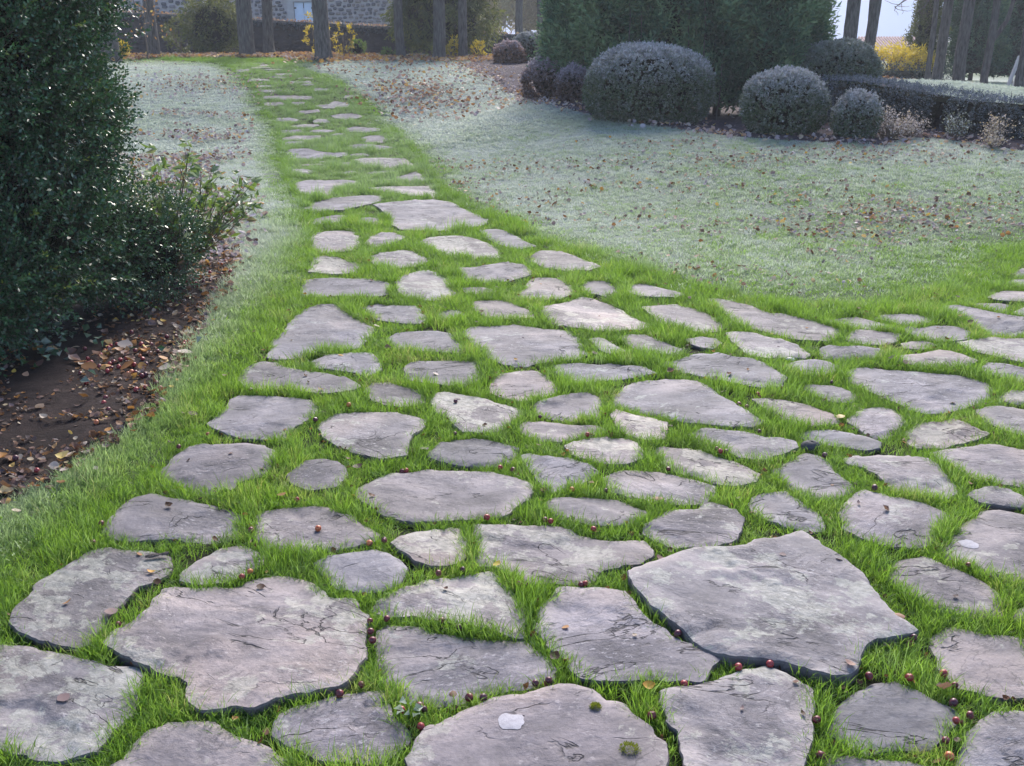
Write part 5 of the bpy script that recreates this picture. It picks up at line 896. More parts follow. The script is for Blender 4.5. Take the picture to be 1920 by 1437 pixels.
# drift of leaves on the rise right of the path
X1, Y1 = blob(-1.75, 19.4, 1.1, 2.1, 620, .35); X2, Y2 = g.uniform(-4.6, 0, 900), g.uniform(16, 25, 900)
k = (edist(X2, Y2, PATH_POLY) > .3) & ~inside(X2, Y2, PATH_POLY) & ~inside(X2, Y2, BEDR_POLY); X2, Y2 = X2[k], Y2[k]
X = np.concatenate([X1, X2]); Y = np.concatenate([Y1, Y2]); n = len(X)
litter('leaf_drift', X, Y, g.uniform(.04, .085, n), tints(n, (3, 3, 3, 2, .8, 1.5)), np.clip(g.normal(.22, .22, n), 0, .8), .035, 'drift of orange and brown leaves on the frosty rise right of the path')
# carpet of leaves under the trees along the crest
X1, Y1 = g.uniform(-11, .2, 5200), g.normal(26.7, .7, 5200)
X2, Y2 = g.uniform(5, 13.5, 1500), 21 + (g.uniform(5, 13.5, 1500) * 0) + g.normal(2.6, 1.0, 1500)
k = ~((X1 < -5.6) & (Y1 < 26.3) & (X1 > -9)); X1, Y1 = X1[k], Y1[k]
X = np.concatenate([X1, X2]); Y = np.concatenate([Y1, Y2]); n = len(X)
litter('leaf_carpet', X, Y, g.uniform(.06, .12, n), tints(n, (1, 2, 4, 4, 1.5, 2)), np.clip(g.normal(.1, .15, n), 0, .6), .04, 'carpet of orange leaves under the trees along the crest')
# right lawn, thin scatter, denser on the bare patch
X1, Y1 = g.uniform(-1.2, 6.5, 5500), g.uniform(6.6, 13.2, 5500); k_ = fbm(X1 * 1.1, Y1 * 1.6, 66) + g.normal(0, .05, 5500) > .53; X1, Y1 = X1[k_], Y1[k_]; X2, Y2 = blob(3.5, 9.0, 1.3, .8, 700); X3, Y3 = blob(3.3, 11.6, 2.6, .5, 420)
X = np.concatenate([X1, X2, X3]); Y = np.concatenate([Y1, Y2, Y3]); k = (~inside(X, Y, PATH_POLY)) & (edist(X, Y, PATH_POLY) > .1); X, Y = X[k], Y[k]; n = len(X)
litter('leaf_scatter', X, Y, g.uniform(.018, .045, n), tints(n, (7, 4, 1.6, 1.3, .8, 2.5)), np.clip(g.normal(.2, .25, n), 0, .8), .026, 'small brown and yellow leaves scattered over the right lawn')
# bed edge
X1, Y1 = [], []
for i in range(len(BED_R) - 1):
    a, b = BED_R[i], BED_R[i + 1]; m = int(math.dist(a, b) * 75); t = g.uniform(0, 1, m)
    X1.append(a[0] + (b[0] - a[0]) * t + g.normal(0, .22, m)); Y1.append(a[1] + (b[1] - a[1]) * t + g.normal(.12, .2, m))
X = np.concatenate(X1); Y = np.concatenate(Y1); x_, y_ = g.uniform(-.6, 5.5, 900), g.uniform(12.6, 24, 900); k = inside(x_, y_, BEDR_POLY)
X = np.concatenate([X, x_[k]]); Y = np.concatenate([Y, y_[k]]); n = len(X)
litter('bed_leaves', X, Y, g.uniform(.03, .07, n), tints(n, (2, 3, 2, 1, .6, 3)), np.clip(g.normal(.35, .3, n), 0, .9), .03, 'frosted dead leaves along the front of the flower bed')
# crumbs and old leaves on the near soil bed
X, Y = g.uniform(-4.2, -1.5, 9000), g.uniform(3.0, 7.8, 9000); k = inside(X, Y, BEDL_POLY) & (fbm(X * 3, Y * 3, 71) > .44); X, Y = X[k], Y[k]; n = len(X)
litter('bed_crumbs', X, Y, g.uniform(.008, .032, n), tints(n, (6, 4, 1.2, .3, .2, 1.2)), np.clip(g.normal(.03, .08, n), 0, .4), .026, 'dark leaf crumbs covering the soil bed', .35)
X, Y = [], []
for i in range(len(BED_L) - 2):
    a_, c_ = BED_L[i], BED_L[i + 1]; m_ = int(math.dist(a_, c_) * 130); t = g.uniform(0, 1, m_); X.append(a_[0] + (c_[0] - a_[0]) * t - np.abs(g.normal(0, .22, m_)) + .03); Y.append(a_[1] + (c_[1] - a_[1]) * t + g.normal(0, .1, m_))
X = np.concatenate(X); Y = np.concatenate(Y); n = len(X)
litter('bed_litter', X, Y, g.uniform(.018, .048, n), tints(n, (6, 5, 2.2, .8, .5, 2.4)), np.clip(g.normal(.06, .12, n), 0, .6), .026, 'brown and dark leaf litter along the edge of the soil bed')
# crumbs caught in the joints
X, Y = g.uniform(-1.6, 4.2, 5000), g.uniform(1.8, 8.0, 5000); k = inside(X, Y, PATH_POLY) & in_view(X, Y); X, Y = X[k], Y[k]
k, dm = clear_of_stones(X, Y, 0); k &= dm < .03; X, Y = X[k][:900], Y[k][:900]; n = len(X)
litter('joint_crumbs', X, Y, g.uniform(.010, .024, n), tints(n, (6, 4, 1, .2, .1, .8)), np.zeros(n), .018, 'dark leaf crumbs caught beside the stones')

def ground_top(x, y):
    """height of the stone or soil surface"""
    for p, b, u, s_ in zip(STONES, SB, STONE_UP, stones):
        if b[0] < x < b[1] and b[2] < y < b[3] and bool(inside(np.array([x]), np.array([y]), p)[0]):
            me = s_.data; loc = Vector((x - s_.location.x, y - s_.location.y, 5))
            hit = s_.ray_cast(loc, Vector((0, 0, -1)))
            if hit[0]: return hit[1].z, True
            return g1(x, y) + u, True
    return g1(x, y) + .012, False

bpy.context.view_layer.update()
LEAFM = []
for q, (V0, F0) in enumerate(PROTO):
    for tv in (.03, .22, .38, .55, .72, .86, 1.0):
        fv = (0, .0, .1, .25)[(q + int(tv * 10)) % 4]
        me = mesh_np('fallen_leaf', V0, F0, {'tint': np.full(len(V0), tv) + g.normal(0, .02, len(V0)), 'frost': np.full(len(V0), fv)}, True)
        me.materials.append(M['leaf']); LEAFM.append((tv, me))
WORDS = {.03: 'blackened', .22: 'dark brown', .38: 'reddish brown', .55: 'orange', .72: 'ochre', .86: 'yellow', 1.0: 'pale tan'}
MARKS = [(.85, 2.65, 'by the largest raised slab'), (-.85, 2.4, 'by the large left slab'), (.07, 2.0, 'by the lichen crusted slab'), (1.25, 2.0, 'by the grey five sided slab'),
         (1.65, 2.9, 'by the white spotted slab'), (-1.35, 2.9, 'at the lower left edge'), (-.3, 3.25, 'by the wide middle slab'), (-1.2, 4.2, 'along the left rim of the path'),
         (.95, 4.5, 'by the long triangular slab'), (2.3, 4.3, 'among the slabs on the right'), (-.3, 5.9, 'where the path narrows'), (2.6, 5.9, 'at the upper right of the paving'), (.2, 4.6, 'among the pale middle stones')]
def mark(x, y): return min(MARKS, key=lambda m_: math.hypot(m_[0] - x, m_[1] - y))[2]
def drop_leaf(x, y, size, wts, where, group):
    tv = random.choices((.03, .22, .38, .55, .72, .86, 1.0), wts)[0]
    me = random.choice([m for t, m in LEAFM if t == tv]); z, on = ground_top(x, y)
    o = bpy.data.objects.new('fallen_leaf', me); o.location = (x, y, z + size * .12 + (0 if on else .015))
    o.rotation_euler = (random.gauss(0, .28), random.gauss(0, .28), random.uniform(0, 6.28)); o.scale = (size,) * 3
    if 'bed' not in where: where = where + ' ' + mark(x, y)
    else: where = where + (' near the grass edge' if x > -1.95 else ' in the drift by the bush' if y > 4.6 else ' on the open near part')
    link(o); tag(o, '%s dead leaf %s' % (WORDS[tv], where), 'leaf', group + ', ' + WORDS[tv])
cnt = 0
# leaves under the bush edge, in two drifts, and in the bed
for (cx, cy, rx, ry, n_, wts, s0, s1) in ((-2.2, 4.95, .38, .13, 46, (1, 2, 3, 3, 2, .7, 4), .035, .07), (-2.0, 3.55, .32, .14, 22, (1, 2, 3, 2, 1, .3, 2), .03, .06), (-2.35, 4.2, .5, .5, 40, (2, 3, 2, 1, 1, .2, 2), .022, .05), (-1.85, 6.3, .22, .9, 34, (2, 3, 2, 1, 1, 1, 3), .025, .05)):
    for _ in range(n_):
        x, y = random.gauss(cx, rx), random.gauss(cy, ry)
        if inside(np.array([x]), np.array([y]), BEDL_POLY)[0]: drop_leaf(x, y, random.uniform(s0, s1), wts, 'on the soil bed', 'fallen leaves on the soil bed')
n_ = 0
while n_ < 58:
    y = random.uniform(2.0, 7.2); x = random.uniform(-1.4, min(3.6, y * .52))
    z, on = ground_top(x, y)
    if not on or abs(x) > y * .53: continue
    drop_leaf(x, y, random.uniform(.014, .034), (3, 4, 2, 1, .6, .3, 1), 'on the flagstones', 'fallen leaves on the flagstones'); n_ += 1
n_ = 0
while n_ < 60:
    y = random.uniform(2.0, 6.8); x = random.uniform(-1.5, min(3.6, y * .52)); z, on = ground_top(x, y)
    if on or abs(x) > y * .53: continue
    drop_leaf(x, y, random.uniform(.022, .042), (3, 4, 2, 1, .5, .3, 1), 'caught in the joints', 'fallen leaves in the joints'); n_ += 1

def apple_mesh(seed):
    rn = random.Random(seed); V = []; F = []; nu, nv = 12, 8
    for j in range(nv + 1):
        t = PI * j / nv; r = math.sin(t) ** .9; z = math.cos(t) * .92
        z -= .22 * math.exp(-(r / .30) ** 2) * (1 if z > 0 else -.6)
        for i in range(nu): V.append((r * math.cos(2 * PI * i / nu) * (1 + .03 * rn.uniform(-1, 1)), r * math.sin(2 * PI * i / nu), z))
    for j in range(nv):
        for i in range(nu): F.append((j * nu + i, (j + 1) * nu + i, (j + 1) * nu + (i + 1) % nu, j * nu + (i + 1) % nu))
    return mesh_np('crab_apple', V, np.array(F), None, True)
def apple_mat(name, c0, c1):
    m, nt, out = new_mat(name); q = NT(nt); tc = q.n('ShaderNodeTexCoord').outputs['Object']
    c = q.ramp(q.noise(tc, 1.6, 4), [(.35, c0), (.65, c1)])
    c = q.mix(q.ramp(q.noise(tc, 14, 2), [(.68, 0.), (.72, .6)]), c, (.5, .35, .2))
    p = q.n('ShaderNodeBsdfPrincipled', ins={'Base Color': c, 'Roughness': .4, 'Specular IOR Level': .5}); nt.links.new(p.outputs[0], out.inputs[0]); return m
AM = [('deep red', apple_mat('deep_red_skin', (.06, .006, .014), (.18, .016, .028))), ('bright red', apple_mat('red_skin', (.20, .015, .025), (.36, .035, .035))),
      ('purplish', apple_mat('purple_skin', (.035, .008, .020), (.11, .012, .030))), ('orange red', apple_mat('orange_skin', (.42, .07, .03), (.55, .20, .07)))]
stalk_bm = None
AME = []
for q, (nm, mt) in enumerate(AM):
    me = apple_mesh(q); me.materials.append(mt); AME.append((nm, me))
sv = [(math.cos(t) * .06, math.sin(t) * .06, 0) for t in (0, 2.1, 4.2)] + [(math.cos(t) * .05 + .25, math.sin(t) * .05, .8) for t in (0, 2.1, 4.2)]
STK = mesh_np('stalk', sv, np.array([(0, 1, 4, 3), (1, 2, 5, 4), (2, 0, 3, 5)])); STK.materials.append(M['twig'])
for cx_, cy_, sx_, sy_, n_ in ((-1.98, 6.85, .10, .28, 20), (-2.02, 6.55, .16, .12, 10), (-2.0, 5.22, .22, .12, 18), (-2.1, 4.85, .14, .08, 10)):
    APPLES += [(random.gauss(cx_, sx_), random.gauss(cy_, sy_), 1) for _ in range(n_)]
APPLES = [a_ for a_ in APPLES if not a_[2] or inside(np.array([a_[0]]), np.array([a_[1]]), BEDL_POLY)[0]]
for (x, y, bed) in APPLES:
    nm, me = random.choices(AME, (5, 4, 3, 1.2) if not bed else (4, 7, 1, 1))[0]
    z, on = ground_top(x, y); s_ = random.uniform(.0085, .0118) if not bed else random.uniform(.010, .0135)
    o = bpy.data.objects.new('crab_apple', me); o.scale = (s_,) * 3; o.location = (x, y, z + s_ * .85 + (0 if on else .006)); o.rotation_euler = (random.gauss(0, .9), random.gauss(0, .9), random.uniform(0, 6))
    link(o)
    where = 'lying on the soil bed by the bush' if bed else ('on a flagstone ' + mark(x, y) if on else 'in the joints ' + mark(x, y))
    if bed: where += ' near the grass edge' if x > -1.85 else ' among the leaves at its back' if y > 4.6 else ' on its open near part'
    tag(o, '%s crab apple %s' % (nm, where.replace('lying on the soil bed by the bush', 'on the soil bed')), 'crab apple', 'crab apples %s, %s' % (where, nm))
    if y < 4.2: so_ = bpy.data.objects.new('stalk', STK); so_.location = (0, 0, .7); link(so_, o)

# pebbles, lichen, moss, clover, bark strip
def pebble(loc, s3, mat, label, cat='pebble', seed=0, name='pebble'):
    V = []; F = []; nu, nv = 12, 8
    for j in range(nv + 1):
        for i in range(nu):
            t, p = PI * j / nv, 2 * PI * i / nu; k = 1 + .22 * (vnoise(np.array(i * .7 + seed), np.array(j * .7), seed) - .5)
            V.append((math.sin(t) * math.cos(p) * s3[0] * k, math.sin(t) * math.sin(p) * s3[1] * k, math.cos(t) * s3[2] * k))
    for j in range(nv):
        for i in range(nu): F.append((j * nu + i, (j + 1) * nu + i, (j + 1) * nu + (i + 1) % nu, j * nu + (i + 1) % nu))
    o = mobj(name, mesh_np(name, V, np.array(F), None, True), mat, None, loc); return tag(o, label, cat)

# ---------------------------------------------------------------- foliage builders
def unit(a): return a / (np.linalg.norm(a, axis=-1, keepdims=True) + 1e-9)
def leaf_quads(P, D, L, Wd, tint, frost, fold=.25, sd_=None):
    """folded leaf: root P, direction D, length L, width Wd -> verts, tris, attrs"""
    n = len(P); S = unit(np.cross(D, unit(g.normal(0, 1, (n, 3))))); U = np.cross(S, D)
    L = np.broadcast_to(L, n)[:, None]; Wd = np.broadcast_to(Wd, n)[:, None]
    mid = P + D * L * .48 + U * Wd * fold
    V = np.stack([P, mid - S * Wd * .5, P + D * L - U * Wd * .15, mid + S * Wd * .5, P + D * L * .5], 1)
    b = np.arange(n)[:, None] * 5
    F = np.concatenate([b + np.array([0, 1, 4]), b + np.array([1, 2, 4]), b + np.array([0, 4, 3]), b + np.array([4, 2, 3])])
    return V.reshape(-1, 3), F, np.repeat(tint, 5), np.repeat(frost, 5)
def leaf_tris(P, D, L, Wd, tint, frost):
    n = len(P); S = unit(np.cross(D, unit(g.normal(0, 1, (n, 3)))))
    L = np.broadcast_to(L, n)[:, None]; Wd = np.broadcast_to(Wd, n)[:, None]
    V = np.stack([P, P + D * L * .45 - S * Wd * .5, P + D * L, P + D * L * .45 + S * Wd * .5], 1)
    b = np.arange(n)[:, None] * 4
    F = (b + np.array([0, 1, 2, 3]))
    return V.reshape(-1, 3), F, np.repeat(tint, 4), np.repeat(frost, 4)
def foliage(name, parts, mat, parent, label=None):
    """parts: list of (V,F,t,f) all with the same face size"""
    off = 0; Vs, Fs, T, Fr = [], [], [], []
    for V, F, t, f in parts:
        Vs.append(V); Fs.append(F + off); T.append(t); Fr.append(f); off += len(V)
    sizes = {F.shape[1] for F in Fs}
    Fl = [np.concatenate([F for F in Fs if F.shape[1] == s]) for s in sizes]
    me = mesh_np(name, np.concatenate(Vs), Fl, {'tint': np.concatenate(T), 'frost': np.concatenate(Fr)})
    return mobj(name, me, mat, parent)
def tube_arr(pts, rad, k=6):
    pts = np.asarray(pts, float); n = len(pts); V = []; F = []
    T = unit(np.gradient(pts, axis=0)); up = np.array([0.13, .97, .21])
    A = unit(np.cross(T, up)); B = np.cross(T, A)
    for i in range(n):
        r = rad[i] if np.ndim(rad) else rad
        for j in range(k): a = 2 * PI * j / k; V.append(pts[i] + r * (A[i] * math.cos(a) + B[i] * math.sin(a)))
    for i in range(n - 1):
        for j in range(k): F.append((i * k + j, i * k + (j + 1) % k, (i + 1) * k + (j + 1) % k, (i + 1) * k + j))
    return np.array(V), np.array(F)
def tubes(name, lst, mat, parent, smooth=True):
    off = 0; Vs, Fs = [], []
    for V, F in lst: Vs.append(V); Fs.append(F + off); off += len(V)
    return mobj(name, mesh_np(name, np.concatenate(Vs), np.concatenate(Fs), {'tint': np.full(off, .5), 'frost': np.zeros(off)}, smooth), mat, parent)
def crooked(p0, p1, n, amp, seed):
    t = np.linspace(0, 1, n); q = np.random.default_rng(seed)
    P = np.outer(1 - t, p0) + np.outer(t, p1)
    w_ = np.cumsum(q.normal(0, amp, (n, 3)), 0); w_ -= np.outer(t, w_[-1]); return P + w_
def ell_samples(n, c, r, zmin=None, bottom=-1):
    d = unit(g.normal(0, 1, (int(n * 1.6), 3))); d = d[d[:, 2] > bottom][:n]
    P = np.array(c) + d * np.array(r); N = unit(d / np.array(r))
    if zmin is not None: k = P[:, 2] > zmin; P, N = P[k], N[k]
    return P, N
def lump_noise(P, s, seed): return (fbm(P[:, 0] * s + P[:, 2] * s * .7, P[:, 1] * s - P[:, 2] * s * .9 + 7, seed) - .5) * 2
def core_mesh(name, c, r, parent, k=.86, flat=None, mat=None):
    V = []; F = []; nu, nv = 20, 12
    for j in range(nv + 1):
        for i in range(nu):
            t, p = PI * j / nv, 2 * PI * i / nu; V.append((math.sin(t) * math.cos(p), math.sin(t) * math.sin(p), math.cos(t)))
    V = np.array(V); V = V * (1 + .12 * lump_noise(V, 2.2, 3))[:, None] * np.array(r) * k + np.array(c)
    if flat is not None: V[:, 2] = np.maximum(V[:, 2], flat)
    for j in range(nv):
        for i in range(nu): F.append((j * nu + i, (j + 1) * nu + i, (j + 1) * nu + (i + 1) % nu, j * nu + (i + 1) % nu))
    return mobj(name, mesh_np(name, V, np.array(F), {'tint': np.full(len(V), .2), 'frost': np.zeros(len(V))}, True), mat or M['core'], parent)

# ---------------------------------------------------------------- big evergreen bush at the left
bush = tag(empty('evergreen_bush', (-3.05, 5.6, g1(-3.05, 5.6))), 'tall dark evergreen bush with small glossy leaves at the left edge', 'bush')
bz = bush.location.z; B0 = np.array(bush.location)
LUMPS = [((-3.15, 5.75, 1.15), (1.02, .95, .80)), ((-3.2, 5.9, 1.95), (1.10, 1.0, .85)), ((-2.85, 5.35, 1.45), (.70, .65, .62)), ((-2.75, 5.25, .62), (.62, .55, .46)),
         ((-3.35, 5.0, .75), (.75, .55, .60)), ((-3.4, 4.95, 1.6), (.7, .6, .7)), ((-2.62, 5.75, 1.10), (.50, .5, .42)), ((-2.50, 5.9, .42), (.42, .45, .36)), ((-2.9, 5.7, 2.6), (.62, .6, .5)), ((-3.9, 5.4, 2.2), (.9, .8, .8)), ((-2.45, 5.7, 1.75), (.32, .4, .34)), ((-2.95, 4.80, .50), (.62, .42, .44))]
LUMPS = [((c[0] - (.17 if c[2] > .7 else .05), c[1], c[2]), r) for c, r in LUMPS]
def sprigs(P, N, ln, nl, L, Wd, tint_mu, frost_fn=None, up=.45, spread=.5, seed=0):
    n = len(P); D = unit(N * .9 + g.normal(0, spread, (n, 3)) + np.array([0, 0, up]))
    ln = np.broadcast_to(ln, n)
    t = (np.arange(nl) + .5) / nl
    bend = unit(g.normal(0, 1, (n, 3))) * .12
    Q = P[:, None, :] + D[:, None, :] * (t[None, :, None] * ln[:, None, None]) + bend[:, None, :] * (t ** 2)[None, :, None] * ln[:, None, None]
    S = unit(np.cross(D, unit(g.normal(0, 1, (n, 3))))); U = np.cross(D, S)
    a = (np.arange(nl) * 2.4)[None, :] + g.uniform(0, 6.28, n)[:, None] + g.normal(0, .3, (n, nl))
    rad_ = S[:, None, :] * np.cos(a)[..., None] + U[:, None, :] * np.sin(a)[..., None]
    LD = unit(rad_ * .9 + D[:, None, :] * (.55 + .6 * t[None, :, None]) + g.normal(0, .12, (n, nl, 3)))
    tn = np.clip(tint_mu + g.normal(0, .13, n)[:, None] + g.normal(0, .12, (n, nl)) + .12 * t[None, :], 0, 1)
    sz = g.uniform(.7, 1.25, (n, nl)) * (1.05 - .35 * t[None, :])
    Q = Q.reshape(-1, 3); LD = LD.reshape(-1, 3); tn = tn.ravel(); sz = sz.ravel()
    fr = frost_fn(Q, LD) if frost_fn else np.zeros(len(Q))
    ends = P + D * ln[:, None]
    return Q, LD, L * sz, Wd * sz, tn, fr, (P, ends)
def stems(P, E, r=.002):
    n = len(P); D = unit(E - P); S = unit(np.cross(D, unit(g.normal(0, 1, (n, 3))))) * r; U = np.cross(D, S)
    V = np.stack([P - S, P + S, E, P - U, P + U], 1).reshape(-1, 3); b = np.arange(n)[:, None] * 5
    F = np.concatenate([b + np.array([0, 1, 2]), b + np.array([3, 4, 2])]); return V, F
PP, NN = [], []
for i, (c, r) in enumerate(LUMPS):
    n = int(2300 * (r[0] * r[1] + r[0] * r[2] + r[1] * r[2]))
    P, N = ell_samples(n, c, r, bz + .12); k = np.ones(len(P), bool)
    P = P + N * (lump_noise(P, 3.0, 5 + i) * .09 - g.uniform(0, .22, len(P)) ** 1.2)[:, None]
    for j, (c2, r2) in enumerate(LUMPS):
        if j != i: k &= (((P - np.array(c2)) / np.array(r2)) ** 2).sum(1) > .62
    k &= (N[:, 1] < .30) | (N[:, 0] > .35)
    PP.append(P[k]); NN.append(N[k])
PP = np.concatenate(PP); NN = np.concatenate(NN)
# gaps: fewer shoots in some pockets
k = (fbm(PP[:, 0] * 2.6 + PP[:, 2], PP[:, 2] * 2.6, 91) > .34) | (g.uniform(0, 1, len(PP)) < .35); PP, NN = PP[k], NN[k]
Q, LD, L_, W_, tn, fr, (sp_, se_) = sprigs(PP, NN, g.uniform(.09, .24, len(PP)), 13, .031, .016, .38)
# long shoots reaching out to the right
LS = []
for (tx, ty, tz, bx, by_, bz_) in ((-2.02, 5.5, 1.33, -2.5, 5.6, 1.02), (-2.02, 5.45, 1.22, -2.5, 5.5, .98), (-2.10, 5.4, 1.42, -2.55, 5.5, 1.15), (-2.08, 5.6, 1.78, -2.5, 5.7, 1.5), (-2.02, 5.7, 1.62, -2.5, 5.7, 1.4), (-2.16, 5.5, 2.0, -2.5, 5.7, 1.7), (-2.1, 5.5, 1.0, -2.5, 5.6, .85), (-2.15, 5.3, .8, -2.55, 5.4, .6), (-2.2, 5.4, 1.9, -2.6, 5.6, 1.6), (-2.12, 5.55, 1.5, -2.55, 5.6, 1.3)):
    for q in range(7):
        e = np.array([tx, ty, tz]) + g.normal(0, .06, 3); b = np.array([bx, by_, bz_]) + g.normal(0, .08, 3); t = g.uniform(.15, .95)
        LS.append((b + (e - b) * t, unit(e - b)))
LP = np.array([a for a, b in LS]); LN = np.array([b for a, b in LS])
Q2, LD2, L2, W2, tn2, fr2, (sp2_, se2_) = sprigs(LP, LN, g.uniform(.08, .16, len(LP)), 13, .030, .015, .45, spread=.22, up=.15)
ks = np.where((g.uniform(0, 1, len(PP)) < .060))[0]; SN = unit(NN[ks] + np.array([.35, -.1, .25]))
Q3, LD3, L3, W3, tn3, fr3, (sp3_, se3_) = sprigs(PP[ks] + NN[ks] * .03, SN, g.uniform(.14, .28, len(ks)), 19, .034, .017, .62, spread=.16, up=.2)
foliage('foliage', [leaf_quads(Q3, LD3, L3, W3, tn3, fr3)], M['box'], bush)
foliage('foliage', [leaf_tris(Q, LD, L_, W_ * 1.1, tn, fr), leaf_tris(Q2, LD2, L2, W2 * 1.1, tn2, fr2)], M['box'], bush)
def fix(o, root): o.location = (-root.location.x, -root.location.y, -root.location.z); return o
for ch in bush.children: ch.matrix_parent_inverse.identity(); fix(ch, bush)
V, F = stems(np.concatenate([sp_, sp2_, sp3_]), np.concatenate([se_, se2_, se3_]), .0018)
fix(mobj('twig', mesh_np('twig', V, F), M['twig'], bush), bush)
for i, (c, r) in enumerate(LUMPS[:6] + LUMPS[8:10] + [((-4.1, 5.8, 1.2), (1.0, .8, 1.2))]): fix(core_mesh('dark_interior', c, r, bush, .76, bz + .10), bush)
brs = []
for i, (a, b, r_) in enumerate((((-3.0, 5.5, 0), (-2.55, 4.95, .62), .016), ((-3.1, 5.4, 0), (-3.05, 4.55, .72), .014), ((-2.95, 5.6, 0), (-2.3, 5.2, .38), .012), ((-3.2, 5.3, 0), (-3.35, 4.5, .95), .014), ((-3.0, 5.5, 0), (-2.75, 4.8, .35), .010), ((-3.1, 5.5, 0), (-2.45, 5.1, .95), .013), ((-3.2, 5.5, .0), (-2.95, 4.75, 1.1), .012))):
    n_ = 9; P = crooked(np.array(a) + B0 * [0, 0, 1], np.array(b) + B0 * [0, 0, 1], n_, .02, i); P[:, 2] += .10 * np.sin(np.linspace(0, PI, n_)); brs.append(tube_arr(P, np.linspace(r_, r_ * .3, n_)))
fix(tubes('branch', brs, M['barkdark'], bush), bush)

# shrub with broader leaves beside it
sh = tag(empty('broadleaf_shrub', (-2.35, 6.9, 0)), 'low shrub with broad green and reddish leaves beside the evergreen bush', 'shrub')
sh.location.z = g1(-2.35, 6.9); brs = []; PQ, PD = [], []
for i in range(62):
    a = g.uniform(0, 2 * PI); rr = g.uniform(.12, .52); h = g.uniform(.35, .98) * (1.05 - .35 * rr / .5)
    e = np.array([-2.26 + math.cos(a) * rr, 6.85 + math.sin(a) * rr * .8, h]); P = crooked((-2.35, 6.9, 0), e, 8, .02, 300 + i)
    brs.append(tube_arr(P, np.linspace(.006, .002, 8), 5))
    for t in range(3, 8):
        for q in range(4): PQ.append(P[t] + g.normal(0, .02, 3)); PD.append(unit(np.array([g.normal(), g.normal(), g.normal(.25, .5)])))
PQ = np.array(PQ); PD = np.array(PD); n = len(PQ); tn = np.clip(g.normal(.55, .2, n) + (PQ[:, 2] < .35) * g.uniform(0, .5, n), 0, 1)
fix(foliage('foliage', [leaf_quads(PQ, PD, g.uniform(.05, .10, n), g.uniform(.025, .045, n), tn, np.clip(g.normal(.05, .08, n), 0, .4))], M['shrub'], sh), sh)
fix(tubes('stem', brs, M['twig'], sh), sh)
lw = tag(empty('low_shrub', (-2.45, 6.15, 0)), 'small dark glossy low bush between the tall bush and the broadleaf shrub', 'shrub')
P, N = ell_samples(900, (-2.45, 6.2, .38), (.48, .42, .36), .04); P += N * (lump_noise(P, 5, 4) * .05)[:, None]
Q, LD, L_, W_, tn, fr, (a_, b_) = sprigs(P, N, g.uniform(.07, .15, len(P)), 11, .022, .012, .5)
fix(foliage('foliage', [leaf_quads(Q, LD, L_, W_, tn, fr)], M['box'], lw), lw); fix(core_mesh('dark_interior', (-2.45, 6.2, .36), (.48, .42, .36), lw, .75, .02), lw)
# ivy leaves at the foot of the bush
iv = tag(empty('ivy_patch', (-2.75, 4.85, 0)), 'patch of dark ivy leaves creeping at the foot of the bush', 'ivy')
P = np.stack([g.normal(-2.75, .30, 260), g.normal(5.0, .20, 260), g.uniform(.03, .16, 260)], 1); D = unit(g.normal(0, 1, (260, 3)) * [1, 1, .35])
fix(foliage('foliage', [leaf_quads(P, D, g.uniform(.03, .055, 260), g.uniform(.03, .045, 260), np.clip(g.normal(.4, .2, 260), 0, .9), np.clip(g.normal(.1, .1, 260), 0, .5))], M['box'], iv), iv)

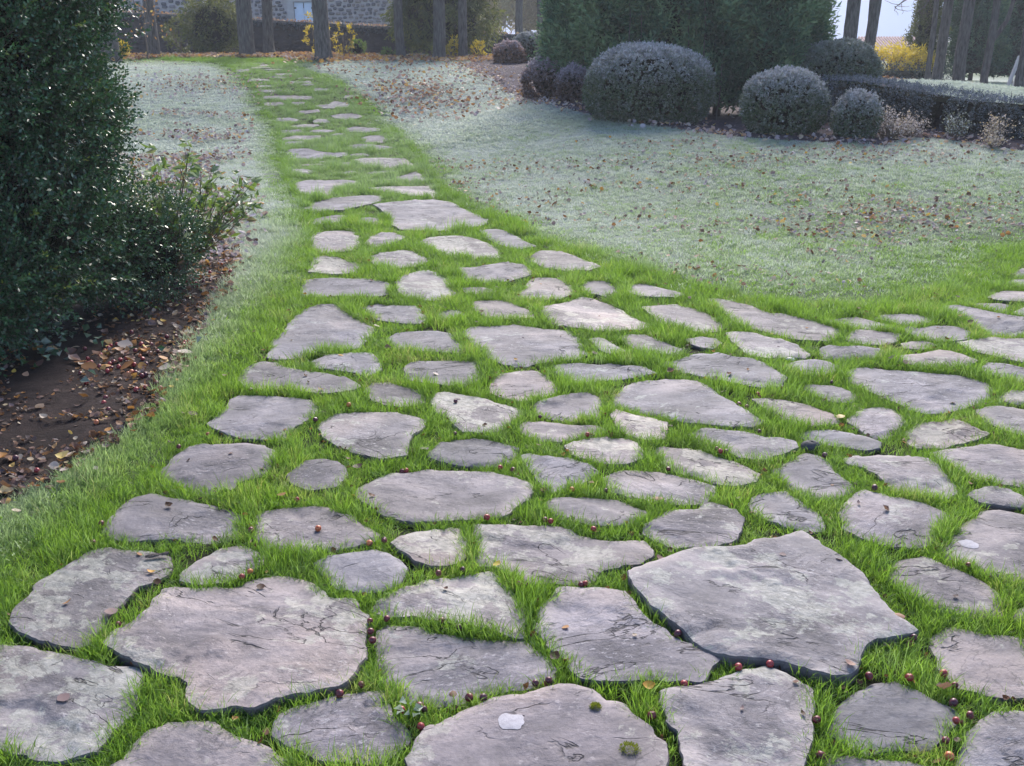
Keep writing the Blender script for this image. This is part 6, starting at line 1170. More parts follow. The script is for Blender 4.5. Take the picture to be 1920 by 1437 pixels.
# ---------------------------------------------------------------- clipped frosted shrubs in the flower bed
def clipped(X, Y, rad, h, label, dens=1.5, mat='topi', tint=.45, frost=1.0, flat=.9, stemcol='twig', lum=.05, leaf=.02, group='clipped frosted shrubs', thin=0.0, name='clipped_shrub', sides=.25, coremat=None):
    z0 = g1(X, Y); root = tag(empty(name, (X, Y, z0)), label, 'shrub', group)
    a, b, c = rad, rad * flat, h * .56; cz = h - c
    leaf *= 1.55; rad *= .92; h *= .96; n = int(7800 * dens * (a * b + a * c + b * c) * (.02 / leaf) ** 1.5)
    d = unit(g.normal(0, 1, (n, 3))); d = d[d[:, 2] > -.85]
    e = .80; sup = (np.abs(d) ** (2 / e)).sum(1) ** (-e / 2)        # a little squarish, as if sheared
    P = d * (.35 + .65 * sup)[:, None]; P = P * np.array([a, b, c]) + np.array([0, 0, cz]); N = unit(d / np.array([a, b, c]))
    ln_ = lump_noise(P * (1 / max(.3, rad)), 2.6, int(X * 10) & 63)
    P += N * (ln_ * lum - g.uniform(0, .05, len(P)) * (1 + 2 * thin))[:, None]
    P[:, 2] = np.where(P[:, 2] < .05, .05 + g.uniform(0, .08, len(P)), P[:, 2])
    if thin:
        k = (P[:, 2] > h * .45) | (g.uniform(0, 1, len(P)) > thin); P, N = P[k], N[k]
    ff = lambda Q, LD: np.clip((.0 + sides * .35 + .85 * np.clip((Q[:, 2] - h * .50) / (h * .50), 0, 1) ** .8 + .8 * (fbm(Q[:, 0] * 9 / rad + Q[:, 2] * 5, Q[:, 2] * 8 / rad + Q[:, 1] * 7, 3) - .5) + g.normal(0, .24, len(Q))) * frost, 0, 1)
    Q, LD, L_, W_, tn, fr, (s0, s1) = sprigs(P, N, g.uniform(.03, .075, len(P)) * max(1, rad), 7, leaf, leaf * .62, tint, ff, up=.25, spread=.55)
    fr *= g.uniform(.5, 1, len(fr)) 
    foliage('foliage', [leaf_tris(Q, LD, L_ * 1.1, W_ * 1.1, tn, fr)], M[mat], root)
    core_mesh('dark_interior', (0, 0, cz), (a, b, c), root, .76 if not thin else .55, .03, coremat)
    tb = []
    for i in range(14):
        aa = g.uniform(0, 6.28); q = crooked((g.normal(0, .05), g.normal(0, .05), -.02), (math.cos(aa) * a * .75, math.sin(aa) * b * .75, cz * g.uniform(.6, 1.2)), 6, .015, i)
        tb.append(tube_arr(q, np.linspace(.012, .004, 6), 5))
    tubes('stem', tb, M[stemcol], root); return root
clipped(1.92, 14.64, .88, 1.02, 'largest round clipped shrub, frosted white on top, in front of the dark conifers', flat=.85, leaf=.024, lum=.07)
clipped(3.43, 13.16, .50, .78, 'middle sized round clipped shrub with lilac frost, left of the small ball', leaf=.022)
clipped(4.22, 12.70, .262, .53, 'small frosted ball shrub beside the middle sized one, at the end of the bed', leaf=.02, tint=.35)
clipped(.60, 17.51, .43, .66, 'frost topped bronze shrub with bare brown lower twigs', mat='brownleaf', tint=.4, thin=.45, leaf=.026, sides=.1)
clipped(.97, 16.44, .255, .54, 'small upright frosted bronze shrub just in front of its wider neighbour', mat='brownleaf', tint=.3, leaf=.024, sides=.12)
clipped(4.97, 16.0, .60, .99, 'rounded grey green clipped shrub behind the low hedge', frost=.45, tint=.5, leaf=.026)
clipped(-.05, 24.97, .34, .48, 'loose reddish bronze shrub at the far end of the bed', mat='brownleaf', tint=.75, frost=.7, leaf=.04, thin=.2, lum=.09)
clipped(.40, 25.7, .42, .64, 'far round clipped shrub between the bronze and the orange one', tint=.6, frost=.8, leaf=.035)
clipped(.80, 26.1, .25, .42, 'low orange brown shrub at the foot of the thick trunk', mat='leaf', tint=.62, frost=.3, leaf=.045, lum=.09)
# pale dead perennials at the end of the bed
def fluff(X, Y, rad, h, n, label, mat='straw', tint=.5, frost=.5, leaf=.03, name='dry_perennial', cat='plant', group='dried frosted perennials', z=None):
    root = tag(empty(name, (X, Y, g1(X, Y) if z is None else z)), label, cat, group)
    tb = []; E_, DD = [], []
    for i in range(n):
        a = g.uniform(0, 6.28); rr = rad * math.sqrt(g.uniform(0, 1)); e = np.array([math.cos(a) * rr, math.sin(a) * rr, h * g.uniform(.55, 1.05) * (1 - .35 * (rr / rad) ** 2)])
        P = crooked(e * [.15, .15, 0], e, 6, .012, i + 5); tb.append(tube_arr(P, np.linspace(.005, .0025, 6), 4))
        for q in range(22): t = g.uniform(.45, 1.02); E_.append(P[0] + (e - P[0]) * t + g.normal(0, .03, 3)); DD.append(unit(np.array([g.normal(), g.normal(), g.normal(.5, .6)])))
    E_ = np.array(E_); DD = np.array(DD); m = len(E_)
    foliage('foliage', [leaf_tris(E_, DD, g.uniform(.6, 1.2, m) * leaf, g.uniform(.5, 1, m) * leaf * .6, np.clip(g.normal(tint, .22, m), 0, 1), np.clip(g.normal(frost, .25, m), 0, 1))], M[mat], root)
    tubes('stem', tb, M['twig'], root); return root
fluff(4.62, 12.62, .30, .40, 60, 'pale pinkish dried plant to the right of the small ball shrub', tint=.3, frost=.55)
fluff(4.95, 12.75, .2, .30, 22, 'thinner pale dried plant at the right of the pinkish one', tint=.25, frost=.6)
for i, (x, y, s_, mt, lb) in enumerate(((5.40, 12.55, .36, 'olive', 'green and pink dried plant at the left end of the hedge face'), (5.78, 12.22, .38, 'straw', 'tall pale seed heads halfway along the hedge face'), (6.1, 12.0, .36, 'olive', 'leafy green frosted plant before the hedge, near the right edge'), (6.42, 11.85, .38, 'straw', 'pale seed heads before the hedge at the right edge'), (6.75, 11.8, .36, 'olive', 'green plant before the hedge, partly outside the picture'), (5.62, 12.0, .20, 'straw', 'short pale dried plant low before the hedge'))):
    fluff(x, y, .2, s_, 20, lb, mat=mt, tint=.45, frost=.35)
fluff(4.72, 15.2, .14, .62, 8, 'slim pale green plant poking up left of the hedge top', mat='olive', tint=.75, frost=.5)
fluff(4.92, 14.95, .12, .58, 6, 'second slim plant poking up right beside the first', mat='olive', tint=.7, frost=.5)

# low dark hedge
hg = tag(empty('low_hedge', (5.6, 14.2, g1(5.6, 14.2))), 'long low dark hedge below the terrace on the right', 'hedge')
HL = [(4.75, 15.3), (5.15, 14.4), (5.75, 13.4), (6.6, 12.7), (8.2, 12.2), (10.6, 12.0)]; HT = [1.0, .98, .87, .82, .79, .77]
PP, NN = [], []; Vc, Fc = [], []
for i in range(len(HL) - 1):
    a, b = np.array(HL[i]), np.array(HL[i + 1]); L = np.hypot(*(b - a)); d = (b - a) / L; nn = np.array([d[1], -d[0]])   # towards the camera
    if nn[1] > 0: nn = -nn
    for _ in range(int(L * 850)):
        t = g.uniform(0, 1); p = a + (b - a) * t; zt = HT[i] + (HT[i + 1] - HT[i]) * t; zg = g1(*(p + nn * .45)) if _ % 40 == 0 else zg
        if g.uniform() < .42: PP.append((*(p + nn * g.uniform(-.40, .40)), zt)); NN.append((0, 0, 1))
        else: u = g.uniform(0, 1); PP.append((*(p + nn * (.42 + .26 * (1 - u))), zg + (zt - zg) * u)); NN.append((nn[0], nn[1], .15))
    for q, s_ in ((0, a), (1, b)):
        zt = HT[i + q]; zg = g1(*s_)
        k = len(Vc); Vc += [(*(s_ + nn * .60), zg - .25), (*(s_ + nn * .36), zt - .05), (*(s_ - nn * .34), zt - .05), (*(s_ - nn * .40), zg - .25)]
    Fc += [(k - 4, k, k + 1, k - 3), (k - 3, k + 1, k + 2, k - 2), (k - 2, k + 2, k + 3, k - 1)]
    if i == 0: Fc.append((k - 4, k - 3, k - 2, k - 1))
PP = np.array(PP); NN = unit(np.array(NN, float)); PP += NN * (lump_noise(PP, 2.2, 8) * .05)[:, None]
top_ = (NN[:, 2] > .9)
ff = lambda Q, LD: np.clip(.12 + .22 * (np.repeat(top_, 7)) + g.normal(0, .2, len(Q)), 0, 1)
Q, LD, L_, W_, tn, fr, _s = sprigs(PP, NN, g.uniform(.04, .10, len(PP)), 7, .03, .015, .45, ff, up=.3)
fix(foliage('foliage', [leaf_tris(Q, LD, L_, W_, tn, fr)], M['hedge'], hg), hg)
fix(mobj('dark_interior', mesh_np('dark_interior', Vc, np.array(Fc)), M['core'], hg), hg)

# ---------------------------------------------------------------- conifers behind the bed
def conifer(X, Y, rad, h, label, n=5200, mat='conif', group='dark conifers behind the clipped shrubs', spray=.16, z=None, wid=.05, tint=.45, hang=0.0, base=.15, trunk=.07, name='conifer', prof=.75):
    z0 = g1(X, Y) if z is None else z; root = tag(empty(name, (X, Y, z0)), label, 'tree', group)
    t = g.uniform(0, 1, n) ** .85; a = g.uniform(0, 2 * PI, n)
    r = rad * (1 - t ** 2.2) ** prof * (.60 + .55 * vnoise(a * 3.0 + 5, t * 9, int(X * 7) & 31)) * np.sqrt(g.uniform(.50, 1.0, n))
    r *= np.clip(.72 + t * 2.2, 0, 1)
    P = np.stack([np.cos(a) * r, np.sin(a) * r, base + t * (h - base)], 1)
    N = np.stack([np.cos(a), np.sin(a), np.full(n, .7 - hang * 2)], 1)
    k = (fbm(a * 3.2 + P[:, 2] * .8, P[:, 2] * 2.2, 14 + (int(X * 13) & 15)) > .36) | (g.uniform(0, 1, n) < .3); P, N = P[k], unit(N[k])
    Q, LD, L_, W_, tn, fr, (s0, s1) = sprigs(P, N, g.uniform(.6, 1.3, len(P)) * spray, 7, spray * .42, wid * .42, tint, None, up=.25 - hang, spread=.35)
    tn = np.clip(tn + (fbm((Q[:, 0] + X) * 2.2 + Q[:, 2], Q[:, 2] * 2.2 + Q[:, 1], 77) - .5) * 1.5, 0, 1)
    foliage('crown', [leaf_tris(Q, LD, L_ * 1.2, W_ * 1.3, tn, fr)], M[mat], root)
    zz = np.linspace(base + .1, h * .93, 10); 
    pr = rad * (1 - (zz / h) ** 2.2) ** prof * .62
    V, F = tube_arr(np.stack([zz * 0, zz * 0, zz], 1), np.maximum(pr, .02), 12); mobj('crown_interior', mesh_np('crown_interior', V, F, None, True), M['core'], root)
    V, F = tube_arr(np.stack([np.zeros(8), np.zeros(8), np.linspace(-.1, h * .8, 8)], 1), np.linspace(trunk, trunk * .3, 8), 8); mobj('trunk', mesh_np('trunk', V, F, None, True), M['barkdark'], root)
    return root
LB = ['dark conifer at the left end of the row, beside the thick trunk', 'dark conifer directly behind the left half of the largest clipped shrub', 'dark conifer behind the right edge of the largest clipped shrub', 'dark conifer between the largest and the middle sized clipped shrubs', 'dark conifer just left of the middle sized ball', 'dark conifer with ragged open branches at the right end of the row']
for (x, y, r_, h_), lb in zip(((1.16, 17.6, .58, 2.5), (1.75, 17.0, .78, 2.7), (2.55, 16.8, .84, 2.9), (3.25, 16.5, .76, 2.6), (3.85, 16.4, .72, 2.8), (4.34, 16.9, .62, 2.4)), LB):
    conifer(x, y, r_, h_, lb, prof=.42, spray=.28, wid=.07, n=4200, tint=.55)
st = []
for i, (x, y) in enumerate(((1.45, 16.45), (1.75, 16.2), (2.05, 16.3), (1.15, 16.8), (3.0, 15.85), (3.15, 15.8), (4.2, 15.9), (2.62, 16.0))):
    z0 = g1(x, y); P = crooked((x, y, z0 - .05), (x + g.normal(0, .12), y + .1, z0 + g.uniform(1.3, 2.3)), 9, .02, 60 + i)
    r_ = tag(empty('bare_sapling', (x, y, z0)), 'thin bare stem standing in front of the dark conifers', 'sapling', 'thin bare stems before the conifers'); fix(tubes('stem', [tube_arr(P, np.linspace(.014, .004, 9), 5)], M['bark'], r_), r_)

# ---------------------------------------------------------------- tall bare trees
def bare_tree(X, Y, wpx_r, label, lean=(0, 0), h=9.0, group='tall grey trunks of the park trees', fork=None, low=None, mat='bark', seed=1, z=None, ivy=0):
    z0 = g1(X, Y) if z is None else z; root = tag(empty('bare_tree', (X, Y, z0)), label, 'tree', group)
    q = np.random.default_rng(seed); r = wpx_r
    zz = np.array([-.15, 0, .12, .3, .7, 1.3, 2.0, 2.8, 3.8, 5, 6.3, h]); rr = r * np.array([1.5, 1.3, 1.12, 1.03, 1.0, .97, .93, .88, .78, .62, .45, .15])
    P = np.stack([lean[0] * zz + np.cumsum(q.normal(0, .012, 12)), lean[1] * zz + np.cumsum(q.normal(0, .012, 12)), zz], 1)
    # finer trunk with knobbly bark
    tt = np.linspace(0, 11, 60); Pi = np.stack([np.interp(tt, range(12), P[:, j]) for j in range(3)], 1); ri = np.interp(tt, range(12), rr)
    V, F = tube_arr(Pi, ri, 14); cen = np.repeat(Pi, 14, 0); aa = np.tile(np.arange(14), 60)
    V = cen + (V - cen) * (1 + .10 * (vnoise(aa * .9, V[:, 2] * 1.2, seed) - .5) + .08 * (vnoise(aa * 2.1, V[:, 2] * 5, seed + 3) - .5))[:, None]
    mobj('trunk', mesh_np('trunk', V, F, None, True), M[mat], root)
    lim = []; tw = []
    n_l = 9
    for i in range(n_l):
        zb = q.uniform(3.2, 7.8); b = np.array([lean[0] * zb, lean[1] * zb, zb]); a = q.uniform(0, 6.28); L = q.uniform(1.4, 2.8)
        e = b + np.array([math.cos(a) * L, math.sin(a) * L, q.uniform(.8, 2.2)]); Pl = crooked(b, e, 8, .06, seed * 31 + i); lim.append(tube_arr(Pl, np.linspace(r * .35, .012, 8), 6))
        for k_ in range(12):
            s = Pl[q.integers(2, 8)]; ee = s + q.normal(0, .5, 3) + [0, 0, .3]; tw.append(tube_arr(crooked(s, ee, 5, .03, seed * 7 + i * 13 + k_), np.linspace(.012, .004, 5), 4))
    if fork:
        b = np.array([0, 0, fork[0]]); e = np.array([fork[1], 0, fork[2]]); Pf = np.array([b, b * .5 + e * .5 + [fork[1] * .22, 0, -.1], e, e + [fork[1] * .2, 0, 2.0], e + [fork[1] * .6, .2, 4]])
        Pf = np.stack([np.interp(np.linspace(0, 4, 22), range(5), Pf[:, j]) for j in range(3)], 1); lim.append(tube_arr(Pf, np.linspace(r * .7, r * .25, 22), 10))
    if low:
        for i in range(low):
            zb = q.uniform(1.9, 3.4); a = q.choice([0, PI]) + q.normal(0, .5); b = np.array([0, 0, zb]); e = b + np.array([math.cos(a) * q.uniform(.6, 1.2), math.sin(a) * .6, q.uniform(-.5, .3)])
            m_ = (b + e) / 2 + [0, 0, .18]; Pl = np.array([b, m_, e]); Pl = np.stack([np.interp(np.linspace(0, 2, 9), range(3), Pl[:, j]) for j in range(3)], 1) + q.normal(0, .015, (9, 3)); lim.append(tube_arr(Pl, np.linspace(.035, .008, 9), 5))
            for k_ in range(10):
                s = Pl[q.integers(2, 9)]; ee = s + np.array([q.normal(0, .28), q.normal(0, .2), q.uniform(-.35, .12)]); tw.append(tube_arr(crooked(s, ee, 5, .02, k_ + i * 50 + seed), np.linspace(.008, .003, 5), 4))
    tubes('limb', lim, M[mat], root); tubes('crown', tw, M['twig'], root)
    return root
TR = [(-9.42, 25.0, .16, 'dark trunk half hidden behind the evergreen bush', {}), (-9.15, 27, .145, 'slim trunk to the left of the round weeping shrub', {}), (-6.74, 27, .19, 'trunk just right of the round weeping shrub', {}), (-6.43, 28, .14, 'slimmer trunk left of the window shutters', {}),
      (-4.63, 26, .195, 'stout trunk with yellow leaves around its foot', dict(lean=(-.005, 0))), (-2.79, 27, .115, 'slim trunk at the left edge of the weeping conifer', {}), (-1.80, 26.5, .155, 'trunk in the middle of the weeping conifer', {}), (-1.22, 27, .115, 'slim trunk at the right of the weeping conifer', {}),
      (.22, 36, .13, 'thin crooked trunk beyond the wall in front of the golden tree', dict(z=1.0)), (.72, 24.4, .19, 'thick trunk at the left end of the dark conifers', {}),
      (6.66, 21, .135, 'thick straight trunk rising behind the grey green shrub', {}), (7.30, 21.5, .110, 'crooked forked trunk right of the thick straight one', dict(lean=(.03, 0), fork=(.75, -.10, 1.75))),
      (9.93, 25, .062, 'slim dark trunk at the left of the right hand group', dict(low=3)), (10.36, 25.6, .118, 'second trunk of the right hand group, thick and straight', dict(low=2)), (10.20, 24, .130, 'leaning thick trunk in the middle of the right hand group', dict(lean=(.035, 0))),
      (10.60, 23.5, .082, 'forked trunk before the dark conifer at the right', dict(lean=(.01, 0), fork=(1.0, .42, 2.2), low=3)), (10.93, 22.5, .12, 'trunk at the right edge of the picture', dict(low=2))]
for i, (x, y, r_, lb, kw) in enumerate(TR): bare_tree(x, y, r_, lb, seed=i + 3, mat='bark', **kw)

# orange leaves still hanging left of the house
hl = tag(empty('beech_sapling', (-9.0, 26.0, g1(-9, 26))), 'sapling with a few orange leaves by the slim left trunk', 'sapling')
tubes('stem', [tube_arr(crooked((0, 0, 0), (.3, 0, 2.6), 8, .03, 3), np.linspace(.02, .006, 8), 5), tube_arr(crooked((.1, 0, .9), (-.5, 0, 2.0), 8, .03, 4), np.linspace(.012, .005, 8), 5)], M['twig'], hl)
n = 130; P = np.stack([g.normal(-.05, .38, n), g.normal(0, .2, n), g.uniform(.5, 2.6, n)], 1)
foliage('foliage', [leaf_tris(P, unit(g.normal(0, 1, (n, 3))), .09, .06, np.clip(g.normal(.6, .15, n), 0, 1), np.zeros(n))], M['leaf'], hl)

# shrubs by the garden wall
def loose(X, Y, rad, h, label, mat, tint, n, leaf, name='garden_shrub', hang=.0, z=None, group=None, coreon=True, frost=0.0):
    z0 = g1(X, Y) if z is None else z; root = tag(empty(name, (X, Y, z0)), label, 'shrub', group)
    P, N = ell_samples(n, (0, 0, h * .55), (rad, rad * .8, h * .5), .02); P += N * (lump_noise(P, 2.5 / rad, 3) * rad * .18 - g.uniform(0, rad * .35, len(P)))[:, None]
    Q, LD, L_, W_, tn, fr, _ = sprigs(P, N, g.uniform(.5, 1.2, len(P)) * rad * .35, 7, leaf, leaf * .4, tint, None, up=.3 - hang, spread=.4)
    foliage('foliage', [leaf_tris(Q, LD, L_, W_, tn, fr + frost)], M[mat], root)
    if coreon: core_mesh('dark_interior', (0, 0, h * .5), (rad, rad * .8, h * .5), root, .68, 0.0)
    tubes('stem', [tube_arr(crooked((0, 0, -.03), (g.normal(0, rad * .5), g.normal(0, rad * .3), h * .7), 6, .02, i), np.linspace(.02, .006, 6), 5) for i in range(7)], M['twig'], root)
    return root
loose(-8.15, 29.0, .80, 1.50, 'round weeping olive green shrub before the garden wall', 'olive', .45, 700, .12, hang=.7)
loose(-9.15, 29.3, .40, 1.0, 'thin sprawling shrub to the left of the round weeping one', 'olive', .35, 120, .10, coreon=False)
loose(-9.75, 26.2, .25, .42, 'small yellow shrub at the right of the evergreen bush, far away', 'yellow', .45, 120, .08)
loose(-10.8, 26.0, .26, .40, 'small orange yellow shrub glimpsed through the evergreen bush', 'yellow', .3, 90, .08)
loose(-4.95, 26.9, .30, 1.05, 'yellow leaved shrub on the left of the stout trunk', 'yellow', .35, 48, .10, coreon=False)
loose(-4.25, 26.9, .28, .85, 'yellow green leaved shrub on the right of the stout trunk', 'yellow', .2, 34, .10, coreon=False)
loose(-4.0, 27.4, .20, .42, 'small pale green plant before the wall', 'shrub', .6, 60, .08)
loose(-3.15, 27.2, .20, .22, 'low green plant left of the slim trunk', 'shrub', .5, 60, .07)
loose(-2.05, 26.9, .16, .30, 'thin yellowish plant between two trunks before the wall', 'olive', .8, 30, .09, coreon=False)
loose(-1.50, 27.2, .20, .48, 'yellow plant between the two right trunks by the wall', 'yellow', .4, 50, .09, coreon=False)
loose(-.85, 27.2, .20, .40, 'yellow green plant right of the last slim trunk', 'yellow', .5, 40, .09, coreon=False)
# weeping conifer behind the trunks
wc = conifer(-1.95, 29.6, 1.60, 4.2, 'broad weeping olive conifer hanging over the garden wall', n=3600, mat='olive', spray=.34, wid=.10, tint=.42, hang=.95, base=.35, trunk=.16, group=None, name='weeping_conifer', prof=.6)
# golden trees beyond
for i, (x, y, r_, h_) in enumerate(((-1.3, 62, 2.2, 9), (1.0, 66, 2.6, 11), (3.6, 64, 2.4, 10))):
    root = tag(empty('golden_tree', (x, y, 1.0)), ('pale golden tree far beyond the wall, left one', 'pale golden tree far beyond the wall, middle one', 'pale golden tree far beyond, half hidden by the dark conifers')[i], 'tree', 'golden trees beyond the wall')
    P, N = ell_samples(900, (0, 0, h_ * .5), (r_, r_, h_ * .5), 0.1); P += N * (-g.uniform(0, .8, len(P)))[:, None]
    Q, LD, L_, W_, tn, fr, _ = sprigs(P, N * .3 + [0, 0, .8], g.uniform(.6, 1.2, len(P)), 7, .5, .09, .5, None, up=.9, spread=.15)
    foliage('crown', [leaf_tris(Q, LD, L_, W_, tn, fr)], M['straw'], root); core_mesh('crown_interior', (0, 0, h_ * .5), (r_, r_, h_ * .5), root, .8, 0, M['strawcore'])
    V, F = tube_arr([(0, 0, -.2), (0, 0, h_ * .5)], [.2, .12], 8); mobj('trunk', mesh_np('trunk', V, F), M['bark'], root)
# right hand background
conifer(11.5, 29.5, .50, 2.6, 'narrow dull green conifer left of the right hand trunks', n=1300, mat='olive', spray=.2, wid=.08, tint=.3, group='dark conifers beyond the terrace')
conifer(13.1, 30, .85, 2.75, 'wide dark conifer behind the right hand trunks', n=2600, spray=.24, wid=.09, group='dark conifers beyond the terrace', prof=.45, tint=.2)
conifer(14.5, 30.5, .95, 2.5, 'dark conifer at the far right behind the edge trunk', n=2200, spray=.24, wid=.09, group='dark conifers beyond the terrace', prof=.5, tint=.25)
loose(10.05, 28, .55, .76, 'yellow leaved shrub left of the right hand trunks', 'yellow', .55, 230, .11, coreon=False)
loose(10.75, 28.3, .60, .74, 'wider yellow leaved shrub before the distant house', 'yellow', .45, 260, .11, coreon=False)
lh = loose(10.3, 27.2, 1.25, .30, 'low dark clipped hedge under the yellow shrubs', 'hedge', .5, 420, .07, name='dark_hedge')
# two pale leaning boards by the last trunk
lb = tag(empty('leaning_boards', (10.92, 23.0, g1(10.92, 23.0))), 'pair of pale boards leaning against each other near the right edge', 'boards')
for dx, tw_ in ((-.06, .22), (.07, .20)):
    V = []; F = []
    for z_, x_ in ((0, dx), (.78, dx + tw_ - .02)):
        for a, b in ((-.03, -.04), (.03, -.04), (.03, .04), (-.03, .04)): V.append((x_ + a, b, z_))
    F = [(0, 1, 5, 4), (1, 2, 6, 5), (2, 3, 7, 6), (3, 0, 4, 7), (4, 5, 6, 7), (3, 2, 1, 0)]
    mobj('board', mesh_np('board', V, np.array(F)), M['whitepaint'], lb)

# ---------------------------------------------------------------- garden wall and buildings
def stone_block(seed, w_=.22, h_=.15, d_=.05):
    q = random.Random(seed); V = []; k = 7; out_ = []
    for i in range(k):
        a = 2 * PI * i / k + q.uniform(-.18, .18); c, s = math.cos(a), math.sin(a); e = .62
        x = abs(c) ** e * (1 if c > 0 else -1) * w_ / 2 * q.uniform(.86, 1.03); z = abs(s) ** e * (1 if s > 0 else -1) * h_ / 2 * q.uniform(.86, 1.03); out_.append((x, z))
    V = [(x, 0.02, z) for x, z in out_] + [(x, -d_ * .55, z) for x, z in out_] + [(x * .78, -d_, z * .78) for x, z in out_]
    F4 = [(j * k + i, j * k + (i + 1) % k, (j + 1) * k + (i + 1) % k, (j + 1) * k + i) for j in range(2) for i in range(k)]
    V.append((0, -d_ * 1.1, 0)); F3 = [(2 * k + i, 2 * k + (i + 1) % k, 3 * k) for i in range(k)]
    return np.array(V), np.array(F4), np.array(F3)
def box_v(x0, x1, y0, y1, z0, z1):
    V = [(x0, y0, z0), (x1, y0, z0), (x1, y1, z0), (x0, y1, z0), (x0, y0, z1), (x1, y0, z1), (x1, y1, z1), (x0, y1, z1)]
    return np.array(V, float), np.array([(0, 1, 5, 4), (1, 2, 6, 5), (2, 3, 7, 6), (3, 0, 4, 7), (4, 5, 6, 7), (3, 2, 1, 0)])
def boxo(name, mat, parent, *a): V, F = box_v(*a); return mobj(name, mesh_np(name, V, F), mat, parent)
def masonry(parent, x0, x1, z0, z1, y, mats, sw, sh, singles, holes=(), seed=1, dep=.05, name='stone'):
    q = random.Random(seed); blocks = [stone_block(seed * 10 + i, 1, 1, dep) for i in range(6)]
    meshes = {}
    z = z0; row = 0; cnt = 0; bulk = {m.name: ([], [], [], 0) for m in mats}
    while z < z1:
        hh = sh * q.uniform(.8, 1.25); x = x0 + q.uniform(-sw, 0) * .5
        while x < x1:
            ww = sw * q.uniform(.6, 1.45); cx, cz_ = x + ww / 2, z + hh / 2 + q.uniform(-.28, .28) * hh
            x += ww * 1.04
            if any(a < cx + ww * .35 and cx - ww * .35 < b and c < cz_ < d for a, b, c, d in holes): continue
            if cx > x1 - .05 or cx < x0 + .02: continue
            bi = q.randrange(6); mt = q.choice(mats); sx, sz = ww * q.uniform(.68, .92), hh * q.uniform(.62, 1.0)
            if cnt < singles and cz_ < z0 + 1.25:
                key = (bi, mt.name)
                if key not in meshes:
                    me = mesh_np(name, blocks[bi][0], [blocks[bi][1], blocks[bi][2]], None, True); me.materials.append(mt); meshes[key] = me
                o = bpy.data.objects.new(name, meshes[key]); o.location = (cx, y, cz_); o.scale = (sx, 1, sz); link(o, parent); cnt += 1
            else:
                b = bulk[mt.name]; V = blocks[bi][0] * [sx, 1, sz] + [cx, y, cz_]; off = sum(len(v) for v in b[0]); b[0].append(V); b[1].append(blocks[bi][1] + off); b[2].append(blocks[bi][2] + off)
        z += hh * 1.03
    for mt in mats:
        b = bulk[mt.name]
        if b[0]: tag(mobj('stone_courses', mesh_np('stone_courses', np.concatenate(b[0]), [np.concatenate(b[1]), np.concatenate(b[2])], None, True), mt, parent), kind='stuff')
gw = tag(empty('garden_wall', (-5.5, 32, 1.0)), 'low dark stone wall with leafy coping running across below the house', 'wall')
segs = [(-20, -11.4, 2.35, 2.23), (-11.4, -8.3, 2.23, 2.08), (-8.3, -3.3, 2.06, 1.80), (-3.3, .2, 1.80, 1.60), (.2, 4, 1.60, 1.45)]
for (x0, x1, za, zb) in segs:
    V, F = box_v(x0, x1 - .002, 32, 32.35, .5, 1.0); V[4, 2] = V[7, 2] = za; V[5, 2] = V[6, 2] = zb
    V -= np.array([-5.5, 32, 1.0]); mobj('wall_body', mesh_np('wall_body', V, F), M['darkwall'], gw)
    V, F = box_v(x0, x1 - .002, 31.95, 32.40, .5, 1.0); V[:4, 2] = [za + .003, zb + .003, zb + .003, za + .003]; V[4:, 2] = [za + .07, zb + .07, zb + .07, za + .07]
    V -= np.array([-5.5, 32, 1.0]); mobj('coping', mesh_np('coping', V, F), M['coping'], gw)
masonry(gw, -7.0, 6.0, .0, .62, -.0, [M['darkwall'], M['darkwall2']], .34, .17, 0, seed=5, dep=.035)
n = 2600; X = g.uniform(-12, .3, n); zt = np.interp(X, [-20, -11.4, -8.3, -3.3, .2], [2.35, 2.23, 2.07, 1.80, 1.60]); P = np.stack([X + 5.5, g.uniform(-.12, .0, n), zt - 1.0 + .03 - np.abs(g.normal(0, .10, n))], 1)
foliage('ivy', [leaf_tris(P, unit(g.normal(0, 1, (n, 3)) + [0, -1, -.3]), .08, .06, np.clip(g.normal(.5, .2, n), 0, .9), np.clip(g.normal(.1, .1, n), 0, 1))], M['hedge'], gw)
n = 900; X = g.uniform(-12, .3, n); zt = np.interp(X, [-20, -11.4, -8.3, -3.3, .2], [2.35, 2.23, 2.07, 1.80, 1.60]); P = np.stack([X + 5.5, g.uniform(-.05, .3, n), zt - 1.0 + .08], 1)
foliage('coping_leaves', [leaf_tris(P, unit(g.normal(0, 1, (n, 3)) + [0, 0, .3]), .08, .05, np.clip(g.normal(.55, .25, n), 0, 1), np.full(n, .2))], M['leaf'], gw)

hs = tag(empty('stone_house', (-8, 40, 1.0)), 'old rubble stone house with pale blue shutters behind the garden wall', 'house')
# facade with an opening for the shuttered window
wx0, wx1, wz0, wz1 = -.14, .58, .55, 1.84
for a in ((-9, wx0, 0, .5, -.6, 5.4), (wx1, 3.75, 0, .5, -.6, 5.4), (wx0 + .002, wx1 - .002, 0, .5, -.6, wz0), (wx0 + .002, wx1 - .002, 0, .5, wz1, 5.4)): boxo('wall', M['mortar'], hs, *a)
boxo('wall', M['mortar'], hs, 3.25, 3.75, .502, 8, -.6, 5.4); boxo('wall', M['mortar'], hs, -9, -8.5, .502, 8, -.6, 5.4); boxo('wall', M['mortar'], hs, -8.498, 3.248, 7.5, 8, -.6, 5.4)
SM = [M['hs1'], M['hs2'], M['hs3']]
hole = [(wx0 - .28, wx1 + .28, wz0 - .2, wz1 + .25)]
masonry(hs, -1.6, 3.72, .80, 2.3, 0, SM, .21, .14, 270, hole, seed=2)
masonry(hs, -1.6, 3.72, 2.34, 5.3, 0, SM, .24, .15, 0, (), seed=3)
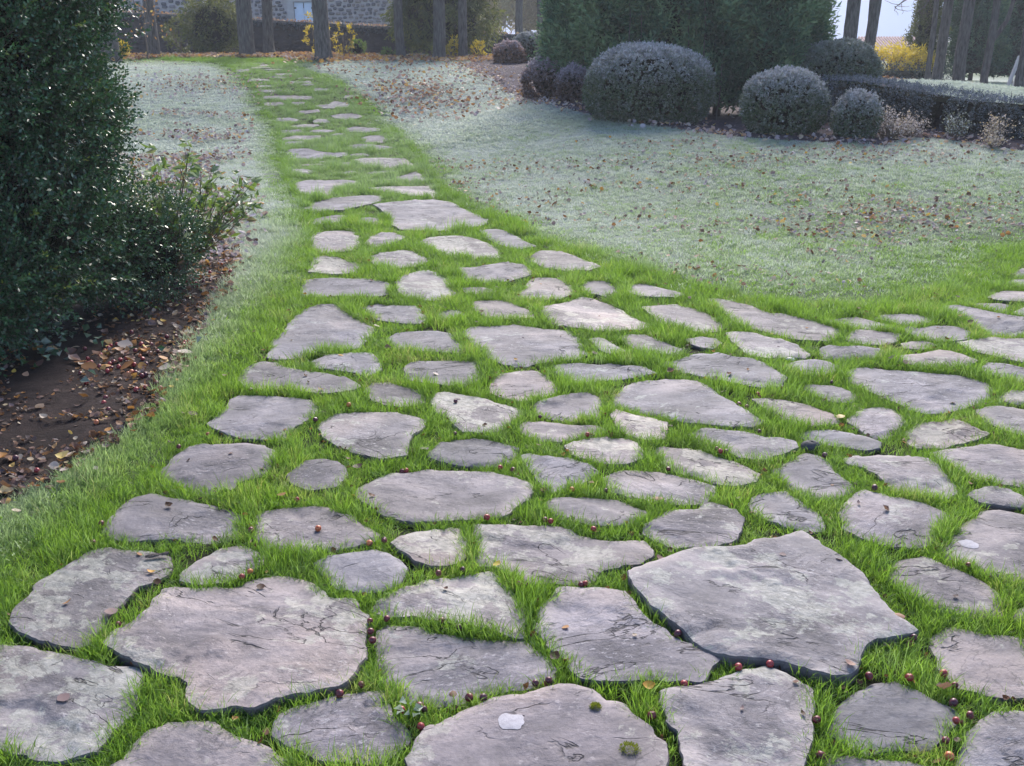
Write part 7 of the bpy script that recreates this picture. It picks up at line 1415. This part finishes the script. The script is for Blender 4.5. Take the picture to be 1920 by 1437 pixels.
masonry(hs, -8.9, -1.64, .6, 5.3, 0, [M['hs1'], M['hs2']], .26, .16, 0, (), seed=4)
for a in ((wx0 - .24, wx0 - .003, -.05, -.0, wz0 - .1, wz1 + .003), (wx1 + .003, wx1 + .24, -.05, 0, wz0 - .1, wz1 + .003), (wx0 - .3, wx1 + .3, -.055, 0, wz1 + .006, wz1 + .26)): boxo('window_surround', M['render'], hs, *a)
wn_ = empty('window', (0, 0, 0)); wn_.parent = hs
for x0, x1 in ((wx0 + .01, (wx0 + wx1) / 2 - .008), ((wx0 + wx1) / 2 + .008, wx1 - .01)):
    nb = 4; s_ = boxo('shutter', M['shutter'], wn_, x0, x1, .05, .085, wz0 + .01, wz1 - .01)
    m_ = (x0 + x1) / 2
for x_ in (wx0 + .03, wx1 - .03): boxo('hinge', M['iron'], wn_, x_ - .05, x_ + .05, .03, .047, wz1 - .24, wz1 - .19)
boxo('latch', M['iron'], wn_, (wx0 + wx1) / 2 - .012, (wx0 + wx1) / 2 + .012, .03, .047, wz1 - .22, wz1 - .04)
V = np.array([(-9.3, -.4, 5.35), (4.05, -.4, 5.35), (4.05, 8.4, 5.35), (-9.3, 8.4, 5.35), (-6.5, 4, 7.6), (1.3, 4, 7.6)]); V2 = V.copy(); V2[:, 2] -= .12
mobj('roof', mesh_np('roof', np.concatenate([V, V2]), [np.array([(0, 1, 5, 4), (2, 3, 4, 5), (9, 8, 7, 6), (0, 6, 7, 1), (1, 7, 8, 2), (2, 8, 9, 3), (3, 9, 6, 0)]), np.array([(1, 2, 5), (3, 0, 4)])]), M['rooftile'], hs)

fh = tag(empty('distant_house', (22, 60, -.78)), 'distant pale house with a pinkish tiled roof beyond the yellow shrubs', 'house')
V = np.array([(-1.3, 0, 0), (2.6, 0, 0), (2.6, 6, 0), (-1.3, 6, 0), (-1.3, 0, 1.35), (2.6, 0, 1.35), (2.6, 6, 1.35), (-1.3, 6, 1.35)]); mobj('wall', mesh_np('wall', V, box_v(0, 1, 0, 1, 0, 1)[1]), M['farwall'], fh)
V = np.array([(-.9, -.5, 1.0), (1.1, -.5, 1.0), (.1, -.5, 1.75), (-.9, 2, 1.0), (1.1, 2, 1.0), (.1, 2, 1.75)]); mobj('gable', mesh_np('gable', V, [np.array([(0, 1, 4, 3), (1, 2, 5, 4), (2, 0, 3, 5)]), np.array([(0, 1, 2), (3, 5, 4)])]), M['farwall'], fh)
V, F = box_v(-.6, .6, -.5, -.3, 0, 1.0); mobj('gable_wall', mesh_np('gable_wall', V + [.1, 0, 0], F), M['farwall'], fh)
for sg in (-1, 1):
    V = np.array([(.1, -.7, 1.86), (.1 + sg * 1.25, -.7, .98), (.1 + sg * 1.25, 2.2, .98), (.1, 2.2, 1.86), (.1, -.7, 1.78), (.1 + sg * 1.25, -.7, .90), (.1 + sg * 1.25, 2.2, .90), (.1, 2.2, 1.78)])
    mobj('gable_roof', mesh_np('gable_roof', V, box_v(0, 1, 0, 1, 0, 1)[1]), M['rooftile'], fh)
rows = []
V = []; F = []
for i in range(26):   # rounded tile ribs of the main roof
    x0 = -1.5 + i * .165
    k = len(V)
    for y_, z_ in ((-.3, 1.3), (3, 2.35)):
        V += [(x0, y_, z_), (x0 + .04, y_, z_ + .07), (x0 + .12, y_, z_ + .07), (x0 + .155, y_, z_)]
    F += [(k, k + 1, k + 5, k + 4), (k + 1, k + 2, k + 6, k + 5), (k + 2, k + 3, k + 7, k + 6)]
tag(mobj('roof_tiles', mesh_np('roof_tiles', V, np.array(F)), M['pinktile'], fh), kind='stuff')
V = np.array([(-1.5, -.3, 1.28), (2.8, -.3, 1.28), (2.8, 3, 2.33), (-1.5, 3, 2.33), (2.8, 6.3, 1.28), (-1.5, 6.3, 1.28)]); mobj('roof', mesh_np('roof', V, np.array([(0, 1, 2, 3), (3, 2, 4, 5)])), M['pinktile'], fh)

# wooded hill at the right, added far ridge in painted sky blue
def ridge(name, xs, zs, y, depth, mat, label, seed):
    n = len(xs); X = np.linspace(xs[0], xs[-1], 60); Zt = np.interp(X, xs, zs) + (fbm(X * .12, X * 0 + seed, seed) - .5) * 5
    V = []; 
    for j, (dy, k) in enumerate(((0, -.2), (depth * .15, .5), (depth * .5, .85), (depth, 1.0), (depth * 2, .3))):
        for x, z in zip(X, Zt): V.append((x, y + dy, 0.2 + max(-.2, z * k)))
    F = [(j * 60 + i, j * 60 + i + 1, (j + 1) * 60 + i + 1, (j + 1) * 60 + i) for j in range(4) for i in range(59)]
    return tag(mobj(name, mesh_np(name, V, np.array(F), None, True), mat), label, kind='structure')
ridge('wooded_hill', [72, 80, 92, 130, 210], [0, 7, 13, 26, 30], 120, 14, M['hill'], 'brownish wooded hill behind the trees at the right', 3)
ridge('misty_mountain', [-900, -300, 60, 250, 330, 420, 900], [60, 75, 60, 78, 66, 95, 130], 860, 160, M['skyblue'], 'added far ridge painted pale blue like hazy sky', 8)  # ridge added so the low sky reads pale blue, haze is in its colour
P = np.stack([g.uniform(52, 100, 2600), g.uniform(112, 135, 2600), np.zeros(2600)], 1); P[:, 2] = np.interp(P[:, 0], [50, 62, 78, 100], [2, 8, 14, 20]) * g.uniform(0, 1.08, 2600)
me_ = leaf_tris(P, unit(g.normal(0, .5, (2600, 3)) + [0, 0, 1]), g.uniform(1.2, 2.6, 2600), g.uniform(.25, .6, 2600), np.clip(g.normal(.5, .25, 2600), 0, 1), np.full(2600, .25))
tag(foliage('far_woodland', [me_], M['brownleaf'], None), 'hazy brownish woodland covering the hill at the right', kind='stuff')

# ---------------------------------------------------------------- small things on the path
def onstone(x, y): return ground_top(x, y)[0]
pebble((1.442, 4.964, onstone(1.442, 4.964) + .008), (.026, .016, .011), M['whitestone'], 'smooth cream pebble lying on the edge of a flagstone', seed=2)
pebble((1.215, 3.787, onstone(1.215, 3.787) + .012), (.042, .032, .024), M['darkstone'], 'dark grey stone lump at the tip of a pointed flagstone', 'stone', 5, 'stone_lump')
def patch(x, y, r, mat, name, h=.002):
    k = 22; V = [(0, 0, h * 1.4)]; F = []
    for j, (rr_, hh_) in enumerate(((.55, h * 1.3), (1.0, 0))):
        for i in range(k):
            a = 2 * PI * i / k; q = rr_ * r * (1 + .45 * (float(vnoise(np.array(math.cos(a) * 2.3 + x * 9), np.array(math.sin(a) * 2.3 + y * 9), 5)) - .5)); px, py = math.cos(a) * q, math.sin(a) * q
            V.append((px, py, onstone(x + px, y + py) - onstone(x, y) + hh_ + .0012))
    F3 = [(0, 1 + i, 1 + (i + 1) % k) for i in range(k)]; F4 = [(1 + i, 1 + k + i, 1 + k + (i + 1) % k, 1 + (i + 1) % k) for i in range(k)]
    o = mobj(name, mesh_np(name, V, [np.array(F3), np.array(F4)], None, True), mat, path, (x, y, onstone(x, y))); return o
patch(*WL, .032, M['whitelichen'], 'lichen_patch'); patch(*WH, .030, M['whitelichen'], 'lichen_patch')
def moss(x, y, r, label):
    root = tag(empty('moss_cushion', (x, y, onstone(x, y))), label, 'moss', 'moss cushions'); n = 420
    d = unit(g.normal(0, 1, (n, 3))); d[:, 2] = np.abs(d[:, 2]); P = d * [r, r, r * .5] * g.uniform(.5, 1, (n, 1))
    foliage('foliage', [leaf_tris(P, unit(d + [0, 0, .8]), .006, .002, np.clip(g.normal(.75, .15, n), 0, 1), np.zeros(n))], M['mossleaf'], root)
moss(*MA, .024, 'round cushion of yellow green moss at the bottom rim of the lichen covered slab'); moss(*MB, .014, 'small moss tuft in the crack of the lichen covered slab')
cl = tag(empty('clover', (CLV[0], CLV[1], onstone(*CLV))), 'small bluish green rosette of rounded leaves left of the lichen covered slab', 'plant')
P, D = [], []
for i in range(7):
    a = i * .9 + .3; P.append((math.cos(a) * .012, math.sin(a) * .012, .030 + .006 * (i % 3))); D.append((math.cos(a), math.sin(a), .25))
P, D = np.array(P), unit(np.array(D)); fo = leaf_quads(P, D, .026, .024, np.full(7, .6), np.full(7, .35)); foliage('leaf', [fo], M['shrub'], cl)
tubes('stem', [tube_arr([(0, 0, 0), tuple(p)], [.0012, .001], 4) for p in P], M['shrub'], cl)
bk = tag(empty('bark_strip', (BRK[0], BRK[1], onstone(*BRK) + .012)), 'rough curled strip of bark lying on the second stone from the left bottom', 'bark'); bk.rotation_euler = (0, 0, .35)
V = []; F = []
for i in range(9):
    for j in range(5): a = -1.1 + j * .55; V.append((-.035 + i * .009 + g.normal(0, .0012), math.sin(a) * .010 + g.normal(0, .001), math.cos(a) * .009 - .006 + g.normal(0, .0012)))
for i in range(8):
    for j in range(4): F.append((i * 5 + j, (i + 1) * 5 + j, (i + 1) * 5 + j + 1, i * 5 + j + 1))
mobj('bark', mesh_np('bark', V, np.array(F)), M['barkdark'], bk)

# ---------------------------------------------------------------- morning haze
V, F = box_v(-90, 140, -12, 560, -1.6, 24); hzo = mobj('haze', mesh_np('haze', V, F), None, None)
hm = bpy.data.materials.new('haze'); hm.use_nodes = True; hm.node_tree.nodes.clear()
ho = hm.node_tree.nodes.new('ShaderNodeOutputMaterial'); hv = hm.node_tree.nodes.new('ShaderNodeVolumePrincipled')
hv.inputs['Density'].default_value = .0014; hv.inputs['Color'].default_value = (.86, .89, 1.0, 1); hv.inputs['Anisotropy'].default_value = .3
hm.node_tree.links.new(hv.outputs[0], ho.inputs['Volume']); hzo.data.materials.append(hm); tag(hzo, 'thin bluish morning haze', kind='stuff')
